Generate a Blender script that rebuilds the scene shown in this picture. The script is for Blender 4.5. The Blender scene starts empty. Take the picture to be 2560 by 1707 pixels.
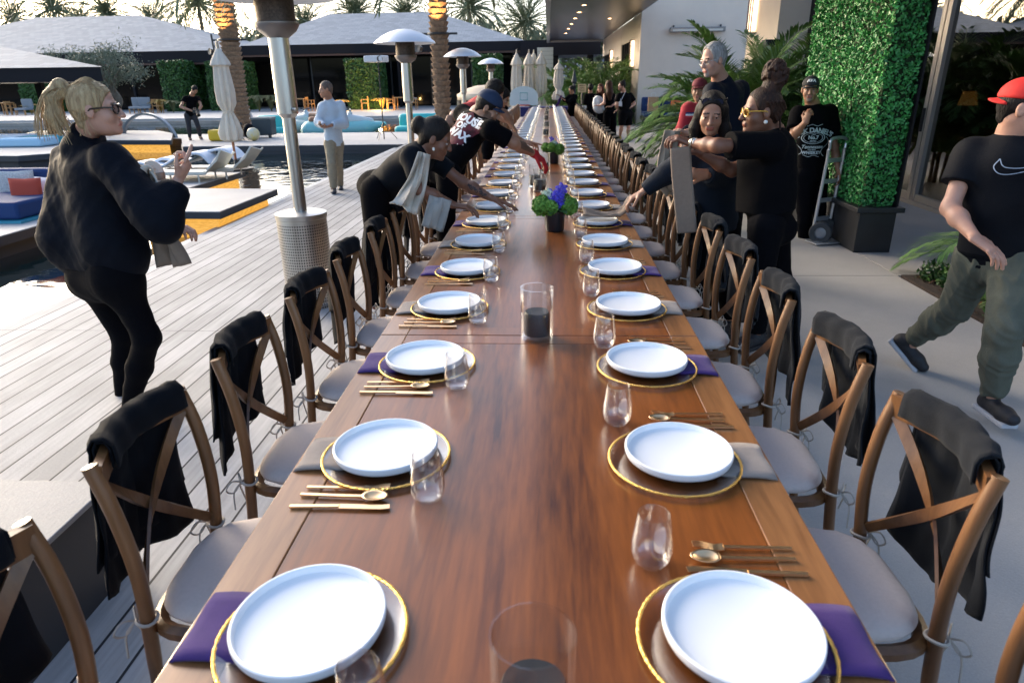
import bpy, math, random
import numpy as np
from math import sin, cos, pi, radians
from mathutils import Vector
from mathutils.bvhtree import BVHTree

# ------------------------------------------------------------------ camera, sky, sun, exposure
SC = bpy.context.scene
COL = SC.collection
RES = (1024, 682)
_p, _yaw, _roll = radians(21.3855), radians(3.2065), radians(-0.8702)
CAM = np.array([.0378, 0, 1.680])
FW = np.array([-sin(_yaw)*cos(_p), cos(_yaw)*cos(_p), -sin(_p)])
_r = np.array([cos(_yaw), sin(_yaw), 0.]); _u = np.cross(_r, FW)
RT = _r*cos(_roll)+_u*sin(_roll); UP = -_r*sin(_roll)+_u*cos(_roll)
cd = bpy.data.cameras.new('camera'); cam = bpy.data.objects.new('camera', cd); COL.objects.link(cam)
from mathutils import Matrix
cam.matrix_world = Matrix(((RT[0], UP[0], -FW[0], CAM[0]), (RT[1], UP[1], -FW[1], CAM[1]), (RT[2], UP[2], -FW[2], CAM[2]), (0, 0, 0, 1)))
cd.sensor_width = 36; cd.lens = 1670.7/2560*36; cd.clip_start = .05; cd.clip_end = 5000
cd.dof.use_dof = True; cd.dof.focus_distance = 3.6; cd.dof.aperture_fstop = 5.0
SC.camera = cam
W = bpy.data.worlds.new('World'); SC.world = W; W.use_nodes = True
nt = W.node_tree; bg = nt.nodes['Background']
sky = nt.nodes.new('ShaderNodeTexSky'); sky.sky_type = 'NISHITA'; sky.sun_disc = False
SUN_EL, SUN_AZ = radians(14), radians(-50)          # azimuth from +Y towards +X
sky.sun_elevation = SUN_EL; sky.sun_rotation = SUN_AZ; sky.altitude = 100; sky.air_density = .75; sky.dust_density = 3.2; sky.ozone_density = 1.2
nt.links.new(sky.outputs[0], bg.inputs[0]); bg.inputs[1].default_value = .15
sl = bpy.data.lights.new('sun', 'SUN'); sl.energy = .6; sl.angle = radians(25); sl.color = (1, .88, .72)
so = bpy.data.objects.new('sun', sl); COL.objects.link(so)
_sd = Vector((sin(SUN_AZ)*cos(SUN_EL), cos(SUN_AZ)*cos(SUN_EL), sin(SUN_EL)+.35))
so.rotation_euler = _sd.to_track_quat('Z', 'Y').to_euler()
SC.view_settings.view_transform = 'Standard'; SC.view_settings.look = 'None'
SC.view_settings.exposure = 1.98; SC.view_settings.gamma = 1
try:
    SC.cycles.max_bounces = 6; SC.cycles.transparent_max_bounces = 24; SC.cycles.glossy_bounces = 3; SC.cycles.diffuse_bounces = 3
    SC.cycles.sample_clamp_indirect = 4; SC.cycles.caustics_reflective = False; SC.cycles.caustics_refractive = False
except Exception: pass

rnd = random.Random(5); nrs = np.random.RandomState(3)
S_ = 1/.91875
def _ray(px, py): return FW+RT*((px*S_-1280)/1670.7)-UP*((py*S_-853.5)/1670.7)
def D(px, py, Y):                       # point seen at (px,py), standing at depth Y
    d = _ray(px, py); return CAM+d*(Y/d[1])
def G(px, py, z=0.):                    # point seen at (px,py) at height z
    d = _ray(px, py); return CAM+d*((z-CAM[2])/d[2])
def XP(px, py, x):
    d = _ray(px, py); return CAM+d*((x-CAM[0])/d[0])

# ------------------------------------------------------------------ materials
MATS = {}
def mat(name, col=(.5, .5, .5), rough=.6, metal=0., noise=0., nscale=8., bump=0., bscale=40., coat=0., sheen=0., stretch=(1, 1, 1), emit=None, estr=0., spec=.5, col2=None, coords='Object', sss=0.):
    if name in MATS: return MATS[name]
    m = bpy.data.materials.new(name); m.use_nodes = True; MATS[name] = m
    n = m.node_tree.nodes; l = m.node_tree.links; b = n['Principled BSDF']
    b.inputs['Base Color'].default_value = (*col, 1); b.inputs['Roughness'].default_value = rough
    b.inputs['Metallic'].default_value = metal; b.inputs['Coat Weight'].default_value = coat; b.inputs['Coat Roughness'].default_value = .15
    b.inputs['Specular IOR Level'].default_value = spec
    if sheen: b.inputs['Sheen Weight'].default_value = sheen; b.inputs['Sheen Roughness'].default_value = .4
    if sss: b.inputs['Subsurface Weight'].default_value = sss; b.inputs['Subsurface Radius'].default_value = (.02, .008, .004); b.inputs['Subsurface Scale'].default_value = .5
    if emit: b.inputs['Emission Color'].default_value = (*emit, 1); b.inputs['Emission Strength'].default_value = estr
    tc = n.new('ShaderNodeTexCoord'); mp = n.new('ShaderNodeMapping'); mp.inputs['Scale'].default_value = stretch
    l.new(tc.outputs[coords], mp.inputs[0])
    if noise or col2:
        nz = n.new('ShaderNodeTexNoise'); nz.inputs['Scale'].default_value = nscale; nz.inputs['Detail'].default_value = 5; nz.inputs['Roughness'].default_value = .6
        l.new(mp.outputs[0], nz.inputs[0])
        rp = n.new('ShaderNodeValToRGB'); rp.color_ramp.elements[0].position = .3; rp.color_ramp.elements[1].position = .7
        c2 = col2 or tuple(c*(1-noise) for c in col)
        rp.color_ramp.elements[0].color = (*c2, 1); rp.color_ramp.elements[1].color = (*col, 1)
        l.new(nz.outputs[0], rp.inputs[0]); l.new(rp.outputs[0], b.inputs['Base Color'])
    if bump:
        n2 = n.new('ShaderNodeTexNoise'); n2.inputs['Scale'].default_value = bscale; n2.inputs['Detail'].default_value = 4
        l.new(mp.outputs[0], n2.inputs[0]); bp = n.new('ShaderNodeBump'); bp.inputs['Strength'].default_value = min(1, bump); bp.inputs['Distance'].default_value = .01
        l.new(n2.outputs[0], bp.inputs['Height']); l.new(bp.outputs[0], b.inputs['Normal'])
    return m

def N(m, t): return m.node_tree.nodes.new(t)
def wood_table(name, dark, light, grey=0.):
    m = mat(name, light, .34, coat=.22); n = m.node_tree.nodes; l = m.node_tree.links; b = n['Principled BSDF']
    tc = n.new('ShaderNodeTexCoord'); mp = n.new('ShaderNodeMapping'); mp.inputs['Scale'].default_value = (1, .09, 1); l.new(tc.outputs['Object'], mp.inputs[0])
    oi = n.new('ShaderNodeObjectInfo'); ad = n.new('ShaderNodeVectorMath'); ad.operation = 'ADD'
    cx = n.new('ShaderNodeCombineXYZ'); mu = n.new('ShaderNodeMath'); mu.operation = 'MULTIPLY'; mu.inputs[1].default_value = 37
    l.new(oi.outputs['Random'], mu.inputs[0]); l.new(mu.outputs[0], cx.inputs[0]); l.new(mp.outputs[0], ad.inputs[0]); l.new(cx.outputs[0], ad.inputs[1])
    a = n.new('ShaderNodeTexNoise'); a.inputs['Scale'].default_value = 9; a.inputs['Detail'].default_value = 8; a.inputs['Roughness'].default_value = .62; a.inputs['Distortion'].default_value = .8
    f = n.new('ShaderNodeTexNoise'); f.inputs['Scale'].default_value = 70; f.inputs['Detail'].default_value = 4; f.inputs['Distortion'].default_value = .3
    g = n.new('ShaderNodeTexNoise'); g.inputs['Scale'].default_value = 2.2; g.inputs['Detail'].default_value = 3
    for q in (a, f, g): l.new(ad.outputs[0], q.inputs[0])
    m1 = n.new('ShaderNodeMixRGB'); m1.blend_type = 'MIX'; m1.inputs[0].default_value = .35; l.new(a.outputs[0], m1.inputs[1]); l.new(f.outputs[0], m1.inputs[2])
    m2 = n.new('ShaderNodeMixRGB'); m2.inputs[0].default_value = .3; l.new(m1.outputs[0], m2.inputs[1]); l.new(g.outputs[0], m2.inputs[2])
    r = n.new('ShaderNodeValToRGB'); e = r.color_ramp.elements
    e[0].position = .34; e[0].color = (*dark, 1); e[1].position = .68; e[1].color = (*light, 1)
    k = e.new(.5); k.color = (*[(x*.45+y*.55) for x, y in zip(dark, light)], 1)
    l.new(m2.outputs[0], r.inputs[0]); l.new(r.outputs[0], b.inputs['Base Color'])
    bp = n.new('ShaderNodeBump'); bp.inputs['Strength'].default_value = .06; l.new(f.outputs[0], bp.inputs['Height']); l.new(bp.outputs[0], b.inputs['Normal'])
    return m
def thin_glass(name, tint=(1, 1, 1), edge=.35, base=.04, rough=.02):
    m = bpy.data.materials.new(name); m.use_nodes = True; n = m.node_tree.nodes; l = m.node_tree.links; n.clear(); MATS[name] = m
    o = n.new('ShaderNodeOutputMaterial'); t = n.new('ShaderNodeBsdfTransparent'); t.inputs[0].default_value = (*tint, 1)
    g = n.new('ShaderNodeBsdfGlossy'); g.inputs['Roughness'].default_value = rough; g.inputs['Color'].default_value = (1, 1, 1, 1)
    lw = n.new('ShaderNodeLayerWeight'); lw.inputs[0].default_value = .5; mx = n.new('ShaderNodeMixShader')
    mr = n.new('ShaderNodeMapRange'); mr.inputs['To Min'].default_value = base; mr.inputs['To Max'].default_value = edge+base
    pw = n.new('ShaderNodeMath'); pw.operation = 'POWER'; pw.inputs[1].default_value = 3.2
    l.new(lw.outputs['Facing'], pw.inputs[0]); l.new(pw.outputs[0], mr.inputs[0]); l.new(mr.outputs[0], mx.inputs[0]); l.new(t.outputs[0], mx.inputs[1]); l.new(g.outputs[0], mx.inputs[2]); l.new(mx.outputs[0], o.inputs[0])
    return m
def leafmat(name, c1=(.1,.1,.1), c2=(.05,.05,.05), rough=.5, nscale=3.):
    m = mat(name, c1, rough, col2=c2, nscale=nscale); return m

# ------------------------------------------------------------------ mesh helpers
def A(*v): return np.array(v, float)
def nrm(v): v = np.asarray(v, float); return v/(np.linalg.norm(v)+1e-9)
class MB:
    def __init__(s): s.v = []; s.f = []; s.mi = []; s.cur = 0
    def add(s, vs, fs):
        o = len(s.v); s.v += [tuple(map(float, q)) for q in vs]; s.f += [tuple(o+i for i in q) for q in fs]; s.mi += [s.cur]*len(fs)
    def box(s, c, d, rot=None, taper=1.):
        x, y, z = [q/2 for q in d]; P = []
        for sz in (-1, 1):
            t = 1 if sz < 0 else taper
            for sx, sy in ((-1, -1), (1, -1), (1, 1), (-1, 1)): P.append(A(sx*x*t, sy*y*t, sz*z))
        if rot is not None:
            if np.isscalar(rot): R = np.array([[cos(rot), -sin(rot), 0], [sin(rot), cos(rot), 0], [0, 0, 1]])
            else: R = np.array(rot)
            P = [R@q for q in P]
        s.add([q+np.array(c) for q in P], [(3, 2, 1, 0), (4, 5, 6, 7), (0, 1, 5, 4), (1, 2, 6, 5), (2, 3, 7, 6), (3, 0, 4, 7)])
    def b2(s, lo, hi): lo = A(*lo); hi = A(*hi); s.box((lo+hi)/2, hi-lo)
    def tube(s, pts, r, n=8, flat=1., side=None, closed=False, caps=True, phase=0.):
        P = [np.array(p, float) for p in pts]; m = len(P)
        if np.isscalar(r): r = [r]*m
        T = [nrm((P[(i+1) % m] if closed else P[min(i+1, m-1)])-(P[(i-1) % m] if closed else P[max(i-1, 0)])) for i in range(m)]
        a = np.array(side, float) if side is not None else (A(0, 0, 1) if abs(T[0][2]) < .9 else A(1, 0, 0))
        rings = []
        for i in range(m):
            a = nrm(a-T[i]*(a@T[i])); b = np.cross(T[i], a)
            rings.append([P[i]+a*cos(2*pi*k/n+phase)*r[i]*flat+b*sin(2*pi*k/n+phase)*r[i] for k in range(n)])
        vs = [q for g in rings for q in g]; fs = []
        for i in range(m if closed else m-1):
            for k in range(n):
                j = (i+1) % m; fs.append((i*n+k, i*n+(k+1) % n, j*n+(k+1) % n, j*n+k))
        if caps and not closed: fs += [tuple(range(n-1, -1, -1)), tuple((m-1)*n+k for k in range(n))]
        s.add(vs, fs)
    def strap(s, pts, w, t, side): # flat band: width w along side, thickness t
        P = [np.array(p, float) for p in pts]; m = len(P); vs = []
        for i in range(m):
            T = nrm(P[min(i+1, m-1)]-P[max(i-1, 0)]); a = np.array(side[i] if isinstance(side, list) else side, float); a = nrm(a-T*(a@T)); b = np.cross(T, a)
            vs += [P[i]+a*w/2+b*t/2, P[i]-a*w/2+b*t/2, P[i]-a*w/2-b*t/2, P[i]+a*w/2-b*t/2]
        fs = []
        for i in range(m-1):
            for k in range(4): fs.append((i*4+k, i*4+(k+1) % 4, (i+1)*4+(k+1) % 4, (i+1)*4+k))
        fs += [(3, 2, 1, 0), tuple((m-1)*4+k for k in range(4))]; s.add(vs, fs)
    def lathe(s, prof, n=24, c=(0, 0, 0), cap0=False, cap1=False, axis=None, wob=None):
        c = A(*c); vs = []
        if axis is not None:
            az = nrm(axis); ax = nrm(np.cross(az, A(.3, .9, .2))); ay = np.cross(az, ax)
        else: ax, ay, az = A(1, 0, 0), A(0, 1, 0), A(0, 0, 1)
        for j, (r, z) in enumerate(prof):
            for k in range(n):
                a = 2*pi*k/n; rr = r*(wob(a, j) if wob else 1); vs.append(c+ax*cos(a)*rr+ay*sin(a)*rr+az*z)
        fs = [(j*n+k, j*n+(k+1) % n, (j+1)*n+(k+1) % n, (j+1)*n+k) for j in range(len(prof)-1) for k in range(n)]
        if cap0: fs.append(tuple(range(n-1, -1, -1)))
        if cap1: fs.append(tuple((len(prof)-1)*n+k for k in range(n)))
        s.add(vs, fs)
    def ell(s, c, r, n=12, m=8, R=None):
        vs = []; fs = []; c = A(*c)
        for j in range(m+1):
            t = pi*j/m
            for k in range(n):
                a = 2*pi*k/n; p = A(r[0]*sin(t)*cos(a), r[1]*sin(t)*sin(a), r[2]*cos(t)); vs.append(c+(R@p if R is not None else p))
        fs = [(j*n+k, (j+1)*n+k, (j+1)*n+(k+1) % n, j*n+(k+1) % n) for j in range(m) for k in range(n)]; s.add(vs, fs)
    def prism(s, poly, z0, z1):
        n = len(poly); vs = [(p[0], p[1], z0) for p in poly]+[(p[0], p[1], z1) for p in poly]
        ar = sum(poly[i][0]*poly[(i+1) % n][1]-poly[(i+1) % n][0]*poly[i][1] for i in range(n))
        fs = [tuple(range(n-1, -1, -1)), tuple(range(n, 2*n))]+[(i, (i+1) % n, n+(i+1) % n, n+i) for i in range(n)]
        if ar < 0: fs = [f[::-1] for f in fs]
        s.add(vs, fs)
    def build(s, name, m=None, parent=None, smooth=True, loc=None, bevel=0., soft=False, **tags):
        me = bpy.data.meshes.new(name); vs = np.array(s.v)
        if loc is not None: vs = vs-np.array(loc)
        me.from_pydata(vs.tolist(), [], s.f); ms = m if isinstance(m, (list, tuple)) else [m]
        for q in ms: me.materials.append(q)
        if len(ms) > 1: me.polygons.foreach_set('material_index', s.mi)
        if smooth:
            me.polygons.foreach_set('use_smooth', [True]*len(me.polygons))
            try:
                if not soft: me.set_sharp_from_angle(angle=radians(38))
            except Exception: pass
        o = bpy.data.objects.new(name, me); COL.objects.link(o)
        if loc is not None and parent is None: o.location = tuple(loc)
        if parent is not None: o.parent = parent
        if bevel:
            b = o.modifiers.new('bevel', 'BEVEL'); b.width = bevel; b.segments = 2; b.limit_method = 'ANGLE'; b.angle_limit = radians(40)
        tag(o, **tags); return o
def tag(o, label=None, cat=None, group=None, kind=None):
    if label: o['label'] = label
    if cat: o['category'] = cat
    if group: o['group'] = group
    if kind: o['kind'] = kind
    return o
def thing(name, label, cat, loc=(0, 0, 0), rz=0., group=None):
    o = bpy.data.objects.new(name, None); COL.objects.link(o); o.location = tuple(loc); o.rotation_euler = (0, 0, rz); o.empty_display_size = .1
    return tag(o, label, cat, group)
def dup(o, parent=None, loc=None, rz=None, label=None, skip=()):
    c = o.copy(); COL.objects.link(c); c.parent = parent
    if loc is not None: c.location = tuple(loc)
    if rz is not None: c.rotation_euler[2] = rz
    if label: c['label'] = label
    for ch in o.children:
        if ch.name.split('.')[0] in skip: continue
        dup(ch, c)
    return c
def struct(name, mb, m, **k): o = mb.build(name, m, smooth=False, **k); o['kind'] = 'structure'; return o
def curve(pts, n=6):                     # Catmull-Rom
    P = [np.array(p, float) for p in pts]; P = [2*P[0]-P[1]]+P+[2*P[-1]-P[-2]]; out = []
    for i in range(1, len(P)-2):
        for k in range(n):
            t = k/n; a, b, c, d = P[i-1:i+3]
            out.append(.5*((2*b)+(-a+c)*t+(2*a-5*b+4*c-d)*t*t+(-a+3*b-3*c+d)*t**3))
    out.append(P[-2]); return out
_ones = 'zeroth first second third fourth fifth sixth seventh eighth ninth tenth eleventh twelfth thirteenth fourteenth fifteenth sixteenth seventeenth eighteenth nineteenth'.split()
def ordn(k):
    if k < 20: return _ones[k]
    t = {2: 'twent', 3: 'thirt', 4: 'fort'}[k//10]
    return t+'ieth' if k % 10 == 0 else t+'y-'+_ones[k % 10]
# ------------------------------------------------------------------ ground, deck, pool, terrace
def deck_material():
    m = mat('deck_boards', (.52, .50, .49), .75, bump=.15, bscale=60, spec=.25); n = m.node_tree.nodes; l = m.node_tree.links; b = n['Principled BSDF']
    tc = n.new('ShaderNodeTexCoord'); sp = n.new('ShaderNodeSeparateXYZ'); l.new(tc.outputs['Object'], sp.inputs[0])
    dv = n.new('ShaderNodeMath'); dv.operation = 'DIVIDE'; dv.inputs[1].default_value = .14; l.new(sp.outputs[0], dv.inputs[0])
    fr = n.new('ShaderNodeMath'); fr.operation = 'FRACT'; l.new(dv.outputs[0], fr.inputs[0])
    lt = n.new('ShaderNodeMath'); lt.operation = 'LESS_THAN'; lt.inputs[1].default_value = .075; l.new(fr.outputs[0], lt.inputs[0])
    # butt joints across the boards, one every 3.6 m
    ay = n.new('ShaderNodeMath'); ay.operation = 'ADD'; ay.inputs[1].default_value = 2.74; l.new(sp.outputs[1], ay.inputs[0])
    dy = n.new('ShaderNodeMath'); dy.operation = 'DIVIDE'; dy.inputs[1].default_value = 3.6; l.new(ay.outputs[0], dy.inputs[0])
    fy = n.new('ShaderNodeMath'); fy.operation = 'FRACT'; l.new(dy.outputs[0], fy.inputs[0])
    ly = n.new('ShaderNodeMath'); ly.operation = 'LESS_THAN'; ly.inputs[1].default_value = .0014; l.new(fy.outputs[0], ly.inputs[0])
    mxx = n.new('ShaderNodeMath'); mxx.operation = 'MAXIMUM'; l.new(lt.outputs[0], mxx.inputs[0]); l.new(ly.outputs[0], mxx.inputs[1])
    fl = n.new('ShaderNodeMath'); fl.operation = 'FLOOR'; l.new(dv.outputs[0], fl.inputs[0])
    wn = n.new('ShaderNodeTexWhiteNoise'); wn.noise_dimensions = '1D'; l.new(fl.outputs[0], wn.inputs['W'])
    mp = n.new('ShaderNodeMapping'); mp.inputs['Scale'].default_value = (1, .06, 1); l.new(tc.outputs['Object'], mp.inputs[0])
    nz = n.new('ShaderNodeTexNoise'); nz.inputs['Scale'].default_value = 45; nz.inputs['Detail'].default_value = 5; l.new(mp.outputs[0], nz.inputs[0])
    st = n.new('ShaderNodeTexNoise'); st.inputs['Scale'].default_value = 1.6; st.inputs['Detail'].default_value = 6; l.new(tc.outputs['Object'], st.inputs[0])
    ma = n.new('ShaderNodeMath'); ma.operation = 'MULTIPLY_ADD'; ma.inputs[1].default_value = .35; ma.inputs[2].default_value = -.1; l.new(wn.outputs[0], ma.inputs[0])
    sm = n.new('ShaderNodeMath'); sm.operation = 'ADD'; l.new(nz.outputs[0], sm.inputs[0]); l.new(ma.outputs[0], sm.inputs[1])
    s2 = n.new('ShaderNodeMath'); s2.operation = 'ADD'; l.new(sm.outputs[0], s2.inputs[0]); l.new(st.outputs[0], s2.inputs[1])
    rp = n.new('ShaderNodeValToRGB'); rp.color_ramp.elements[0].position = .6; rp.color_ramp.elements[0].color = (.31, .305, .30, 1); rp.color_ramp.elements[1].position = 1.; rp.color_ramp.elements[1].color = (.47, .46, .455, 1)
    s3 = n.new('ShaderNodeMath'); s3.operation = 'MULTIPLY'; s3.inputs[1].default_value = .75; l.new(s2.outputs[0], s3.inputs[0]); l.new(s3.outputs[0], rp.inputs[0])
    mx = n.new('ShaderNodeMixRGB'); l.new(mxx.outputs[0], mx.inputs[0]); l.new(rp.outputs[0], mx.inputs[1]); mx.inputs[2].default_value = (.02, .02, .025, 1); l.new(mx.outputs[0], b.inputs['Base Color'])
    return m
MD = deck_material()
def concrete(name, c, joints=None):
    m = mat(name, c, .7, bump=.2, bscale=90); n = m.node_tree.nodes; l = m.node_tree.links; b = n['Principled BSDF']
    tc = n.new('ShaderNodeTexCoord'); a = n.new('ShaderNodeTexNoise'); a.inputs['Scale'].default_value = .9; a.inputs['Detail'].default_value = 9; a.inputs['Roughness'].default_value = .65; l.new(tc.outputs['Object'], a.inputs[0])
    r = n.new('ShaderNodeValToRGB'); r.color_ramp.elements[0].position = .3; r.color_ramp.elements[1].position = .7
    r.color_ramp.elements[0].color = (*[q*.78 for q in c], 1); r.color_ramp.elements[1].color = (*c, 1); l.new(a.outputs[0], r.inputs[0])
    s = n.new('ShaderNodeTexNoise'); s.inputs['Scale'].default_value = 220; l.new(tc.outputs['Object'], s.inputs[0])
    mx = n.new('ShaderNodeMixRGB'); mx.blend_type = 'MULTIPLY'; mx.inputs[0].default_value = .35; l.new(r.outputs[0], mx.inputs[1]); l.new(s.outputs[0], mx.inputs[2]); l.new(mx.outputs[0], b.inputs['Base Color'])
    g = n.new('ShaderNodeGamma'); g.inputs[1].default_value = .85; l.new(mx.outputs[0], g.inputs[0]); l.new(g.outputs[0], b.inputs['Base Color'])
    return m
MC = concrete('pavement_concrete', (.50, .46, .42)); MC2 = concrete('pool_concrete', (.50, .48, .46)); MDARK = mat('joint_dark', (.04, .04, .04), .9)
ED = -4.05
b = MB(); b.b2((ED, -4, -.3), (-.02, 34, 0)); struct('deck', b, MD)
b = MB(); b.b2((ED-.32, -4, -.32), (ED-.003, 19.7, -.09)); struct('pool_kerb', b, mat('kerb_stone', (.42, .42, .43), .5, noise=.2))
b = MB()   # pavement slabs with open joints
ys = [-4, 5.955, 12.2, 18.6, 25., 34.]
for i in range(5): b.b2((-.012, ys[i], -.3), (3.165, ys[i+1]-.012, -.002))
for i in range(5):
    if i == 0: continue
    b.b2((3.177, ys[i], -.3), (9, ys[i+1]-.012, -.002))
struct('pavement', b, MC)
b = MB(); b.b2((-1, -6, -.4), (9, 34, -.03)); struct('pavement_base', b, MDARK)
b = MB(); b.b2((-900, -900, -1.6), (900, 900, -1.2)); struct('ground', b, mat('dry_ground', (.25, .2, .15), .9, noise=.3, nscale=.05))
b = MB(); b.b2((-70, 36.5, -1.1), (9, 80, -.001)); struct('terrace', b, MC2)
b = MB(); b.b2((-70, 36.2, -.7), (-4.2, 36.5, -.12)); b.b2((-70, 35.7, -.7), (-4.2, 36.2, -.3)); struct('terrace_steps', b, mat('step_stone', (.34, .32, .29), .7, noise=.25, nscale=2))
b = MB(); b.b2((-4.2, 34, -1.1), (9, 36.5, -.003)); struct('far_path', b, MC2)
# pool water
mw = mat('pool_water', (.006, .014, .016), .03, spec=.6); n = mw.node_tree.nodes; l = mw.node_tree.links
tc = n.new('ShaderNodeTexCoord'); nz = n.new('ShaderNodeTexNoise'); nz.inputs['Scale'].default_value = 1.6; nz.inputs['Detail'].default_value = 3; nz.inputs['Distortion'].default_value = .6
l.new(tc.outputs['Object'], nz.inputs[0]); bp = n.new('ShaderNodeBump'); bp.inputs['Strength'].default_value = .10; bp.inputs['Distance'].default_value = .12; l.new(nz.outputs[0], bp.inputs['Height']); l.new(bp.outputs[0], n['Principled BSDF'].inputs['Normal'])
n['Principled BSDF'].inputs['IOR'].default_value = 2.3
b = MB(); b.b2((-80, -8, -1.1), (ED-.33, 35.7, -.24)); struct('pool_water', b, mw)
b = MB(); b.b2((-90, -14, -1.1), (9, -8.01, -.002)); b.b2((-90, -8, -1.1), (-80.01, 36, -.002)); struct('surrounding_paving', b, MC2)
# distant mountain range
b = MB(); vs = []; fs = []; n_ = 90
for i in range(n_):
    a = radians(-110+180*i/(n_-1)); R_ = 2400; h = 70+50*sin(i*.23+1)+25*sin(i*.61)+14*sin(i*1.7)+7*sin(i*3.1)
    if i > 52: h *= .62
    vs += [(R_*sin(a), R_*cos(a), -5), (R_*1.1*sin(a), R_*1.1*cos(a), max(30, h)), (R_*1.35*sin(a), R_*1.35*cos(a), -5)]
fs = [(3*i+k, 3*i+3+k, 3*i+4+k, 3*i+1+k) for i in range(n_-1) for k in (0, 1)]
b.add(vs, fs); struct('mountains', b, mat('mountain_rock', (.10, .13, .18), .95, noise=.3, nscale=.01))
# docks and platforms in the pool
def slab(name, poly, ztop, th, label, recess=.18, gold=True, cat='platform', zb=-.6):
    t = thing(name, label, cat, (poly[0][0], poly[0][1], ztop-th)); L = t.location
    def P(mb, nm, mt, par=t): o = mb.build(nm, mt, smooth=False, loc=(L[0], L[1], L[2])); o.location = (0, 0, 0); o.parent = par; return o
    b = MB(); b.prism(poly, ztop-.012, ztop); P(b, 'top_surface', MC2)
    b = MB(); b.prism(poly, ztop-th, ztop-.0125); P(b, 'fascia', mat('slab_fascia', (.035, .037, .045), .5))
    c = np.mean([p[:2] for p in poly], 0); q = [c+(np.array(p[:2])-c)*(1-recess/np.linalg.norm(np.array(p[:2])-c)) for p in poly]
    b = MB(); b.prism(q, zb, ztop-th-.001)
    if gold: P(b, 'lit_base', mat('gold_lit_base', (.5, .35, .12), .5, emit=(1., .48, .07), estr=.22, noise=.85, nscale=9, stretch=(1, 1, 5)))  # emission stands in for LED light falling on the base wall
    else: P(b, 'lower_wall', mat('slab_fascia'))
    return t
slab('pool_dock', [(-10.6, 19.7), (ED-.02, 19.7), (ED-.02, 24.6), (-28, 24.6), (-28, 22.7), (-12.2, 22.7)], .0, .16, 'wide pale dock crossing the pool that the photographer stands on', gold=False, recess=.05, cat='dock')
def GP(z, *pts): return [tuple(G(x, y, z)[:2]) for x, y in pts]
slab('pool_platform', GP(.14, (637, 434), (504, 486), (300, 485), (372, 432)), .14, .10, 'pale slab platform with gold lit base beside the deck edge')
slab('pool_platform', GP(.14, (563, 393), (432, 432), (330, 436), (395, 392)), .14, .10, 'pale slab platform with gold lit base under the closed parasol and loungers')
slab('pool_platform', GP(.14, (362, 300), (397, 306), (393, 322), (60, 322), (60, 306), (90, 300)), .14, .14, 'far pale platform with glowing gold side beyond the steel hoop')
slab('pool_platform', GP(.14, (215, 332), (150, 350), (40, 358), (-200, 358), (-200, 340), (0, 332)), .14, .14, 'pale platform carrying the sunbeds under the pavilion roof', gold=False)
slab('pool_platform', [(-6.4, 4.6), (-6.4, 10.2), (-12, 10.2), (-12, 4.6)], .05, .12, 'pale platform carrying the sunken blue sofa', gold=False)
# bench block near the camera
t = thing('stone_bench', 'low bench block with pale top and dark side beside the closest pool side chairs', 'bench', (-1.5, 1.9, 0))
b = MB(); b.b2((-2.6, -3.4, .355), (.0, .05, .375)); b.build('top_slab', concrete('bench_top', (.36, .35, .34)), t, smooth=False, bevel=.004)
b = MB(); b.b2((-2.59, -3.39, 0), (-.012, .038, .354)); b.build('side_panel', mat('bench_side', (.035, .035, .04), .6), t, smooth=False)
t = thing('cushion_box', 'teal seat cushion lying on the low bench block', 'cushion', (-1.95, 1.35, .377))
b = MB(); b.box((0, 0, .06), (.5, .5, .11)); b.build('cushion', mat('teal_fabric', (.01, .09, .12), .8), t, bevel=.03)
b = MB(); b.tube([(-.25, -.25, .06), (.25, -.25, .06), (.25, .25, .06), (-.25, .25, .06)], .006, 6, closed=True); b.build('piping', mat('navy_piping', (.01, .03, .05), .8), t)

# ------------------------------------------------------------------ the dining tables
WT = wood_table('table_wood', (.042, .009, .003), (.29, .088, .016)); WB = wood_table('table_border_wood', (.12, .045, .015), (.38, .17, .06))
T0, TL, HW, TZ = .0, 2.413, .61, .76
tb = thing('dining_table', '', 'table', (0, T0, 0), group='wooden tables joined end to end')
b = MB(); b.b2((-HW+.105, .085, TZ-.03), (HW-.105, TL-.089, TZ-.0015)); b.build('table_top', WT, tb, smooth=False)
for s in (-1, 1):
    b = MB(); lo, hi = sorted((s*(HW-.103), s*HW)); b.b2((lo, .002, TZ-.032), (hi, TL-.004, TZ)); b.build('side_board', WB, tb, smooth=False, bevel=.003)
for y in (.002, TL-.087):
    b = MB(); b.b2((-HW+.104, y, TZ-.03), (HW-.104, y+.083, TZ-.0005)); b.build('end_board', WT, tb, smooth=False, bevel=.002)
b = MB(); x, y0, y1 = HW-.06, .06, TL-.06
for s in (-1, 1): b.b2((s*x-.012, y0, TZ-.11), (s*x+.012, y1, TZ-.034)); b.b2((-x+.013, (y0 if s < 0 else y1-.024), TZ-.11), (x-.013, (y0+.024 if s < 0 else y1), TZ-.034))
b.build('apron', WB, tb, smooth=False)
for sx in (-1, 1):
    for yy in (.16, TL-.16):
        b = MB(); b.tube([(sx*.5, yy, 0), (sx*.5, yy, TZ-.034)], [.036, .045], 4, phase=pi/4); b.build('leg', WB, tb, smooth=False)
for k in range(10):
    lb = 'brown wooden dining table module, %s from the near end of the long row' % ordn(k+1)
    o = tb if k == 0 else dup(tb, loc=(0, T0+TL*k, 0)); o['label'] = lb
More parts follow.
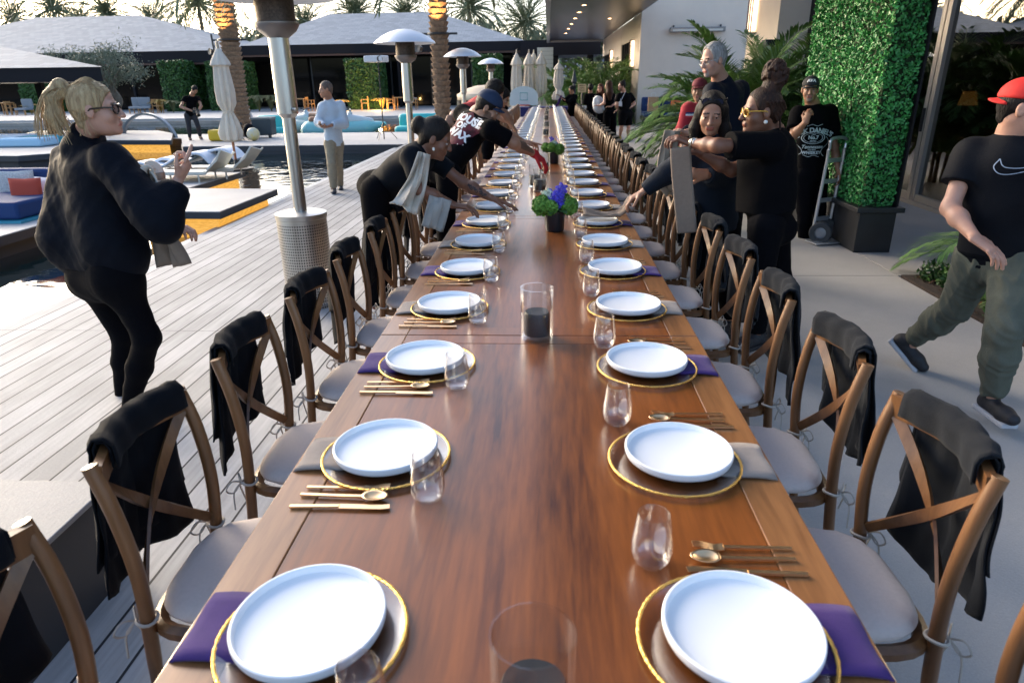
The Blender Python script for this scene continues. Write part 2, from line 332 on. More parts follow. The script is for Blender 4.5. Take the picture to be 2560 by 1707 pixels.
# blue clothed table closing the far end
t = thing('end_table', 'table with a royal blue cloth closing the far end of the row', 'table', (.15, 25.3, 0))
b = MB(); b.b2((-1.1, -.4, .72), (1.1, .4, .765)); b.b2((-1.09, -.39, .1), (1.09, -.38, .72)); b.build('tablecloth', mat('blue_cloth', (.01, .015, .12), .8), t, smooth=False)
for sx in (-1, 1):
    for sy in (-1, 1): b = MB(); b.tube([(sx*1., sy*.33, 0), (sx*1., sy*.33, .72)], .02, 8); b.build('leg', mat('grey_metal', (.3, .3, .3), .4, .8), t)

# ------------------------------------------------------------------ chairs
WC = mat('chair_wood', (.21, .095, .034), .42, col2=(.075, .030, .010), nscale=16, stretch=(1, 1, .14), coat=.15, bump=.1, bscale=60)
MCUSH = mat('linen_cushion', (.62, .54, .50), .9, noise=.08, nscale=90, bump=.35, bscale=500); MTIE = mat('linen_tie', (.42, .38, .33), .9)
def superell(r, n, ex, t): c, s = cos(t), sin(t); return math.copysign(abs(c)**(2/ex), c)*r[0], math.copysign(abs(s)**(2/ex), s)*r[1]
def make_chair(detail=True):
    t = thing('cross_back_chair', '', 'chair', (0, 0, 0))
    hi = detail; parts = []
    def done(b, nm, m): 
        o = b.build(nm, m, t); parts.append(o); return o
    F = MB() if not hi else None
    for s in (-1, 1):
        b = F or MB(); b.tube(curve([(-.262, s*.178, 0), (-.225, s*.185, .2), (-.197, s*.192, .45), (-.186, s*.2, .62), (-.2, s*.203, .78), (-.228, s*.2, .9)], 4 if hi else 2), [.0155]*6+[.0175]*15 if hi else .017, 10 if hi else 5)
        if hi: done(b, 'back_post', WC)
        b = F or MB(); b.tube([(.2, s*.185, 0), (.188, s*.182, .43)], [.014, .018], 8 if hi else 4)
        if hi: done(b, 'leg', WC)
    b = F or MB(); pts = [(-.215-.055*cos(pi/2*u)**1.2, .205*u, .868+.006*cos(pi/2*u)) for u in np.linspace(-.97, .97, 13 if hi else 7)]
    b.strap(pts, .062, .02, (0.12, 0, 1))
    if hi: done(b, 'top_rail', WC)
    for s in (-1, 1):
        b = F or MB(); pts = [(-.222+.02*u-.03*sin(pi*u)*(1 if s > 0 else 1.2)-.0, s*(.185-.37*u), .845-.36*u) for u in np.linspace(0, 1, 11 if hi else 4)]
        b.strap(pts, .03, .008, (0, .7*s, 1))
        if hi: done(b, 'cross_strap', WC)
    b = F or MB(); ring = [A(*superell((.205, .205), 0, 4.2, 2*pi*k/28), .425)*A(1, 1, 1) for k in range(28)]
    b.tube(ring, .02, 6, closed=True)
    if hi: done(b, 'seat_frame', WC)
    b = F or MB()
    for s in (-1, 1): b.tube([(-.22, s*.186, .24), (.195, s*.184, .24)], .009, 6 if hi else 4)
    b.tube([(-.01, -.185, .24), (-.01, .185, .24)], .009, 6)
    b.tube(curve([(.19, -.18, .25), (.14, -.14, .40), (.14, 0, .415), (.14, .14, .40), (.19, .18, .25)], 3), .008, 5)
    if hi: done(b, 'stretcher', WC)
    if F: done(F, 'frame', WC)
    b = MB(); n = 40 if hi else 16; prof = [(0, .488), (.5, .489), (.8, .487), (.93, .482), (1., .470), (1.015, .462), (1., .452), (.93, .445), (0, .444)]; vs = []
    for r, z in prof:
        for k in range(n):
            x, y = superell((.205*r, .205*r), 0, 3.4, 2*pi*k/n); x += .005; y *= 1+.05*(x/.2); vs.append((x, y, z+(.002*sin(k*2.4) if .9 < r < 1.01 else 0)))
    b.add(vs, [(j*n+k, (j+1)*n+k, (j+1)*n+(k+1) % n, j*n+(k+1) % n) for j in range(len(prof)-1) for k in range(n)])
    cu = done(b, 'seat_cushion', MCUSH)
    if hi:
        for s in (-1, 1):
            b = MB(); c = A(-.197, s*.192, .462)
            b.tube([c+A(.024*cos(q), .024*sin(q), .003*sin(2*q)) for q in np.linspace(0, 2*pi, 14)[:-1]], .0045, 5, closed=True)
            w = c+A(-.026, s*.004, 0)
            for q, L in ((.9, .05), (-.8, .055)):
                d = A(-.5, sin(q), -.12); d = nrm(d); e = A(0, 0, 1)
                b.tube(curve([w, w+d*L*.6+e*.02, w+d*L, w+d*L*.55-e*.022, w], 4), .0028, 4)
            for q, L in ((.5, .1), (-.4, .085)): b.tube(curve([w, w+A(-.02, q*.05, -.03), w+A(-.018, q*.09, -L)], 4), .0028, 4)
            o = b.build('tie', MTIE, t); o.parent = cu
    return t
chN = make_chair(True); chF = make_chair(False)
def throw_mesh(seed, hi=True, bare=False):
    r = random.Random(seed); b = MB(); nu = 22 if hi else 7; nv = 30 if hi else 9
    for layer in (0, 1):
        L = .46-.09*layer+r.uniform(-.03, .05); wid = .148+.010*layer; sh = r.uniform(-.02, .02); ph = r.uniform(0, 6); skew = r.uniform(-.06, .06); th = .008+layer*.008
        vs = []
        for j in range(nv+1):
            v = j/nv
            for i in range(nu+1):
                u = -1+2*i/nu; edge = L*(1+.05*sin(u*3+ph)+skew*u-.1*abs(u)**3)
                s = -.05+v*(edge+.05); w = wid*(1+.34*max(0, s)/.4*(1 if s > 0 else 0)); y = u*w+sh
                rb = -.215-.055*cos(pi/2*min(1, abs(y/.205)))**1.2
                fold = .010*sin(u*7+ph+s*5)*min(1, max(0, s)/.18)+.005*sin(u*15+2*ph)*min(1, max(0, s)/.15)
                if s < 0: x = rb+.013+th; z = .908+s
                elif s < .045: a = pi*s/.045; x = rb+(.013+th)*cos(a); z = .908+(th+.010)*sin(a)
                else: x = rb-.013-th-fold-.03*min(1, (s-.045)/.3); z = .908-(s-.045)
                vs.append((x+.003*sin(u*11+ph+s*25), y+.004*sin(s*30+ph)*(s > .05), z+(.0018*sin(u*13+2*ph)+.0008*sin(u*29)) * (0 < s < .1)))
        m = nu+1; b.add(vs, [(j*m+i, j*m+i+1, (j+1)*m+i+1, (j+1)*m+i) for j in range(nv) for i in range(nu)])
    return b
M_TH = mat('charcoal_throw', (.0035, .0045, .007), .95, spec=.15, sheen=.02, noise=.3, nscale=25, bump=.25, bscale=420)
M_TH2 = mat('slate_throw', (.009, .011, .015), .95, spec=.2, sheen=.04, noise=.3, nscale=25, bump=.25, bscale=420)
def solid(o, t=.0045):
    m = o.modifiers.new('thick', 'SOLIDIFY'); m.thickness = t; m.offset = 0; return o
throws = []
for k in range(5):
    o = solid(throw_mesh(k+3).build('throw_blanket', M_TH, soft=True)); throws.append(o)
thF = solid(throw_mesh(21, False).build('throw_blanket', M_TH))
used = set()
def place(src, loc, rz, label, group):
    if src.name in used: o = dup(src, loc=loc, rz=rz)
    else: used.add(src.name); o = src; o.location = tuple(loc); o.rotation_euler[2] = rz
    o['label'] = label; o['group'] = group; return o
SEAT0, SP = .915, .6033
NS = 39
th_mats = {}
for side, sx in (('pool', -1), ('building', 1)):
    for k in range(NS):
        y = SEAT0+SP*k-.09; jit = rnd.uniform(-1, 1); rz = (0 if sx < 0 else pi)+jit*.045; x = sx*(.735+rnd.uniform(-.012, .012))
        bare = (sx < 0 and 11 < k < 16)
        c = 'wooden cross back chair with beige cushion, %s from the near end on the %s side' % (ordn(k+1), side)
        place(chN if k < 15 else chF, (x, y, 0), rz, c, 'cross back chairs along the %s side' % side)
        if sx < 0 and k > 13: continue
        src = throws[(k*2+(sx > 0)) % 5] if k < 13 else thF
        o = place(src, (x, y, .0), rz, '%s throw over a chair back, %s from the near end, %s side' % ('charcoal' if sx < 0 else 'slate grey', ordn(k+1), side), 'throws over the chairs on the %s side' % side)
        o['category'] = 'blanket'
        if sx > 0:
            if o.data.materials[0] is not M_TH2:
                key = o.data.name
                if key not in th_mats:
                    q = o.data.copy(); q.materials[0] = M_TH2; th_mats[key] = q
                o.data = th_mats[key]
# ------------------------------------------------------------------ place settings
M_PL = mat('white_china', (.80, .81, .82), .35, coat=.25, spec=.4); M_GOLD = mat('gold_rim', (.75, .48, .13), .28, 1., bump=.5, bscale=160)
M_CG = thin_glass('charger_glass', (.93, .93, .94), .45, .10, .12); M_GL = thin_glass('drinking_glass', (.97, .97, .97), 1., .09)
M_RG = mat('rose_gold_metal', (.92, .62, .34), .3, 1.)
M_PU = mat('purple_linen', (.048, .018, .135), .9, sheen=.1, noise=.15, nscale=40, bump=.25, bscale=500); M_TA = mat('taupe_linen', (.27, .225, .195), .9, sheen=.2, noise=.12, nscale=60, bump=.3, bscale=500)
def mk_plate():
    b = MB(); R = .136; b.lathe([(0, .0), (R-.012, .0), (R-.003, .006), (R, .014), (R, .0235), (R-.002, .0255), (R-.0055, .0255), (R-.0075, .023), (R-.010, .012), (R-.02, .0085), (0, .0075)], 64)
    return b.build('dinner_plate', M_PL, cat='plate')
def mk_charger():
    t = thing('charger_plate', '', 'charger'); b = MB(); b.lathe([(0, .0035), (.118, .0035), (.135, .005), (.162, .0105), (.162, .0085), (.135, .002), (.115, .0), (0, 0)], 64); b.build('glass_disc', M_CG, t)
    b = MB(); pts = [(.1645*cos(a), .1645*sin(a), .0095) for a in np.linspace(0, 2*pi, 97)[:-1]]
    b.tube(pts, [.0034+.0009*(i % 2) for i in range(96)], 6, closed=True, flat=.8, side=(0, 0, 1)); b.build('gold_rim', M_GOLD, t); return t
def mk_glass():
    b = MB(); b.lathe([(0, .001), (.022, .0), (.030, .004), (.038, .018), (.0415, .036), (.0405, .058), (.036, .09), (.0318, .118), (.0312, .1195), (.0304, .118), (.0345, .09), (.039, .058), (.040, .036), (.036, .02), (.027, .010), (.012, .0075), (0, .007)], 40)
    return b.build('stemless_glass', M_GL, cat='glass')
def mk_fork():
    b = MB(); b.strap([(0, -.105, .004), (0, -.02, .0045), (0, .035, .005)], .008, .0035, (1, 0, 0)); b.strap(curve([(0, .035, .005), (0, .052, .003), (0, .068, .006)], 3), .021, .002, (1, 0, 0))
    for x in (-.0085, -.0028, .0028, .0085): b.strap(curve([(x, .066, .0055), (x, .082, .010), (x*.9, .1, .012)], 3), .0032, .0018, (1, 0, 0))
    return b.build('fork', M_RG, cat='fork')
def mk_spoon():
    b = MB(); b.strap([(0, -.105, .004), (0, .0, .0045), (0, .05, .006)], .0075, .0035, (1, 0, 0))
    n, m = 16, 5; vs = [(0, .077, .0035)]
    for j in range(1, m+1):
        for k in range(n): a = 2*pi*k/n; r = j/m; vs.append((.021*r*cos(a)*(1-.12*sin(a)), .077+.031*r*sin(a), .0035+.008*r*r))
    fs = [(0, 1+k, 1+(k+1) % n) for k in range(n)]+[(1+(j-1)*n+k, 1+j*n+k, 1+j*n+(k+1) % n, 1+(j-1)*n+(k+1) % n) for j in range(1, m) for k in range(n)]
    b.add(vs, fs); o = b.build('spoon', M_RG, cat='spoon'); return solid(o, .0015)
def mk_knife():
    b = MB(); b.strap([(0, -.115, .004), (0, .0, .004)], .0095, .005, (1, 0, 0))
    b.strap([(0, .0, .004), (.001, .03, .004), (.003, .07, .004), (.004, .1, .004), (.001, .118, .004)], .0165, .0018, (1, 0, 0)); return b.build('table_knife', M_RG, cat='knife')
def mk_napkin(m, seed):
    r = random.Random(seed); b = MB(); nu, nv = 6, 22; th = .004; vs = []
    for j in range(nv+1):          # runs from under the plate (+x, towards the table middle) out over the edge
        v = j/nv; s = v*.41
        for i in range(nu+1):
            u = -1+2*i/nu; w = .077*(1+.08*v); y = u*w+.012*v*sin(seed)
            if s < .135: x = .02-s; z = .0165 if s < .08 else .0165-.0125*((s-.08)/.055)
            elif s < .235: x = .02-s; z = .004+.004*sin((s-.135)/.1*pi)
            elif s < .27: a = (s-.235)/.035*pi/2; x = -.215-.014*sin(a); z = .004-.014*(1-cos(a))
            else: x = -.229-.02*(s-.27)*4*(.3+.2*sin(seed)); z = -.01-(s-.27)
            vs.append((x, y, z+.002*sin(u*4+seed+v*5)*(v > .3)))
    k = nu+1; b.add(vs, [(j*k+i, j*k+i+1, (j+1)*k+i+1, (j+1)*k+i) for j in range(nv) for i in range(nu)])
    o = b.build('folded_napkin', m, cat='napkin'); return solid(o, .006)
pl, cg, gl, fk, sp_, kn = mk_plate(), mk_charger(), mk_glass(), mk_fork(), mk_spoon(), mk_knife()
naps = {'purple': [mk_napkin(M_PU, 1), mk_napkin(M_PU, 2)], 'taupe': [mk_napkin(M_TA, 3), mk_napkin(M_TA, 4)]}
for side, sx in (('pool', -1), ('building', 1)):
    rz = 0 if sx < 0 else pi
    for k in range(NS):
        y = SEAT0+SP*k+(rnd.uniform(-.008, .008)); px = sx*(.378+rnd.uniform(-.006, .006)); od = ordn(k+1); tl = ', %s from the near end, %s side' % (od, side)
        if (sx < 0 and k == 7): covered = True
        dx = -sx*rnd.uniform(.0, .014); dyy = rnd.uniform(-.022, -.008)
        place(cg, (px+dx, y+dyy, TZ+.001), rnd.uniform(0, 6), 'clear glass charger with gold beaded rim'+tl, 'glass chargers under the plates')
        place(pl, (px, y, TZ+.0135), rnd.uniform(0, 6), 'white plate with upright rim'+tl, 'white dinner plates along the table')
        place(gl, (sx*(.243+rnd.uniform(-.008, .008)), y+(-.185 if sx < 0 else .19)+rnd.uniform(-.012, .012), TZ+.001), 0, 'clear stemless drinking glass'+tl, 'stemless glasses along the table')
        col = 'purple' if k % 2 == 0 else 'taupe'
        if k > 8 and rnd.random() < .3: col = 'purple'
        place(naps[col][rnd.randint(0, 1)], (sx*.378, y+rnd.uniform(-.01, .01), TZ), rz, '%s folded napkin hanging over the table edge%s' % (col, tl), '%s napkins hanging over the edge' % col)
        cy = y-.19 if sx < 0 else y+.215; ux = 1 if sx < 0 else -1; rr = -pi/2 if sx < 0 else pi/2
        cx = sx*.44
        for q, (src, off, w) in enumerate(((kn, .045, 'knife'), (sp_, .005, 'spoon'), (fk, -.03, 'fork'))):
            place(src, (cx+rnd.uniform(-.006, .006), cy-sx*(-off)*1 if sx < 0 else cy-off, TZ+.001), rr+rnd.uniform(-.05, .05), 'rose gold %s beside a plate%s' % (w, tl), 'rose gold cutlery along the table')
# vases with black candles
def mk_vase(R=.062, H=.2):
    t = thing('candle_vase', '', 'vase'); b = MB(); b.lathe([(0, .0), (R, .0), (R, H), (R-.004, H), (R-.004, .012), (0, .012)], 48); b.build('glass_cylinder', M_GL2, t)
    b = MB(); n = 40; b.lathe([(0, .016), (R-.014, .016), (R-.012, .03), (R-.012, .098), (R-.016, .106), (0, .104)], n, wob=lambda a, j: 1+(.03*sin(2*a)+.03*sin(3*a+1) if j > 2 else .01*sin(3*a)))
    b.build('candle', mat('black_wax', (.004, .005, .008), .5, bump=.1), t); return t
M_GL2 = thin_glass('vase_glass', (.97, .975, .975), .8, .035); vs0 = mk_vase()
VP = [(.02, .72), (.0, 2.39), (-.03, 5.95), (-.075, 6.25), (.0, 7.25), (.0, 12.2), (.01, 14.4), (0, 16.8), (.0, 19.4), (.02, 22.0)]
VL = ['closest to the near end of the table', 'standing on the joint between the first two tables', 'before the second flower pot, the closer one', 'just behind another candle vase', 'touched by the red gloved hand', 'next beyond the second flower pot', 'second beyond the second flower pot', 'third beyond the second flower pot', 'fourth beyond the second flower pot', 'last one before the far end of the table']
for i, (p, l_) in enumerate(zip(VP, VL)): place(vs0, (p[0], p[1], TZ), i, 'glass cylinder with black candle, '+l_, 'candle vases down the table centre')
# ------------------------------------------------------------------ people: bodies grown as one surface from a distance field
def snet(F, org, h):
    S = F < 0; m = np.zeros(tuple(q-1 for q in F.shape), np.uint8); sl2 = (slice(0, -1), slice(1, None))
    for a in (0, 1):
        for b in (0, 1):
            for c in (0, 1): m += S[sl2[a], sl2[b], sl2[c]]
    act = (m > 0) & (m < 8); co = np.argwhere(act); idx = np.full(m.shape, -1, np.int32); idx[act] = np.arange(len(co))
    ps = np.zeros((len(co), 3)); ct = np.zeros(len(co)); cor = [(a, b, c) for a in (0, 1) for b in (0, 1) for c in (0, 1)]
    val = {q: F[co[:, 0]+q[0], co[:, 1]+q[1], co[:, 2]+q[2]] for q in cor}
    for q in cor:
        for ax in range(3):
            if q[ax]: continue
            e = list(q); e[ax] = 1; e = tuple(e); va, vb = val[q], val[e]; cr = (va < 0) != (vb < 0)
            t = np.where(cr, va/np.where(cr, va-vb, 1), 0); P = np.array(q, float)[None, :]+t[:, None]*np.eye(3)[ax][None, :]
            ps += P*cr[:, None]; ct += cr
    V = (co+ps/np.maximum(ct, 1)[:, None])*h+org; quads = []
    for ax in range(3):
        o1, o2 = [(1, 2), (2, 0), (0, 1)][ax]
        s0 = [slice(1, -1)]*3; s1 = [slice(1, -1)]*3; s0[ax] = slice(0, -1); s1[ax] = slice(1, None)
        A0, A1 = S[tuple(s0)], S[tuple(s1)]; cr = np.argwhere(A0 != A1); ins = A0[A0 != A1]
        off = np.array([1, 1, 1]); off[ax] = 0; p = cr+off; d1 = np.eye(3, dtype=int)[o1]; d2 = np.eye(3, dtype=int)[o2]
        g = lambda q: idx[q[:, 0], q[:, 1], q[:, 2]]
        Q = np.stack([g(p-d1-d2), g(p-d2), g(p), g(p-d1)], 1); Q[~ins] = Q[~ins][:, ::-1]; quads.append(Q)
    Q = np.concatenate(quads); return V, Q[(Q >= 0).all(1)]
class SDF:
    def __init__(s, h=.006): s.p = []; s.h = h
    def cap(s, a, b, ra, rb=None, lat=None, f=1., k=.02, cut=None, cutb=None, op=1): s.p.append(('c', A(*a), A(*b), ra, ra if rb is None else rb, lat, f, k, cut, cutb, op)); return s
    def ell(s, c, r, R=None, k=.02, op=1): s.p.append(('e', A(*c), A(*r), R, k, op)); return s
    def box(s, c, hd, R, rr=.005, k=.005, op=1): s.p.append(('b', A(*c), A(*hd), R, rr, k, op)); return s
    def mesh(s, name, m, parent, org, fold=0., ff=9., seed=0, matfn=None, sm=0):
        h = s.h; los, his, boxes = [], [], []
        for p in s.p:
            if p[0] == 'c': r = max(p[3], p[4])*max(1, p[6])+p[7]; lo, hi = np.minimum(p[1], p[2])-r, np.maximum(p[1], p[2])+r; op = p[10]
            elif p[0] == 'e': r = p[2].max()+p[4]; lo, hi = p[1]-r, p[1]+r; op = p[5]
            else: r = np.linalg.norm(p[2])+p[5]+p[4]; lo, hi = p[1]-r, p[1]+r; op = p[6]
            boxes.append((lo-2*h, hi+2*h, op)); 
            if op > 0: los.append(lo); his.append(hi)
        lo = np.min(los, 0)-3*h; hi = np.max(his, 0)+3*h; n = np.ceil((hi-lo)/h).astype(int)+1
        F = np.full(tuple(n), .2, np.float32)
        for p, (bl, bh, op) in zip(s.p, boxes):
            i0 = np.maximum(0, np.floor((bl-lo)/h).astype(int)); i1 = np.minimum(n, np.ceil((bh-lo)/h).astype(int)+1)
            if (i1 <= i0).any(): continue
            X = [(lo[a]+h*np.arange(i0[a], i1[a])).astype(np.float32) for a in range(3)]; X, Y_, Z = np.meshgrid(*X, indexing='ij', sparse=True)
            if p[0] == 'c':
                _, a, b, ra, rb, lat, f, k, cut, cutb, _ = p; ab = b-a; ax = nrm(ab); x, y, z = X-a[0], Y_-a[1], Z-a[2]
                if lat is not None:
                    l_ = nrm(np.array(lat)-ax*(np.array(lat)@ax)); q = (x*l_[0]+y*l_[1]+z*l_[2])*(1/f-1); x, y, z = x+l_[0]*q, y+l_[1]*q, z+l_[2]*q
                t = np.clip((x*ab[0]+y*ab[1]+z*ab[2])/(ab@ab+1e-9), 0, 1); d = np.sqrt((x-t*ab[0])**2+(y-t*ab[1])**2+(z-t*ab[2])**2)-(ra+(rb-ra)*t)
                if cut is not None: d = np.maximum(d, (X-b[0])*ax[0]+(Y_-b[1])*ax[1]+(Z-b[2])*ax[2]-cut)
                if cutb is not None: d = np.maximum(d, -((X-a[0])*ax[0]+(Y_-a[1])*ax[1]+(Z-a[2])*ax[2])-cutb)
            elif p[0] == 'e':
                _, c, r, R, k, _ = p; x, y, z = X-c[0], Y_-c[1], Z-c[2]
                if R is not None: x, y, z = [x*R[0][i]+y*R[1][i]+z*R[2][i] for i in range(3)]
                q = np.sqrt((x/r[0])**2+(y/r[1])**2+(z/r[2])**2); q2 = np.sqrt((x/r[0]**2)**2+(y/r[1]**2)**2+(z/r[2]**2)**2)+1e-6; d = q*(q-1)/q2
            else:
                _, c, hd, R, rr, k, _ = p; x, y, z = X-c[0], Y_-c[1], Z-c[2]
                if R is not None: x, y, z = [x*R[0][i]+y*R[1][i]+z*R[2][i] for i in range(3)]
                qx, qy, qz = np.abs(x)-hd[0], np.abs(y)-hd[1], np.abs(z)-hd[2]
                d = np.sqrt(np.maximum(qx, 0)**2+np.maximum(qy, 0)**2+np.maximum(qz, 0)**2)+np.minimum(np.maximum(np.maximum(qx, qy), qz), 0)-rr
            sl_ = tuple(slice(i0[a], i1[a]) for a in range(3)); o = F[sl_]
            if op > 0: hh = np.maximum(k-np.abs(o-d), 0)/k; F[sl_] = np.minimum(o, d)-hh*hh*k*.25
            else: hh = np.maximum(k-np.abs(o+d), 0)/k; F[sl_] = np.maximum(o, -d)+hh*hh*k*.25
        V, Q = snet(F, lo, h)
        me = bpy.data.meshes.new(name); me.from_pydata((V-org).tolist(), [], Q.tolist())
        if fold:
            nn = np.zeros(len(V)*3, np.float32); me.vertices.foreach_get('normal', nn); nn = nn.reshape(-1, 3); r = np.random.RandomState(seed)
            w = np.zeros(len(V))
            for q in range(5):
                d1, d2 = r.normal(size=3), r.normal(size=3); w += (1-np.abs(np.sin(V@d1*ff+1.6*np.sin(V@d2*ff*.6+q)))*1.6)/5
            V2 = V+nn*(fold*w)[:, None]; me.vertices.foreach_set('co', (V2-org).astype(np.float32).ravel()); me.update()
        ms = m if isinstance(m, (list, tuple)) else [m]
        for q in ms: me.materials.append(q)
        if matfn is not None:
            c = V[Q].mean(1); me.polygons.foreach_set('material_index', matfn(c).astype(np.int32))
        me.polygons.foreach_set('use_smooth', [True]*len(me.polygons))
        o = bpy.data.objects.new(name, me); COL.objects.link(o)
        if parent is not None: o.parent = parent
        return o
SK = {'fair': (.50, .27, .19), 'tan': (.40, .20, .12), 'olive': (.33, .165, .095), 'brown': (.18, .075, .042), 'dark': (.13, .055, .032)}
def skin(k): return mat('skin_'+k, SK[k], .52, noise=.16, nscale=22, sss=.06, bump=.06, bscale=350)
def lipm(k): c = SK[k]; return mat('lips_'+k, (c[0]*.8, c[1]*.5, c[2]*.55), .4)
M_EW = mat('eye_white', (.34, .32, .30), .3); M_IR = mat('iris', (.03, .015, .008), .1)
def frame(fw, up=(0, 0, 1)):
    f = nrm(fw); u = nrm(np.array(up, float)-f*(np.array(up, float)@f)); r = np.cross(f, u); return r, f, u      # right-hand side, forward, up
def hand(s, wr, d, pn, thumb, curl, sc=1., spread=.0):
    """palm + five fingers; d = pointing direction, pn = palm-side normal, thumb = +1/-1 side along d x pn, curl per finger (thumb first) in radians"""
    d = nrm(d); pn = nrm(np.array(pn, float)-d*(np.array(pn, float)@d)); l_ = np.cross(d, pn)*thumb; wr = np.array(wr, float)
    s.cap(wr-d*.01*sc, wr+d*.075*sc, .018*sc, .0165*sc, lat=l_, f=1.95, k=.01)
    rt = [(.029, .083, .043, .028, .0098), (.0095, .088, .047, .031, .0100), (-.0105, .084, .043, .028, .0095), (-.029, .074, .033, .023, .0084)]
    for i, (lo, al, L1, L2, r) in enumerate(rt):
        c = curl[i+1]; p = wr+d*al*sc+l_*lo*sc; sp = nrm(d+l_*spread*(1.2-.8*i)); q = p
        for L, cc, rr in ((L1, c*.8, r), (L2*.8, c*1.7, r*.92), (L2*.65, c*2.2, r*.82)):
            dd = sp*cos(cc)+pn*sin(cc); e = q+dd*L*sc; s.cap(q, e, rr*sc, rr*.93*sc, k=.0035); q = e
    c = curl[0]; p = wr+d*.022*sc+l_*.026*sc; d1 = nrm(d*.75+l_*.75+pn*.25); d2 = nrm(d*.95+l_*.35*(1-c)+pn*(.2+.8*c))
    s.cap(p, p+d1*.042*sc, .0145*sc, .0115*sc, k=.012); s.cap(p+d1*.042*sc, p+d1*.042*sc+d2*.045*sc, .0112*sc, .0085*sc, k=.004)
def person(label, cat, J, face, up=(0, 0, 1), skin_='tan', fem=False, bulk=1., h=.006, top=None, bottom=None, shoe=None, hair=None, hands=None, cap=None, glasses=None, hs=1., belt=None, extra=None, beard=None, belly=0., group=None, bodyfw=None):
    J = {k: (D(*v) if isinstance(v, tuple) else v) for k, v in J.items()}
    r_, f_, u_ = frame(face, up); H = np.array(J['head']); HP = lambda x, y, z: H+(r_*x+f_*y+u_*z)*hs
    Rm = np.array([r_, f_, u_]).T
    org = np.array([(J['anL'][0]+J['anR'][0])/2, (J['anL'][1]+J['anR'][1])/2, 0.]) if 'anL' in J else np.array([H[0], H[1], 0.])
    shL, shR, hpL, hpR, nk = [np.array(J[k]) for k in ('shL', 'shR', 'hipL', 'hipR', 'neck')]
    pel = (hpL+hpR)/2; ch = (shL+shR)/2; lat = nrm(shR-shL); latp = nrm(hpR-hpL); ax = nrm(ch-pel); bf = nrm(np.cross(ax, lat))*-1
    bf = nrm(np.cross(lat, ax))*-1 if bodyfw is None else nrm(bodyfw)
    mid = pel*.45+ch*.55-ax*.0; b = bulk
    s = SDF(h)
    # head
    s.ell(HP(0, -.012, .035), (.074*hs, .093*hs, .086*hs), Rm); s.ell(HP(0, .028, -.04), (.058*hs, .062*hs, .075*hs), Rm, k=.03); s.ell(HP(0, .035, -.083), (.044*hs, .045*hs, .032*hs), Rm)
    s.ell(HP(0, .074, -.098), (.02*hs, .017*hs, .017*hs), Rm, k=.02)
    for q in (-1, 1):
        s.ell(HP(q*.036, .056, -.032), (.026*hs, .024*hs, .026*hs), Rm, k=.02)
        s.ell(HP(q*.033, .098, .0), (.019*hs, .016*hs, .011*hs), Rm, k=.012, op=-1)
    s.cap(HP(-.04, .072, .021), HP(.04, .072, .021), .0125*hs, k=.015)
    s.cap(HP(0, .087, .008), HP(0, .108, -.031), .0085*hs, .0125*hs, k=.012)
    for q in (-1, 1):
        s.ell(HP(q*.012, .099, -.034), (.0085*hs, .010*hs, .0075*hs), Rm, k=.006)
        s.ell(HP(q*.032, .082, .0085), (.017*hs, .012*hs, .0058*hs), Rm, k=.004); s.ell(HP(q*.032, .080, -.0085), (.016*hs, .010*hs, .0045*hs), Rm, k=.004)
        s.ell(HP(q*.077, -.006, -.008), (.010*hs, .019*hs, .031*hs), Rm, k=.008); s.ell(HP(q*.089, -.002, -.004), (.006*hs, .010*hs, .016*hs), Rm, k=.005, op=-1)
    s.cap(HP(-.018, .088, -.058), HP(.018, .088, -.058), .0062*hs, k=.006); s.cap(HP(-.016, .087, -.069), HP(.016, .087, -.069), .0072*hs, k=.006)
    s.cap(HP(-.02, .098, -.0635), HP(.02, .098, -.0635), .0022*hs, k=.003, op=-1)
    nr = (.049 if fem else .056)*b**.4
    s.cap(HP(0, -.022, -.05), nk, nr, nr*1.08, k=.03); s.cap(nk, ch, nr*1.1, nr*1.2, k=.04)
    # torso, limbs (inside the clothes)
    s.cap(pel, mid, .085*b, .080*b, lat=latp, f=1.45, k=.05); s.cap(mid, ch-ax*.08, .085*b, .09*b, lat=lat, f=1.5, k=.05); s.cap(shL, shR, .046*b, k=.05)
    for q, sg in (('L', -1), ('R', 1)):
        sh, el, wr = [np.array(J[k+q]) for k in ('sh', 'el', 'wr')]; ab = b**.6*(.88 if fem else 1)
        s.cap(sh, el, .048*ab, .038*ab, k=.03); m_ = el*.65+wr*.35; s.cap(el, m_, .038*ab, .040*ab, k=.03); s.cap(m_, wr, .040*ab, .025*ab, k=.03); 
        hd = (hands or {}).get(q)
        if hd: hand(s, wr+nrm(wr-el)*.01, hd[0], hd[1], hd[2], hd[3], hd[4] if len(hd) > 4 else 1.)
        if 'kn'+q in J:
            hp, kn, an = [np.array(J[k+q]) for k in ('hip', 'kn', 'an')]
            s.cap(hp, kn, .072*b, .050*b**.6, k=.04); m_ = kn*.6+an*.4; s.cap(kn, m_, .050*b**.6, .051*b**.6, k=.03); s.cap(m_, an, .051*b**.6, .034, k=.03)
            ft = J.get('toe'+q)
            if ft is not None: s.cap(an, an-A(0, 0, .035), .033, .030, k=.03)
        else: s.cap(np.array(J['hip'+q]), np.array(J['hip'+q])-A(0, 0, .25), .07*b, .06*b, k=.04)
    ms = [skin(skin_), lipm(skin_)]; bc = None
    if beard is not None: ms.append(mat('beard_%d' % int(beard[0]*1000), tuple(.45*x+.55*y for x, y in zip(SK[skin_], beard[:3])), .8, bump=.6, bscale=500, noise=.3, nscale=150))
    if fem or True: ms.append(mat('brow_dark', (.03, .018, .012), .8)) if not (hair and hair.get('lightbrow')) else ms.append(mat('brow_light', (.18, .11, .07), .8))
    nb = len(ms)-1
